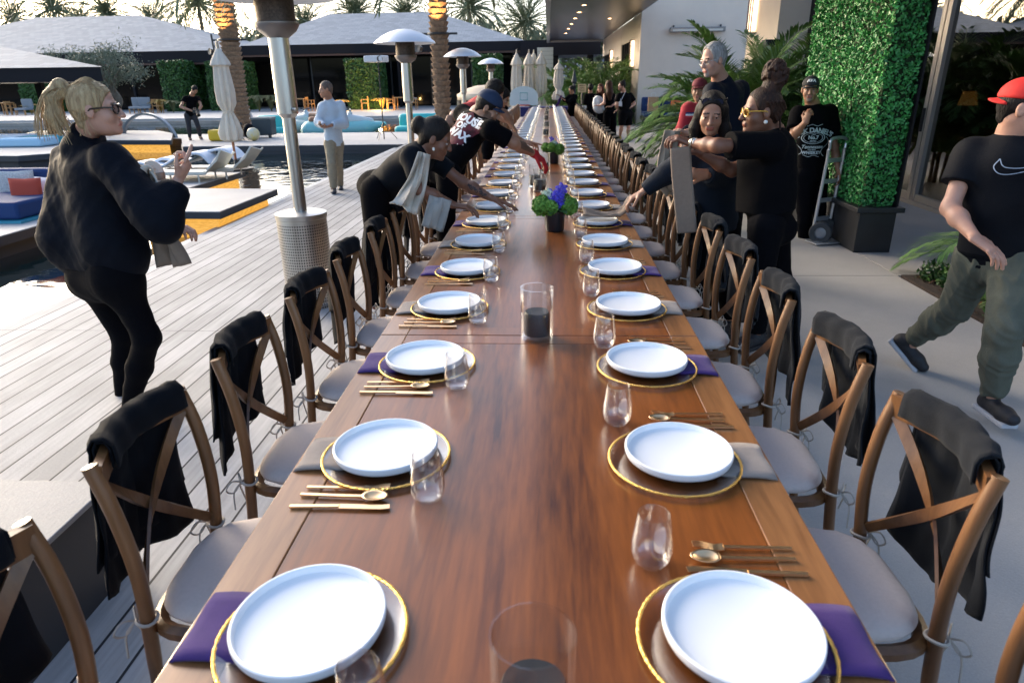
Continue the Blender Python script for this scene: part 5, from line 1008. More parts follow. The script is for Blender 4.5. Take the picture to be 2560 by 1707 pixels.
b = MB(); b.b2((xw, 27.605, 0), (xw+.3, cuts[0][1], zs-.002)); Q2(b, 'wall', PLAS)
b = MB(); b.b2((xw+.02, cuts[1][0]+.002, 3.1), (xw+.3, cuts[1][1]-.002, zs-.003)); Q2(b, 'wall', PLAS)
b = MB(); b.b2((xw+.01, cuts[2][0], 0), (xw+.3, cuts[3][1], zs-.002)); Q2(b, 'wall', PLAS)
b = MB(); b.b2((xw+.02, cuts[3][1]+.002, 2.95), (xw+.3, 46, zs-.003)); Q2(b, 'wall', PLAS)
b = MB(); b.b2((xw+.2, cuts[1][0]+.002, 0), (xw+.25, cuts[1][1]-.002, 3.099)); g = Q2(b, 'glass_door', DGL)
for i in range(6): y = cuts[1][0]+.05+i*(cuts[1][1]-cuts[1][0]-.2)/5; b = MB(); b.b2((xw+.05, y, 0), (xw+.19, y+.1, 3.098)); Q2(b, 'door_frame', MUL, g)
b = MB(); b.b2((xw+.2, cuts[3][1]+.002, 0), (xw+.25, 46, 2.949)); g = Q2(b, 'window', DGL)
for i in range(8): y = cuts[3][1]+.1+i*.7; b = MB(); b.b2((xw+.05, y, 0), (xw+.19, y+.08, 2.948)); Q2(b, 'mullion', MUL, g)
PX = 4.62
b = MB(); b.b2((PX, 15.0, 0), (6.5, 17.2, 6.)); Q2(b, 'pillar', PLAS)
b = MB(); b.b2((5.2, 17.2, 0), (14, 17.5, 7)) if False else b.b2((PX+.6, 13.6, 0), (PX+.66, 15., 6)); Q2(b, 'wall', FASC)
gx = 5.08; m1 = XP(2279/S_, 497/S_, gx); m2 = XP(2448/S_, 344/S_, gx); print('mullions', m1, m2, XP(2511/S_, 57/S_, gx))
b = MB(); b.b2((gx-.05, 3.0, .0), (gx+.12, 13.5, .05)); Q2(b, 'door_sill', GREYM)
ends = [13.5, m1[1], 7.55, 3.0]
for i in range(3):
    b = MB(); b.b2((gx+.02, ends[i+1]+.06, .06), (gx+.03, ends[i]-.06, 5.4)); g = Q2(b, 'glass_door', CLG)
    b = MB()
    for y in (ends[i]-.058, ends[i+1]+.058): b.b2((gx-.03, y-.045, .052), (gx+.07, y+.045, 5.45))
    b.b2((gx-.02, ends[i+1]+.105, .053), (gx+.06, ends[i]-.105, .14)); Q2(b, 'door_frame', GREYM if i < 2 else MUL, g)
    if i == 0: b = MB(); b.b2((gx-.06, ends[1]+.03, .95), (gx-.032, ends[1]+.07, 1.25)); Q2(b, 'handle', MUL, g)
b = MB(); b.b2((gx-.12, 6.95, 0), (gx+.2, 7.4, 6)); Q2(b, 'pillar', mat('dark_pillar', (.025, .025, .032), .5))
b = MB(); b.b2((gx+.2, 2, 0), (11.9, 14.9, .004)); Q2(b, 'interior_floor', mat('interior_floor', (.10, .10, .11), .3))
b = MB(); b.b2((12, 1, 0), (12.2, 15, 6)); b.b2((gx+.3, 14.6, 0), (12, 14.75, 6)); b.b2((gx+.3, 1.8, 0), (12, 1.95, 6)); b.b2((gx+.15, 1, 5.5), (12.2, 15, 5.7)); Q2(b, 'interior_wall', mat('interior_dark', (.06, .045, .035), .8))
for i, (x, y) in enumerate([(6.6, 9.3), (7.4, 8.2), (6.4, 10.8), (8.2, 10.2), (6.8, 6.9)]):
    q = thing('dining_set', 'dark restaurant table laid with glasses behind the glass doors, %s from the hedge' % ordn([2, 4, 1, 3, 5][i]), 'table', (x, y, 0), group='tables inside the restaurant')
    b = MB(); b.lathe([(0, .72), (.42, .72), (.42, .75), (0, .75)], 24); b.lathe([(.25, 0), (.24, .03), (.04, .05), (.04, .72)], 16); b.build('table_top', mat('dark_table', (.03, .02, .015), .3), q)
    for a in (0, 1.6, 3.1, 4.7):
        b = MB(); cx, cy = .22*cos(a), .22*sin(a); b.lathe([(.03, 0), (.005, .005), (.004, .09), (.035, .13), (.03, .2)], 10, c=(cx, cy, .752)); b.build('wine_glass', M_GL, q)
        b = MB(); cx, cy = .62*cos(a+.6), .62*sin(a+.6); b.box((cx, cy, .45), (.42, .42, .06), rot=a+.6); b.box((cx*1.3, cy*1.3, .66), (.04, .4, .42), rot=a+.6)
        for u in (-.17, .17):
            for v in (-.17, .17): b.box((cx+u, cy+v, .21), (.03, .03, .42))
        b.build('chair', mat('mustard_leather', (.30, .15, .02), .5), q, smooth=False)
for i, (x, y) in enumerate([(7.2, 12.5), (8.6, 11.4), (9.6, 9.6)]):
    q = thing('table_lamp', 'glowing table lamp inside the restaurant, %s from the hedge' % ordn(i+1), 'lamp', (x, y, .0), group='lamps inside the restaurant')
    b = MB(); b.lathe([(.22, 0), (.22, .02), (.03, .04), (.025, 1.15), (.0, 1.16)], 14); b.build('stand', MUL, q)
    b = MB(); b.lathe([(.15, 1.16), (.10, 1.38)], 20); b.build('lamp_shade', mat('lit_shade', (.9, .5, .15), .6, emit=(1, .45, .08), estr=.08), q)
b = MB(); b.b2((9.2, 8, .75), (9.5, 12, .8)); b.b2((9.25, 8.1, 1.35), (9.45, 11.9, 1.38)); o = b.build('bar_counter', mat('bar_glow', (.6, .3, .05), .5, emit=(1, .5, .08), estr=.6), smooth=False, label='glowing amber bar shelf deep inside the restaurant', cat='shelf')
# wall heater, sconces, downlights
c = D(1600, 69, 27.28); q = thing('wall_heater', 'long steel infrared heater mounted high on the white wall', 'heater', c)
b = MB(); b.box((0, -.16, 0), (2.0, .16, .16)); b.build('housing', mat('steel_dark', (.28, .27, .26), .35, .8), q, bevel=.02, smooth=False)
b = MB(); b.box((0, -.245, -.02), (1.8, .01, .07)); b.build('element', mat('heater_tube', (.6, .58, .52), .3), q, smooth=False)
b = MB(); b.box((-.85, -.04, .06), (.05, .08, .2)); b.box((.85, -.04, .06), (.05, .08, .2)); b.build('bracket', MUL, q, smooth=False)
def sconce(p0, w, hh, label):
    q = thing('wall_sconce', label, 'lamp', p0)
    b = MB(); b.box((-.07, 0, 0), (.10, w*.8, hh*.94)); b.build('diffuser', mat('sconce_glow', (.9, .75, .6), .5, emit=(1, .72, .45), estr=.9), q, smooth=False)
    b = MB()
    for y in (-w/2, 0, w/2): b.box((-.135, y, 0), (.02, .02, hh))
    for z in (-hh/2, hh/2): b.box((-.07, 0, z), (.15, w, .02))
    b.build('frame', mat('bronze', (.05, .028, .018), .4, .6), q, smooth=False)
c = XP(1738, 20, PX); sconce((PX, c[1], c[2]+.25), .34, 1.5, 'tall bronze framed sconce glowing on the white pillar')
c = XP(1455, 124, xw); sconce((xw, c[1], c[2]), .6, 1.0, 'bronze framed sconce beside the tall dark doors, closer to the blue sofa')
c = XP(1406, 139, xw); sconce((xw, c[1], c[2]), .6, 1.0, 'bronze framed sconce beyond the tall dark doors')
DL = [(1.2, 24.5), (1.15, 27), (1.1, 29.6), (1.05, 32.5), (1., 35.5), (2.5, 30), (.95, 39)]
for i, (x, y) in enumerate(DL):
    b = MB(); b.lathe([(.0, -.004), (.06, -.004), (.07, 0)], 14, c=(0, 0, 0)); o = b.build('downlight', mat('downlight_glow', (1, .8, .6), .5, emit=(1, .55, .25), estr=5), label='small round downlight in the dark soffit, %s in the line' % ordn(i+1), cat='lamp', group='soffit downlights'); o.location = (x, y, zs-.002)
# ------------------------------------------------------------------ vegetation
def leafcloud(b, pts, size, nrml=None, flat=.5, jit=1.):
    n = len(pts)
    d = nrs.normal(size=(n, 3)); 
    if nrml is not None: d = d*jit*.7+np.asarray(nrml)
    d /= np.linalg.norm(d, axis=1)[:, None]; a = np.cross(d, nrs.normal(size=(n, 3))); a /= np.linalg.norm(a, axis=1)[:, None]; c = np.cross(d, a)
    s = size*(.6+.8*nrs.rand(n))[:, None]; P = np.asarray(pts)
    V = np.stack([P-a*s, P-c*s*flat+d*s*.15, P+a*s, P+c*s*flat+d*s*.15], 1).reshape(-1, 3); o = len(b.v)
    b.v += V.tolist(); b.f += [(o+4*i, o+4*i+1, o+4*i+2, o+4*i+3) for i in range(n)]; b.mi += [0]*n
def boxpts(lo, hi, n, top=True, rough=.03):
    lo, hi = A(*lo), A(*hi); d = hi-lo; ar = np.array([d[1]*d[2], d[1]*d[2], d[0]*d[2], d[0]*d[2], d[0]*d[1]]); pr = ar/ar.sum(); f = nrs.choice(5, n, p=pr); u = nrs.rand(n, 3); P = lo+u*d; nn = np.zeros((n, 3))
    for k, (ax, sd) in enumerate([(0, 0), (0, 1), (1, 0), (1, 1), (2, 1)]): m = f == k; P[m, ax] = (hi if sd else lo)[ax]; nn[m, ax] = 1 if sd else -1
    w = np.sin(P@A(3.1, 2.3, 4.2))+np.sin(P@A(-5.3, 6.1, 2.2)); return P+nn*(rough*(w*.6+nrs.normal(size=n)*.7))[:, None], nn
HG = leafmat('hedge_leaf', (.055, .14, .022), (.018, .055, .010), nscale=14); HGD = mat('hedge_core', (.012, .03, .008), .9)
def hedge(lo, hi, n, size, label, m=None, name='clipped_hedge', rough=.04):
    t = thing(name, label, 'hedge', ((lo[0]+hi[0])/2, lo[1], lo[2])); L = t.location
    b = MB(); P, nn = boxpts(lo, hi, n, rough=rough); leafcloud(b, P-np.array(L), size, nn, .55); b.build('foliage', m or HG, t, smooth=False)
    b = MB(); e = .05; b.b2(A(*lo)+A(e, e, 0)-np.array(L), A(*hi)-A(e, e, e)-np.array(L)); b.build('core', HGD, t, smooth=False)
def hx_(px0, px1, Y): return D(px0, 200, Y)[0], D(px1, 200, Y)[0]
for (a, c, zt, Y, dp, lb) in [(371, 418, 141, 46, 3.4, 'tall clipped green hedge block behind the photographer'), (478, 555, 143, 46.3, 2.6, 'clipped green hedge block behind the closed parasol by the loungers'), (797, 868, 137, 45.5, 2.6, 'tall clipped hedge block behind the largest patio heater gap'), (1088, 1150, 127, 45.2, 2., 'clipped hedge block behind the two farthest patio heaters'), (42, 100, 182, 47, 2.4, 'clipped hedge block beneath the pavilion roof')]:
    x0, x1 = hx_(a, c, Y); z = D((a+c)/2, zt, Y)[2]; hedge((x0, Y, 0), (x1, Y+dp, z), 7000, .085, lb)
# artificial hedge wall in its planter
ART = leafmat('boxwood_leaf', (.085, .40, .095), (.02, .14, .035), rough=.4, nscale=9)
t = thing('hedge_wall', 'tall artificial boxwood wall in a black planter box behind the whiskey shirt man', 'hedge', (3.1, 6.8, 0))
ztop = 2.74; b = MB(); P, nn = boxpts((.05, .05, .46), (.36, 2.05, ztop), 34000, rough=.012); leafcloud(b, P, .019, nn, .6, jit=1.1); b.build('foliage', ART, t, smooth=False)
b = MB(); b.b2((.075, .075, .45), (.335, 2.02, ztop-.03)); b.build('core', HGD, t, smooth=False)
PLN = mat('planter_black', (.018, .019, .022), .45, noise=.5, nscale=6, bump=.1)
b = MB(); b.box((.21, 1.05, .2), (.36, 2.1, .4)); b.box((.21, 1.05, .43), (.46, 2.2, .05)); b.build('planter', PLN, t, smooth=False, bevel=.006)
b = MB(); b.b2((.37, -.0, .46), (.39, 2.1, ztop)); b.build('back_frame', FASC, t, smooth=False)
# palms
def frond(b, base, d, L, droop, nl=26, ll=.3, w=.012, seed=0):
    r = random.Random(seed); d = nrm(d); P = []; p = np.array(base, float); v = d.copy(); n = 9
    for i in range(n+1): P.append(p.copy()); v = nrm(v+A(0, 0, -droop*(.25+i/n)/n*2)); p = p+v*L/n
    b.tube(P, [.012*L*(1-i/(n+1))+.003 for i in range(n+1)], 4); V, F = [], []; up = A(0, 0, 1)
    for k in range(nl):
        t_ = .12+.88*k/nl; f = t_*n; i = min(int(f), n-1); q = P[i]+(P[i+1]-P[i])*(f-i); T = nrm(P[i+1]-P[i]); s = nrm(np.cross(T, up)); l_ = ll*L*(sin(pi*min(1, t_*.9+.08))**.6+.15)*.55
        for sg in (-1, 1):
            dd = nrm(s*sg*.75+T*.8+np.cross(s, T)*.25+A(r.uniform(-.1, .1), r.uniform(-.1, .1), r.uniform(-.15, .05))); e = q+dd*l_+A(0, 0, -.18*l_); m_ = q+dd*l_*.5; ww = nrm(np.cross(dd, up+A(.01, 0, 0)))*w*L*.5
            o = len(V); V += [q, m_+ww, e, m_-ww]; F.append((o, o+1, o+2, o+3))
    b.add(V, F)
PALM = leafmat('palm_leaf', (.20, .33, .09), (.07, .16, .04), nscale=4); PALMF = leafmat('date_palm_leaf', (.26, .29, .15), (.11, .14, .08), nscale=1.5)  # date palm green is paled to put distance haze into the colour
BARK = mat('palm_bark', (.34, .22, .14), .9, noise=.55, nscale=14, bump=.8, bscale=40)
def trunk_mesh(b, H, r0, r1, ring=.13, n=20, seed=0):
    prof = []; k = int(H/ring); r = random.Random(seed)
    for i in range(k): z = i*ring; R = r0+(r1-r0)*i/k; prof += [(R*.86, z), (R*1.06, z+ring*.7), (R*1.10, z+ring*.92), (R*.9, z+ring)]
    b.lathe(prof, n, wob=lambda a, j: 1+.055*sin(5*a+(j//4)*2.4)+.03*sin(9*a-(j//4)*1.7))
def date_palm(name, label, loc, H, r0, r1, nf=46, L=2.6, seed=1, lit=False, group=None):
    t = thing(name, label, 'palm tree', loc, seed*1.3, group); b = MB(); trunk_mesh(b, H, r0, r1, .14 if r0 > .18 else .3, 20 if r0 > .18 else 9, seed); b.build('trunk', BARK, t)
    r = random.Random(seed); b = MB()
    for i in range(nf):
        el = 1.35-1.9*(i/nf); a = i*2.4+r.uniform(-.2, .2); frond(b, (0, 0, H), A(cos(a)*cos(el), sin(a)*cos(el), sin(el)), L*r.uniform(.85, 1.1), .9+.4*(i/nf), 22, .36, .02, i)
    b.build('crown', PALMF, t, smooth=False)
    if r0 > .18:
        b = MB()
        for i in range(26): a = i*2.4; z = H-.9+.9*i/26; q = A(cos(a), sin(a), 0); b.strap([q*r1*.8+A(0, 0, z), q*(r1*1.5)+A(0, 0, z+.3), q*(r1*2.1)+A(0, 0, z+.75)], .13, .04, np.cross(q, A(0, 0, 1)))
        b.build('frond_boots', BARK, t)
    return t
def palm_at(px_base_y, x, y): return
pb = D(1126, 262, 19.5); tp = D(1020, 0, 19.5)
date_palm('date_palm', 'date palm trunk with clamp ring behind the third patio heater', (-2.75, 18.6, 0), 5.4, .21, .24, seed=2)
q1 = G(560, 340); date_palm('date_palm', 'date palm trunk with clamp ring behind the closed parasol by the pool', (-10.35, 23.4, 0), 5.6, .27, .33, seed=5)
for nm, (x, y, z, R) in {'third patio heater': (-2.75, 18.6, None, .27), 'pool parasol': (-10.35, 23.4, None, .36)}.items():
    zz = D(1022, 78, 18.6)[2] if x > -5 else D(553, 92, 23.4)[2]
    q = thing('light_ring', 'black steel clamp ring with floodlight on the palm by the '+nm, 'light fitting', (x, y, zz))
    b = MB(); b.tube([(R*cos(a), R*sin(a), 0) for a in np.linspace(0, 2*pi, 21)[:-1]], .03, 6, closed=True); b.box((R+.1, 0, 0), (.2, .05, .05)); b.box((-R-.1, 0, 0), (.2, .05, .05)); b.build('ring', MUL, q)
    b = MB(); b.lathe([(0, 0), (.07, .0), (.09, .12), (.10, .14), (0, .13)], 16, c=(-R-.2, -.1, -.35), axis=(-.5, -.8, .1)); b.tube([(-R-.1, 0, 0), (-R-.2, -.05, -.3)], .012, 6); b.build('floodlight', MUL, q)
    li = bpy.data.lights.new('palm_uplight', 'SPOT'); li.energy = 110; li.color = (1, .50, .16); li.spot_size = radians(75); li.shadow_soft_size = .05; lo = bpy.data.objects.new('palm_uplight', li); COL.objects.link(lo); lo.location = (x-.05, y-R-.55, zz-.1); lo.rotation_euler = Vector((0, -.42, -1)).to_track_quat('Z', 'Y').to_euler() if False else (radians(180-17), 0, 0)
far = [(30, 30, 78, 7.6), (122, 8, 74, 8.4), (245, 18, 80, 8.), (352, 40, 84, 6.6), (455, -5, 66, 8.2), (640, 40, 84, 6.6), (815, 20, 72, 7.6), (930, 24, 80, 7.6), (1078, 8, 66, 8.), (1205, 42, 70, 6.2), (700, 44, 90, 6.4), (180, 44, 92, 6.4)]
proto = None
for i, (px, py, Y, z_) in enumerate(far):
    c = D(px, py+14, Y); lb = 'tall date palm above the far roofs, %s from the pavilion side' % ordn(sorted(f[0] for f in far).index(px)+1)
    if proto is None or i == 4:
        o = date_palm('date_palm', lb, (c[0], Y, 0), c[2], .18, .17, 64, 5., 11+i, group='date palms beyond the far roofs')
        if proto is None: proto = o; pz = c[2]
    else: o = dup(proto, loc=(c[0], Y, c[2]-pz), rz=i*1.1, label=lb)
# low tree line far off between
b = MB(); P = []
for i in range(260): x = -75+100*nrs.rand(); h = 6.2+1.4*nrs.rand()+.9*sin(x*.5); P += [A(x+nrs.normal()*.8, 88+nrs.normal()*2, h*nrs.rand()**.5+nrs.normal()*.2) for _ in range(60)]
leafcloud(b, P, .5); o = b.build('far_treeline', leafmat('far_leaf', (.20, .22, .13), (.10, .12, .08), nscale=.5), smooth=False, kind='stuff')  # haze of the distance is mixed into this leaf colour
def bush_palm(label, loc, H, n, spread, seed, m=PALM, name='areca_palm', nl=84, ll=.40, w=.015, zmin=.0):
    t = thing(name, label, 'palm', loc, seed); b = MB(); r = random.Random(seed)
    for i in range(n):
        a = i*2.4+r.uniform(-.3, .3); el = radians(r.uniform(26, 82)); frond(b, (.12*cos(a), .12*sin(a), zmin), A(cos(a)*cos(el)*spread, sin(a)*cos(el)*spread, sin(el)), H*r.uniform(.7, 1.15), r.uniform(.9, 1.7), nl, ll, w, i+seed)
    b.build('fronds', m, t, smooth=False); b = MB(); 
    for i in range(5): a = i*1.26; b.tube([(.09*cos(a), .09*sin(a), -.02 if zmin == 0 else 0), (.11*cos(a), .11*sin(a), zmin+.3)], [.03, .02], 6)
    b.build('stem', BARK, t); return t
t = bush_palm('large feathery palm against the white wall behind the man in the red cap', (2.95, 10.8, .0), 1.8, 80, .9, 3, zmin=.6); 
bush_palm('feathery palm behind the grey haired man, before the white pillar', (3.75, 11.6, .0), 2.0, 76, 1., 8, zmin=.5)
bush_palm('young fan of palm fronds in the planting bed beside the olive joggers', (4.2, 5.6, .0), 1.15, 34, 1.0, 4, name='pygmy_palm', nl=80, ll=.42, w=.010)
for i, (px, Y, H) in enumerate([(1290, 31, 2.6), (1330, 29, 3.2), (1362, 31, 3.0), (1392, 30, 3.3)]):
    c = D(px, 240, Y); bush_palm('lush palm clump at the far end of the path, %s from the parasols' % ordn(i+1), (c[0], Y, 0), H, 36, 1., 12+i, name='palm_clump', nl=36, w=.022)
b = MB(); P = [D(1385, 205, 28)+np.clip(nrs.normal(size=3), -1.6, 1.6)*A(.6, .4, .6) for _ in range(3500)]; leafcloud(b, P, .05, flat=.35); o = b.build('bamboo_shrub', leafmat('bamboo_leaf', (.16, .24, .05), (.05, .10, .02), nscale=5), smooth=False, loc=A(*(D(1385, 240, 28)[:2]), 0), label='light green leafy shrub behind the far group of people', cat='shrub')
c = D(1745, 200, 13.6); b = MB(); P = [c+np.clip(nrs.normal(size=3), -1.5, 1.5)*A(.16, .16, .3) for _ in range(420)]; leafcloud(b, P, .04, flat=.3); b.tube([A(c[0], c[1], 0), c+A(0, 0, .6)], [.02, .008], 5); b.build('slender_shrub', leafmat('bamboo_leaf'), smooth=False, loc=A(c[0], c[1], 0), label='thin leafy shrub beside the black loudspeaker', cat='shrub')
# olive tree
def olive():
    c = G(258, 215, 0); Y = 31.; c = D(252, 205, Y); t = thing('olive_tree', 'grey green olive tree with twisted trunk behind the blonde woman', 'tree', (c[0], Y, -.1)); b = MB(); hd = D(225, 150, Y)[2]
    B_ = []
    b.tube(curve([(0, 0, 0), (-.1, 0, .6), (.25, .1, 1.1), (.1, 0, 1.6)], 5), [.2]*6+[.16]*10, 8)
    for px, py in ((150, 128), (185, 150), (215, 122), (255, 125), (290, 145), (240, 160), (285, 165), (200, 135), (265, 178)):
        q = D(px, py, Y+rnd.uniform(-.6, .6))-A(c[0], Y, -.1); b.tube(curve([(.1, 0, 1.2), q*A(.4, .5, .6)+A(0, 0, .5), q], 4), [.07-.006*i for i in range(9)], 6); B_.append(q)
    b.build('trunk', mat('olive_bark', (.20, .16, .12), .9, noise=.4, nscale=8, bump=.7), t)
    b = MB(); P = []
    for q in B_: 
        for k in range(5):
            q2 = q+nrs.normal(size=3)*A(.35, .3, .28); P += [q2+nrs.normal(size=3)*A(.22, .22, .17) for _ in range(150)]
    leafcloud(b, P, .06, flat=.28); b.build('crown', leafmat('olive_leaf', (.22, .25, .17), (.09, .11, .07), nscale=4), t, smooth=False)
olive()
# ground cover bed
BEDX = 3.19; b = MB(); b.b2((BEDX, -3.9, -.2), (gx-.06, 5.93, .012)); struct('planting_bed', b, mat('mulch', (.06, .04, .03), .95, noise=.6, nscale=30, bump=.9, bscale=60))
b = MB(); P = np.stack([BEDX+.02+nrs.rand(900)*1.8, 2+nrs.rand(900)*3.9, .016+.02*nrs.rand(900)], 1); leafcloud(b, P, .022, (0, 0, 1.2)); b.build('leaf_litter', leafmat('dry_leaf', (.25, .11, .05), (.10, .05, .03), nscale=20), smooth=False, kind='stuff')
GC = leafmat('groundcover_leaf', (.07, .17, .03), (.02, .06, .012), nscale=10)
gi = 0
for i in range(26):
    y = 5.75-.17*i+rnd.uniform(-.05, .05); x = BEDX+.12+.10*(i % 3)+rnd.uniform(0, .25)+(.0 if y < 4.6 or y > 5.3 else .0); R = .12+.08*rnd.random(); b = MB(); P = nrs.normal(size=(260, 3)); P = P/np.linalg.norm(P, axis=1)[:, None]*A(R, R, R*.9)*(.5+.5*nrs.rand(260, 1))+A(0, 0, R*.55); P[:, 2] = np.abs(P[:, 2]); leafcloud(b, P, .022, flat=.65)
    o = b.build('ground_cover_shrub', GC, smooth=False, label='low green leafy shrub edging the path, %s from the hedge' % ordn(i+1), cat='shrub', group='low shrubs in the planting bed'); o.location = (x, y, .0)
# grasses by the far hedges
for i, (px, py, s) in enumerate([(372, 270, 1.), (400, 272, .9), (596, 262, 1.2), (625, 268, 1.2), (655, 268, 1.1), (787, 268, .8), (879, 268, .9), (75, 275, .8), (560, 268, .8)]):
    Y = 45; c = D(px, py-8, 44.5); lit = px in (787, 879, 75, 372); b = MB(); P = []
    for k in range(70): a = rnd.uniform(0, 6.28); r = rnd.uniform(.2, .9)*s; b.strap([(0, 0, 0), (.4*r*cos(a), .4*r*sin(a), .8*s), (r*cos(a), r*sin(a), (.9-.4*r)*s)], .05, .006, (-sin(a), cos(a), 0))
    o = b.build('ornamental_grass', mat('grass_gold_lit', (.42, .27, .06), .8, noise=.4, nscale=5) if lit else mat('grass_green', (.13, .14, .05), .8, noise=.5, nscale=4), smooth=False, label='tuft of %s ornamental grass at the far terrace, %s from the pavilion' % ('gold lit' if lit else 'green', ordn(sorted([372, 400, 596, 625, 655, 787, 879, 75, 560]).index(px)+1)), cat='grass tuft', group='grass tufts on the far terrace'); o.location = (c[0], 44.5, 0)  # lit tufts have the warm light put into their base colour
    if px in (787, 879, 640): 
        li = bpy.data.lights.new('garden_uplight', 'POINT'); li.energy = 60; li.color = (1, .6, .2); li.shadow_soft_size = .1; lo = bpy.data.objects.new('garden_uplight', li); COL.objects.link(lo); lo.location = (c[0], 43.6, .35)
# ------------------------------------------------------------------ patio heaters
STEEL = mat('brushed_steel', (.55, .53, .50), .32, 1., noise=.25, nscale=8, stretch=(1, 1, .08)); BURN = mat('burner_mesh', (.10, .075, .06), .55, .7, noise=.6, nscale=60)
ALU = mat('dome_aluminium', (.70, .72, .75), .38, .55)
pf = mat('perforated_steel', (.5, .48, .45), .38, 1.); n = pf.node_tree.nodes; l = pf.node_tree.links
uvm = n.new('ShaderNodeTexCoord'); sp = n.new('ShaderNodeSeparateXYZ'); l.new(uvm.outputs['Object'], sp.inputs[0])
def mth(op, a, b_=None):
    q = n.new('ShaderNodeMath'); q.operation = op
    for i, v in enumerate((a, b_)):
        if v is None: continue
        if isinstance(v, (int, float)): q.inputs[i].default_value = v
        else: l.new(v, q.inputs[i])
    return q.outputs[0]
an = mth('ARCTAN2', sp.outputs[1], sp.outputs[0]); fu = mth('SUBTRACT', mth('FRACT', mth('MULTIPLY', an, 64/(2*pi))), .5); fv = mth('SUBTRACT', mth('FRACT', mth('MULTIPLY', sp.outputs[2], 46.)), .5)
rr_ = mth('LESS_THAN', mth('ADD', mth('MULTIPLY', fu, fu), mth('MULTIPLY', fv, fv)), .085); zz_ = mth('MULTIPLY', rr_, mth('LESS_THAN', sp.outputs[2], .68))
mx = n.new('ShaderNodeMixRGB'); l.new(zz_, mx.inputs[0]); mx.inputs[1].default_value = (.5, .48, .45, 1); mx.inputs[2].default_value = (.01, .01, .01, 1); l.new(mx.outputs[0], n['Principled BSDF'].inputs['Base Color'])
l.new(mth('SUBTRACT', 1., zz_), n['Principled BSDF'].inputs['Metallic'])
def heater():
    t = thing('patio_heater', '', 'heater'); 
    b = MB(); b.lathe([(.205, 0), (.205, .03), (.19, .04), (.19, .70), (.196, .705), (.196, .74), (.16, .75), (.05, .757), (0, .757)], 48); b.build('base', pf, t)
    b = MB(); b.lathe([(.048, .755), (.048, 1.45)], 20); b.build('pole', STEEL, t)
    b = MB(); b.lathe([(.05, 1.44), (.075, 1.47), (.075, 1.72), (.072, 1.9), (.072, 1.98)], 24); b.tube([(.06, -.05, 1.5), (.10, -.08, 1.5)], .014, 8); b.build('valve_housing', STEEL, t)
    b = MB(); b.lathe([(.07, 1.975), (.13, 2.02), (.155, 2.06), (.155, 2.075), (.14, 2.08)], 28); b.build('burner_bowl', mat('bowl_grey', (.22, .20, .19), .4, .8), t)
    b = MB(); b.lathe([(.135, 2.07), (.135, 2.26), (.0, 2.26)], 28)
    b.build('burner', BURN, t)
    b = MB(); b.lathe([(0, 2.42), (.1, 2.41), (.22, 2.375), (.33, 2.32), (.41, 2.26), (.435, 2.235), (.43, 2.23), (.4, 2.25), (.3, 2.31), (.15, 2.37), (0, 2.39)], 48); b.build('reflector_dome', ALU, t)
    for q in range(3): b = MB(); a = q*2.1; b.tube([(.13*cos(a), .13*sin(a), 2.25), (.13*cos(a), .13*sin(a), 2.39)], .008, 5); b.build('strut', MUL, t)
    return t
ht = heater()
hp = [(-1.88, 5.12, 'closest patio heater, tall steel column with perforated base on the deck'), (None, (930, 10.2), 'steel patio heater behind the bending server, between the closest heater and the palm'), (None, (1061, 16.4), 'steel patio heater just beyond the palm trunk, behind the man in the navy cap'), (None, (1126, 24.2), 'farthest and smallest steel patio heater, before the clipped hedge')]
for i, (x, y, lb) in enumerate(hp):
    if x is None: px, Y = y; c = D(px, 100, Y); x, y = c[0], Y
    o = ht if i == 0 else dup(ht); o.location = (x, y, 0 if i == 0 else -.06); o.scale = (1, 1, 1); o['label'] = lb; o['group'] = 'patio heaters on the deck'; o.rotation_euler[2] = i*1.3
# ------------------------------------------------------------------ closed parasols
CANV = mat('cream_canvas', (.62, .55, .46), .9, bump=.2, bscale=200, noise=.1, nscale=12); WOODP = mat('parasol_wood', (.30, .11, .05), .45)
def parasol(label, loc, H, R, zb, group=None, wood=True, seed=0, tie=.34):
    t = thing('closed_parasol', label, 'parasol', loc, seed, group); b = MB(); L = H-zb
    b.lathe([(0.035, H), (.05, H-.02), (R*.75, H-.13*L), (R*.85, H-.17*L), (R*.62, H-.19*L), (R*.68, H-.3*L), (R*.78, H-.45*L), (R*.74, H-.58*L), (R*.45, H-(1-tie)*L), (R*.42, H-(1-tie)*L-.03), (R*.75, H-.78*L), (R*1.0, H-.9*L), (R*.9, H-.98*L), (R*.6, H-1.0*L)], 48,
        wob=lambda a, j: 1+(.0 if j < 2 else (.10 if j < 5 else .17))*sin(8*a+j*.15+seed)+(.05*sin(13*a+2*seed+j*.4) if j > 3 else 0)+(.12*sin(3*a+seed) if j > 10 else 0)); o = b.build('canopy', CANV, t); 
    b = MB(); b.lathe([(R*.44*1.05, H-(1-tie)*L+.01), (R*.5, H-(1-tie)*L-.015), (R*.44, H-(1-tie)*L-.045)], 24); q = b.build('tie_strap', CANV, t)
    b = MB(); b.tube([(0, 0, 0), (0, 0, H+.0)], .024, 10); b.build('pole', WOODP if wood else STEEL, t); b = MB(); b.lathe([(.02, H-.01), (.03, H+.03), (.02, H+.10), (.028, H+.12), (0, H+.13)], 12); b.build('finial', STEEL, t)
    b = MB(); b.lathe([(.3, 0), (.3, .04), (.05, .07), (.03, .2)], 20); b.build('foot', MUL, t)
c = G(545, 391, .14); H1 = D(517, 112, c[1])[2]; zb1 = D(540, 325, c[1])[2]; parasol('cream closed parasol on a wooden pole beside the pool loungers', (c[0], c[1], .14), H1-.14, .20, zb1-.14, seed=1.)
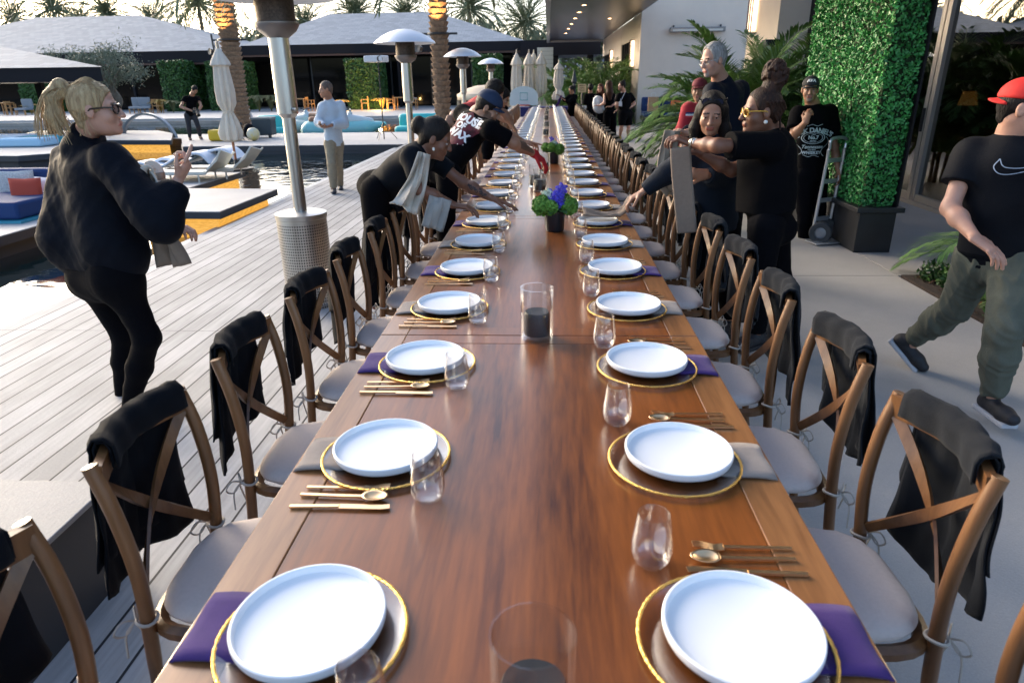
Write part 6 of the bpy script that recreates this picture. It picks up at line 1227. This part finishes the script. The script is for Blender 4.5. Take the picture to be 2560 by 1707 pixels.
for i, (px, Y, lb) in enumerate([(1187, 27.5, 'first from the hedge'), (1215, 28, 'second from the hedge'), (1226, 30.5, 'slightly smaller, tucked third in the cluster'), (1243, 28, 'last of the cluster, beside the white tiled panel')]):
    c = D(px, 200, Y); Hh = D(px, 116, Y)[2]-.1; parasol('closed cream parasol beyond the table, '+lb, (c[0], Y, 0), Hh, .25, Hh-2.35, 'closed parasols beyond the far end', False, i*1.7)
c = D(1283, 200, 26.); parasol('closed cream parasol with wooden pole beside the far woman in black', (c[0], 26, 0), D(1283, 138, 26)[2]-.1, .22, .95, seed=4., tie=.3)
# tasselled open parasol
c = D(1112, 215, 29.); q = thing('tassel_parasol', 'open cream domed parasol with tassel fringe beyond the farthest heater', 'parasol', (c[0], 29, 0)); zt = D(1112, 196, 29)[2]; zr = D(1112, 216, 29)[2]
b = MB(); b.lathe([(0, zt), (.3, zt-.02), (.75, zt-.14), (1.05, zr+.02), (1.1, zr)], 32); solid(b.build('canopy', mat('cream_canopy', (.68, .56, .42), .9), q), .01)
b = MB(); b.lathe([(1.1, zr), (1.1, zr-.22)], 64, wob=lambda a, j: 1+.012*sin(32*a)); solid(b.build('valance', mat('cream_canopy'), q), .01)
for k in range(28): a = k*2*pi/28; b = MB(); b.tube([(1.1*cos(a), 1.1*sin(a), zr-.22), (1.11*cos(a), 1.11*sin(a), zr-.5)], [.022, .03], 5); b.build('tassel', mat('tassel_cord', (.5, .4, .3), .9), q)
b = MB(); b.tube([(0, 0, 0), (0, 0, zt)], .022, 8); b.build('pole', WOODP, q)
# white tiled panel, backboard, sign, torch
c = D(1252, 185, 33.); q = thing('tiled_wall', 'narrow white tiled wall panel behind the last closed parasol', 'wall', (c[0], 33, 0)); b = MB(); b.box((0, 0, 1.5), (.72, .2, 3.)); b.build('panel', mat('white_tile', (.6, .57, .54), .4), q, smooth=False)
b = MB(); [b.box((0, -.103, .12+.17*k), (.72, .004, .012)) for k in range(17)]; b.build('grout_lines', mat('grout', (.3, .27, .25), .9), q, smooth=False)
c = D(1304, 225, 25.5); c = D(1310, 225, 25.5); c = D(1308, 222, 25.5)
c = D(1183+123, 222, 25.5) if False else D(1293, 222, 25.5)
bx = D(1293-0, 222, 25.5)
bbp = D(1290, 222, 26)  # pool basketball board stands between the first and second closed parasols
bbp = D(1184+19, 222, 25.); q = thing('basketball_backboard', 'clear rounded basketball backboard on dark post between the closed parasols', 'sports equipment', (bbp[0], 25, 0))
zc = bbp[2]; pts = [(.5*cos(a), .34*sin(a)) for a in np.linspace(0, pi, 15)]; pts = [(.5, -.3)]+pts+[(-.5, -.3)]
b = MB(); n0 = len(pts); b.add([(x, -.01, zc+y) for x, y in pts]+[(x, .01, zc+y) for x, y in pts], [tuple(range(n0)), tuple(range(2*n0-1, n0-1, -1))]+[(i, (i+1) % n0, n0+(i+1) % n0, n0+i) for i in range(n0)]); b.build('board', mat('clear_board', (.55, .68, .74), .15), q, smooth=False)
b = MB(); b.tube([(-.13, -.02, zc-.12), (.13, -.02, zc-.12), (.13, -.02, zc+.12), (-.13, -.02, zc+.12)], .012, 4, closed=True); b.build('target_square', mat('teal_paint', (.15, .5, .55), .5), q); b = MB(); b.tube([(.23*cos(a), -.3+.23*sin(a), zc-.28) for a in np.linspace(0, 2*pi, 17)[:-1]], .012, 5, closed=True); b.build('hoop', mat('red_hoop', (.5, .03, .03), .5), q)
b = MB(); b.box((.25, .08, (zc-.2)/2), (.12, .12, zc-.2)); b.box((.0, .1, .12), (1., .7, .24)); b.build('post', mat('dark_green_post', (.02, .05, .05), .5), q, smooth=False)
c = D(1337, 203, 23.); q = thing('sign', 'small cream notice sign on a dark post beside the far servers', 'sign', (c[0], 23, 0)); b = MB(); b.box((0, 0, c[2]), (.27, .02, .25)); b.build('panel', mat('cream_sign', (.60, .48, .28), .7), q, smooth=False)
b = MB(); b.tube([(0, .02, 0), (0, .02, c[2]-.1)], .03, 6); b.build('post', MUL, q)
for k in range(4): b = MB(); b.box((0, -.013, c[2]+.08-.055*k), (.19-.03*(k % 2), .003, .02)); b.build('text_line', mat('sign_ink', (.12, .07, .03), .8), q, smooth=False)
c = D(1319, 178, 25.); q = thing('folded_umbrella', 'dark pointed folded umbrella behind the far woman in black', 'parasol', (c[0], 25, 0)); b = MB(); b.lathe([(0, c[2]+.25), (.05, c[2]+.1), (.10, c[2]-.15), (.05, c[2]-.2), (.07, c[2]-.8), (.03, c[2]-1)], 14); b.build('canopy', mat('slate_canvas', (.04, .05, .055), .7), q); b = MB(); b.tube([(0, 0, 0), (0, 0, c[2])], .02, 6); b.build('pole', MUL, q)
c = D(1345, 250, 22.8); q = thing('ice_bucket', 'white bucket with white cloth beside the sign post', 'bucket', (c[0], 22.8, 0)); b = MB(); b.lathe([(.1, .55), (.13, .85), (.14, .86), (0, .84)], 18); b.build('bucket', mat('white_plastic'), q); b = MB(); [b.tube([(.12*cos(a), .12*sin(a), 0), (.1*cos(a), .1*sin(a), .56)], .012, 5) for a in (0, 2.1, 4.2)]; b.build('stand', STEEL, q)
# blue sofa under the white wall
BLU = mat('royal_blue_fabric', (.008, .035, .13), .85, bump=.2, bscale=150)
q = thing('blue_sofa', 'royal blue outdoor sofa against the white wall', 'sofa', (5.2, 26.3, 0)); b = MB(); b.box((0, 0, .28), (3.4, .9, .14)); b.build('base', MUL, q, smooth=False)
for x in (-1.13, 0, 1.13): b = MB(); b.box((x, -.05, .43), (1.11, .85, .17)); b.build('seat_cushion', BLU, q, bevel=.04); b = MB(); b.box((x, .36, .75), (1.11, .2, .5)); b.build('back_cushion', BLU, q, bevel=.05)
for x in (-1.6, 1.6):
    for y in (-.35, .35): b = MB(); b.box((x, y, .1), (.06, .06, .2)); b.build('leg', MUL, q)
b = MB(); b.box((0, 0, .2), (.5, .16, .42), rot=[[.95, 0, .2], [0, 1, .1], [-.2, -.1, .95]]); b.build('orange_pillow', mat('orange_stripe', (.75, .25, .03), .8, col2=(.5, .04, .03), nscale=6, stretch=(1, .1, .1)), label='orange and red striped pillow on the blue sofa', cat='pillow', bevel=.05).location = (4.75, 26.15, .56)
b = MB(); b.box((0, 0, .25), (.36, .18, .5)); o = b.build('paper_bag', mat('kraft_paper', (.36, .22, .12), .8, bump=.2), label='brown paper bag with handles on the blue sofa', cat='bag'); o.location = (3.85, 26., .52)
b = MB(); b.tube(curve([(-.08, 0, .5), (-.07, 0, .62), (.07, 0, .62), (.08, 0, .5)], 4), .006, 5); b.build('handle', mat('white_print'), o)
# loudspeaker
c = D(1768, 128, 13.4); q = thing('loudspeaker', 'black loudspeaker on a stand before the white pillar', 'speaker', (c[0], 13.4, 0)); b = MB(); b.box((0, 0, c[2]), (.3, .3, .52), taper=.92); b.build('cabinet', mat('speaker_black', (.012, .012, .013), .6), q, smooth=False, bevel=.01); b = MB(); b.lathe([(.11, 0), (.1, .012), (.03, -.0), (0, .02)], 20, c=(0, -.151, c[2]-.08), axis=(0, -1, 0)); b.build('cone', mat('speaker_cone', (.05, .05, .05), .5), q); b = MB(); b.tube([(0, 0, 0), (0, 0, c[2]-.26)], .02, 8); [b.tube([(0, 0, .5), (.35*cos(a), .35*sin(a), 0)], .012, 5) for a in (0, 2.1, 4.2)]; b.build('stand', MUL, q)
# hand truck
q = thing('hand_truck', 'silver hand truck with black wheel held by the man before the hedge', 'hand truck', tuple(G(1886, 553)*A(1, 1, 0))); HT = mat('truck_aluminium', (.62, .64, .66), .3, .7)
lean = A(.05, .02, .82)
for s in (0, 1): b = MB(); o_ = A(-.11+.2*s, -.02+.1*s, .14); b.tube([o_, o_+lean*.85, o_+lean+A(-.02, -.03, 0)], .018, 8); b.build('rail', HT, q)
b = MB()
b = None
for k in (.12, .36, .6, .86): p0 = A(-.11, -.02, .14)+lean*k; b = MB(); b.strap([p0, p0+A(.2, .1, 0)], .045, .01, (0, 0, 1)); b.build('rung', HT, q)
b = MB(); p0 = A(-.11, -.02, .14)+lean; b.tube(curve([p0, p0+A(.01, .0, .1), p0+A(.19, .1, .1), p0+A(.2, .1, 0)], 4), .017, 8); b.build('handle', HT, q)
b = MB(); b.box((0, -.12, .02), (.36, .2, .012), rot=.24); b.build('toe_plate', HT, q, smooth=False)
for s in (-.13, .13):
    w = MB(); ax_ = nrm(A(.55, .85, 0)); wc = A(.0, -.02, .115)+ax_*s; w.lathe([(.06, -.028), (.105, -.03), (.115, -.02), (.115, .02), (.105, .03), (.06, .028)], 28, c=wc, axis=ax_); wh = w.build('wheel', mat('tyre_rubber', (.03, .035, .04), .7), q)
    w = MB(); w.lathe([(.0, -.02), (.03, -.025), (.072, -.01), (.072, .01), (.03, .025), (0, .02)], 14, c=wc, axis=ax_); w.build('rim', mat('rim_grey', (.25, .27, .3), .4, .5), wh)
# ------------------------------------------------------------------ flower pots
BLUE = mat('blue_orchid', (.035, .03, .42), .5, col2=(.09, .05, .55), nscale=30, sheen=.2); GRN = mat('green_hydrangea', (.16, .34, .045), .7, col2=(.07, .18, .02), nscale=50); PET = mat('pale_hydrangea', (.62, .70, .55), .6)
def petal_ball(b, c, R, n, ps): 
    P = nrs.normal(size=(n, 3)); P = P/np.linalg.norm(P, axis=1)[:, None]; leafcloud(b, A(*c)+P*R*(.9+.15*nrs.rand(n, 1)), ps, P*1.3, .85)
def orchid(b, c, d, s):
    d = nrm(d); a = nrm(np.cross(d, A(.2, .1, 1))); e = np.cross(d, a)
    for k in range(5):
        t_ = 2*pi*k/5; r_ = a*cos(t_)+e*sin(t_); w = np.cross(d, r_); V = [A(*c), A(*c)+r_*s*.5+w*s*.38+d*s*.12, A(*c)+r_*s+w*s*.2+d*s*.1, A(*c)+r_*s*1.08+d*s*.02, A(*c)+r_*s-w*s*.2+d*s*.1, A(*c)+r_*s*.5-w*s*.38+d*s*.12]; b.add(V, [(0, 1, 2, 3), (0, 3, 4, 5)])
def pot(label, loc, rz, seed):
    t = thing('flower_pot', label, 'flower arrangement', loc, rz); b = MB(); b.lathe([(0, 0), (.055, 0), (.06, .01), (.066, .13), (.06, .13), (.058, .11), (0, .11)], 72, wob=lambda a, j: 1+(.018*sin(24*a) if 0 < j < 4 else 0)); b.build('ribbed_pot', mat('black_ceramic', (.010, .010, .013), .3), t)
    r = random.Random(seed)
    for c, R in (((-.085, -.02, .165), .062), ((-.04, .05, .19), .05), ((.09, -.01, .16), .055), ((.05, .07, .18), .05), ((-.03, -.06, .16), .045)):
        b = MB(); b.ell(c, (R*.85,)*3, 12, 8); petal_ball(b, c, R, 420, .0105); b.build('green_bloom', GRN, t, smooth=False)
    b = MB(); petal_ball(b, (-.045, .02, .225), .032, 160, .012); b.build('white_bloom', PET, t, smooth=False)
    for i in range(11):
        c = A(.0+r.uniform(-.035, .055), r.uniform(-.06, .03), .17+.105*r.random()); b = MB(); orchid(b, c, A(r.uniform(-.5, .6), -1+r.uniform(-.3, .5), .6+r.uniform(-.3, .5)), .034+.008*r.random()); b.ell(c-A(0, .004, 0), (.006,)*3, 6, 4); solid(b.build('blue_bloom', BLUE, t), .0015)
    b = MB(); P = []
    for i in range(9):
        a = i*.75; d = A(cos(a), sin(a), .1); p0 = A(.05*cos(a), .05*sin(a), .14); w = np.cross(d, A(0, 0, 1))*.03; b.add([p0, p0+d*.05+w, p0+d*.10-A(0, 0, .02), p0+d*.05-w], [(0, 1, 2, 3)])
    b.build('leaf', mat('pot_leaf', (.035, .10, .025), .45), t, smooth=False)
pot('black ribbed pot with blue orchids and green hydrangeas, closer to the near end', (.085, 4.33, TZ), 0, 3); pot('black pot of dark blue orchids and green hydrangea, beyond the red gloved hand', (.10, 8.05, TZ), 2.2, 8)
# ------------------------------------------------------------------ pool things
def tub(name, pts, r, label, m, cat, **k): b = MB(); b.tube(pts, r, 10, **k); return b.build(name, m, label=label, cat=cat, loc=pts[0])
c1 = G(284, 333, -.24); c2 = G(411, 333, -.24); mid_ = (c1+c2)/2; hw = np.linalg.norm(c2-c1)/2*.97; hh = D(347, 262, mid_[1])[2]+.24; b = MB(); dx_ = nrm(c2-c1)
b.strap([mid_+dx_*hw*cos(a)+A(0, 0, hh*sin(a)) for a in np.linspace(-.2, pi+.2, 40)], .16, .07, (0, 1, 0)); b.build('steel_hoop', mat('hoop_grey', (.16, .18, .21), .35, .6), loc=mid_, label='large grey steel hoop rising out of the pool', cat='sculpture')
WL = mat('white_lounger', (.72, .76, .82), .4)
for i, (px, py, Y) in enumerate([(395, 380, 14.8), (452, 370, 15.2)]):
    c = D(px, py+8, Y); b = MB(); P = curve([c+A(-.95, 0, .02), c+A(-.6, 0, .16), c+A(-.1, 0, .08), c+A(.35, 0, .28), c+A(.8, .0, .34), c+A(1.05, 0, .12)], 6); b.strap(P, .62, .06, (0, 1, 0)); b.build('ledge_lounger', WL, loc=c, label='white curved in pool lounger, %s the closed parasol' % ('farther from' if i == 0 else 'closer to'), cat='lounger', bevel=.02)
GLC = mat('sling_grey', (.52, .52, .47), .6)
for i, (x0, y0, x1, y1, lb) in enumerate([(487, 392, 520, 350, 'left of the parasol pole'), (548, 385, 588, 340, 'raised highest beside the parasol pole')]):
    c = G(x0, y0, .3); e = D(x1, y1, c[1]+.1); q = thing('sling_lounger', 'grey sling lounger with raised back, '+('before' if i == 0 else 'beyond')+' the parasol pole', 'lounger', c); dd = e-c
    b = MB(); b.strap([A(0, 0, 0), dd*.5+A(.03, 0, -.02), dd], .62, .03, (0, 1, 0)); b.build('backrest', GLC, q, smooth=False)
    b = MB(); b.strap([A(0, 0, 0), A(-1.2, 0, 0)], .62, .03, (0, 1, 0)); b.build('seat', GLC, q, smooth=False); b = MB()
    for s in (-.3, .3): b.tube([A(-1.2, s, -.02), A(.02, s, -.02), dd+A(0, s, -.02)], .018, 6); b.tube([A(-.1, s, -.02), A(-.1, s, -.16)], .016, 6); b.tube([A(-1.1, s, -.02), A(-1.1, s, -.16)], .016, 6)
    b.build('frame', GLC, q)
# sunken sofa with pillows
q = thing('pool_sofa', 'deep blue sofa on the pool platform beside the blonde woman', 'sofa', (-8.05, 8.9, .052)); b = MB(); b.box((0, 0, .14), (2.6, 1.3, .22)); b.build('seat', BLU, q, bevel=.04); b = MB(); b.box((0, .68, .30), (2.6, .22, .46)); b.build('backrest', BLU, q, bevel=.04); b = MB(); b.box((0, 0, .015), (2.75, 1.45, .03)); b.build('base', mat('teal_paint2', (.03, .25, .35), .5), q, smooth=False)
def pillow(label, px, py, Y, w, m, rz=.0, tl=.25):
    t = SDF(.012); 
    b = MB(); n = 14; vs = []; c = D(px, py, Y)
    for sg in (-1, 1):
        for j in range(n+1):
            for k in range(n+1): u, v = -1+2*k/n, -1+2*j/n; th = .30*w*(1-u**4)**.5*(1-v**4)**.5; e = 1-.06*(1-abs(v))*abs(u)**6; vs.append((u*w/2*e, sg*th/2+v*tl*w*.3, v*w/2*(1-.06*(1-abs(u))*abs(v)**6)))
    m1_ = (n+1)**2; fs = []
    for s_ in (0, 1):
        for j in range(n):
            for k in range(n): o_ = s_*m1_+j*(n+1)+k; f = (o_, o_+1, o_+n+2, o_+n+1); fs.append(f if s_ == 0 else f[::-1])
    b.add(vs, fs); o = b.build('pillow', m, label=label, cat='pillow'); o.location = tuple(c); o.rotation_euler[2] = rz
pillow('white speckled pillow on the pool sofa', 40, 432, 9.3, .48, mat('speckled', (.62, .62, .6), .9, noise=.5, nscale=60), .3); pillow('rust red pillow on the pool sofa', 62, 447, 8.95, .44, mat('rust_fabric', (.42, .06, .035), .9, bump=.3, bscale=200), .1); pillow('small white pillow half hidden behind the blonde woman', 108, 440, 9.2, .4, mat('white_fabric', (.65, .65, .66), .9), -.2)
for i, (px, py, w, m, lb) in enumerate([(18, 322, 1.5, mat('white_fabric'), 'white'), (62, 330, 1.4, mat('pale_blue_fabric', (.35, .55, .70), .8), 'pale blue'), (96, 326, 1.1, mat('aqua_fabric', (.03, .36, .46), .8), 'aqua')]):
    c = G(px, py+6, .14); b = MB(); b.box((0, 0, .12), (w, .8, .22)); b.box((-.45*w, 0, .35), (.18, .78, .5), rot=[[.9, 0, -.3], [0, 1, 0], [.3, 0, .9]]) if i == 0 else None; o = b.build('sunbed', m, label=lb+' padded sunbed under the pavilion', cat='sunbed', bevel=.05); o.location = tuple(c)
# things on and behind the dock
AQ = mat('aqua_vinyl', (.05, .52, .52), .45)
for i, (px, py, w, Y) in enumerate([(618, 300, .0, 25.6), (960, 296, 0, 25.6)]):
    c = G(px, py+3, -.2); c = D(px, py-2, Y); q = thing('inflatable_float', 'aqua inflatable lounge float %s' % ('beside the dark cooler' if i == 0 else 'behind the bending server'), 'pool float', (c[0], Y, -.24))
    b = MB(); b.box((0, 0, .2), (1.3 if i == 0 else 1.6, .9, .4)); b.build('seat', AQ, q, bevel=.12); b = MB(); b.box((0, .35, .55), (1.1 if i == 0 else 1.5, .3, .5)); b.build('backrest', AQ, q, bevel=.12)
c = G(602, 318, 0); q = thing('cooler', 'dark grey wheeled cooler on the dock beside the parasol', 'cooler', (c[0], c[1]+.3, 0)); b = MB(); b.box((0, 0, .33), (.62, .45, .5), taper=1.06); b.build('body', mat('cooler_slate', (.035, .05, .06), .5), q, smooth=False, bevel=.03); b = MB(); b.box((0, 0, .61), (.68, .5, .07)); b.build('lid', mat('cooler_lid', (.16, .18, .18), .5), q, smooth=False, bevel=.02)
for s in (-.24, .24): b = MB(); b.lathe([(0, -.03), (.08, -.03), (.08, .03), (0, .03)], 16, c=(s, -.2, .08), axis=(1, 0, 0)); b.build('wheel', MUL, q)
c = G(500, 325, 0); b = MB(); b.box((0, 0, .17), (.62, .4, .34)); o = b.build('yellow_bag', mat('yellow_nylon', (.65, .42, .02), .6, bump=.4, bscale=20), label='yellow gear bag on the dock by the photographer', cat='bag', bevel=.08); o.location = tuple(c+A(0, .2, 0))
c = G(533, 325, 0); t = SDF(.02); t.ell(c+A(0, .2, .2), (.3, .22, .22)); t.ell(c+A(.1, .2, .42), (.16, .14, .14)); t.cap(c+A(-.2, .1, .3), c+A(.3, .1, .5), .06); o = t.mesh('black_backpack', mat('camera_black'), None, c, fold=.03, ff=10); o.location = tuple(c); tag(o, 'black backpack slumped on the dock at the parasol', 'bag')
c = G(578, 325, 0); b = MB(); b.ell((0, 0, .2), (.2, .2, .2), 20, 12); o = b.build('yellow_ball', mat('yellow_ball', (.7, .5, .08), .5, col2=(.6, .6, .55), nscale=4), label='yellow and white ball on the dock beside the cooler', cat='ball'); o.location = tuple(c+A(0, .2, 0))
c = G(563, 322, 0); b = MB(); b.ell((0, 0, .24), (.18, .25, .24), 14, 10); o = b.build('dark_bag', NAVY, label='dark round bag between the parasol and the yellow ball', cat='bag'); o.location = tuple(c+A(0, .4, 0))
# light stands and mast
def stand(name, label, base, top, r, m, cat='light stand', head=None):
    q = thing(name, label, cat, base); b = MB(); b.tube([A(0, 0, 0), A(*top)-A(*base)], r, 8); b.build('pole', m, q); b = MB(); [b.tube([A(0, 0, .5), A(.4*cos(a), .4*sin(a), 0)], r*.6, 5) for a in (.3, 2.4, 4.5)]; b.build('tripod', m, q); return q
bs = G(531, 322, 0); tpp = D(452, 80, bs[1]); stand('light_stand', 'tall thin black mast leaning over the photographer', bs, (bs[0]-.1, bs[1], D(452, 80, bs[1])[2]), .03, MUL)
bs = D(878, 262, 21.5)*A(1, 1, 0); q = stand('projector_stand', 'thin stand carrying a white projector behind the second patio heater', bs, (bs[0], bs[1], D(870, 140, 21.5)[2]), .018, MUL); zt = D(870, 136, 21.5)[2]
b = MB(); b.box((-.05, 0, zt), (.62, .45, .18), rot=-.25); pj = b.build('projector', mat('projector_white', (.65, .67, .7), .4), q, bevel=.03, smooth=False); b = MB(); b.lathe([(.085, 0), (.085, .04), (.05, .02), (0, .02)], 16, c=(.12, -.24, zt), axis=(.1, -1, 0)); b.build('lens', MUL, pj)
q = thing('white_truss', 'white slanting two legged truss behind the closed parasol', 'stand', D(600, 300, 24.)*A(1, 1, 0)); L = np.array(q.location)
b = MB(); a0 = D(541, 190, 24.); 
for px, py in ((590, 300), (508, 300)): e = D(px, py, 24.); e[2] = max(e[2], -.2); b.tube([a0-L, e-L], .07, 6)
b.build('leg', mat('truss_white', (.55, .53, .5), .5), q)
# jet skis
def jetski(label, px, py, Y, rz, m):
    c = D(px, py, Y); q = thing('jet_ski', label, 'jet ski', (c[0], Y, -.26), rz); t = SDF(.03); t.cap((-1.2, 0, .25), (.9, 0, .3), .34, .30, lat=A(0, 1, 0), f=1.25, k=.1); t.cap((.9, 0, .3), (1.6, 0, .45), .28, .08, lat=A(0, 1, 0), f=1.2, k=.1); t.mesh('hull', m, q, A(0, 0, 0))
    t = SDF(.03); t.cap((.3, 0, .62), (1.1, 0, .55), .2, .12, k=.1); t.cap((.25, 0, .6), (.35, 0, .85), .14, .08); t.mesh('hood', mat('ski_white', (.6, .66, .68), .3), q, A(0, 0, 0))
    t = SDF(.03); t.cap((-1.1, 0, .62), (.1, 0, .68), .13, .12, lat=A(0, 1, 0), f=1.2); t.mesh('saddle', mat('ski_saddle', (.30, .15, .09), .6) if 'walking' in label else MUL, q, A(0, 0, 0))
    b = MB(); b.tube([(.3, -.36, .98), (.38, 0, .93), (.3, .36, .98)], .025, 8); b.build('handlebar', MUL, q)
jetski('aqua and white jet ski floating behind the walking man', 785, 285, 26.2, .1, mat('ski_aqua', (.25, .58, .60), .35)); jetski('pale aqua jet ski moored beside the first, partly behind the walking man', 722, 283, 28., 2.9, mat('ski_grey', (.40, .52, .52), .35))
# cafe tables and chairs on the far terrace
OAK = mat('teak', (.42, .22, .08), .6)
def cafe_chair():
    t = thing('cafe_chair', '', 'chair', (0, 0, 0), group='teak chairs on the far terrace')
    for x in (-.22, .22):
        for y in (-.2, .2): b = MB(); b.box((x, y, .32 if y < 0 else .42), (.04, .04, .64 if y < 0 else .84)); b.build('leg', OAK, t, smooth=False)
    b = MB(); b.box((0, 0, .43), (.48, .44, .04)); b.build('seat', OAK, t, smooth=False); b = MB(); b.box((0, .2, .78), (.48, .03, .1)); b.box((0, .2, .66), (.48, .03, .05)); b.build('backrest', OAK, t, smooth=False); b = MB(); b.box((-.24, 0, .64), (.04, .44, .03)); b.box((.24, 0, .64), (.04, .44, .03)); b.build('armrest', OAK, t, smooth=False); return t
cch = cafe_chair(); first = True
for i, (px, rz) in enumerate([(22, 1.4), (712, 1.5), (672, -1.5), (838, -1.4), (897, -1.5), (950, 1.5), (373-12, 1.2)]):
    c = D(px, 240, 44.); lb = 'teak armchair on the far terrace, %s from the pavilion side' % ordn(sorted([22, 712, 672, 838, 897, 950, 361]).index(px)+1)
    if i == 0: cch.location = (c[0], 44, 0); cch.rotation_euler[2] = rz; cch['label'] = lb
    else: dup(cch, loc=(c[0], 44, 0), rz=rz, label=lb)
for i, (px, lb) in enumerate([(688, 'behind the walking man'), (925, 'behind the second patio heater'), (8, 'under the pavilion')]):
    c = D(px, 240, 44.); t = thing('cafe_table', 'teak cafe table '+lb, 'table', (c[0], 44, 0), group='teak tables on the far terrace'); b = MB(); b.box((0, 0, .73), (.9, .8, .05)); b.build('table_top', OAK, t, smooth=False)
    for x in (-.4, .4):
        for y in (-.35, .35): b = MB(); b.box((x, y, .35), (.05, .05, .7)); b.build('leg', OAK, t, smooth=False)
for i, px in enumerate((52, 312, 330)):
    c = D(px, 240, 43.6); t = thing('lounge_chair', 'grey cushioned lounge chair on the far terrace, %s from the pavilion side' % ordn(i+1), 'lounge chair', (c[0], 43.6, 0), .2*i, 'lounge chairs on the far terrace'); b = MB(); b.box((0, 0, .36), (.7, .8, .14)); b.box((0, .42, .68), (.7, .14, .55)); b.build('cushion', mat('grey_cushion', (.22, .24, .26), .9), t, bevel=.03)
    b = MB(); [b.box((x, y, .15), (.05, .05, .3)) for x in (-.32, .32) for y in (-.36, .4)]; b.build('frame', OAK, t, smooth=False)
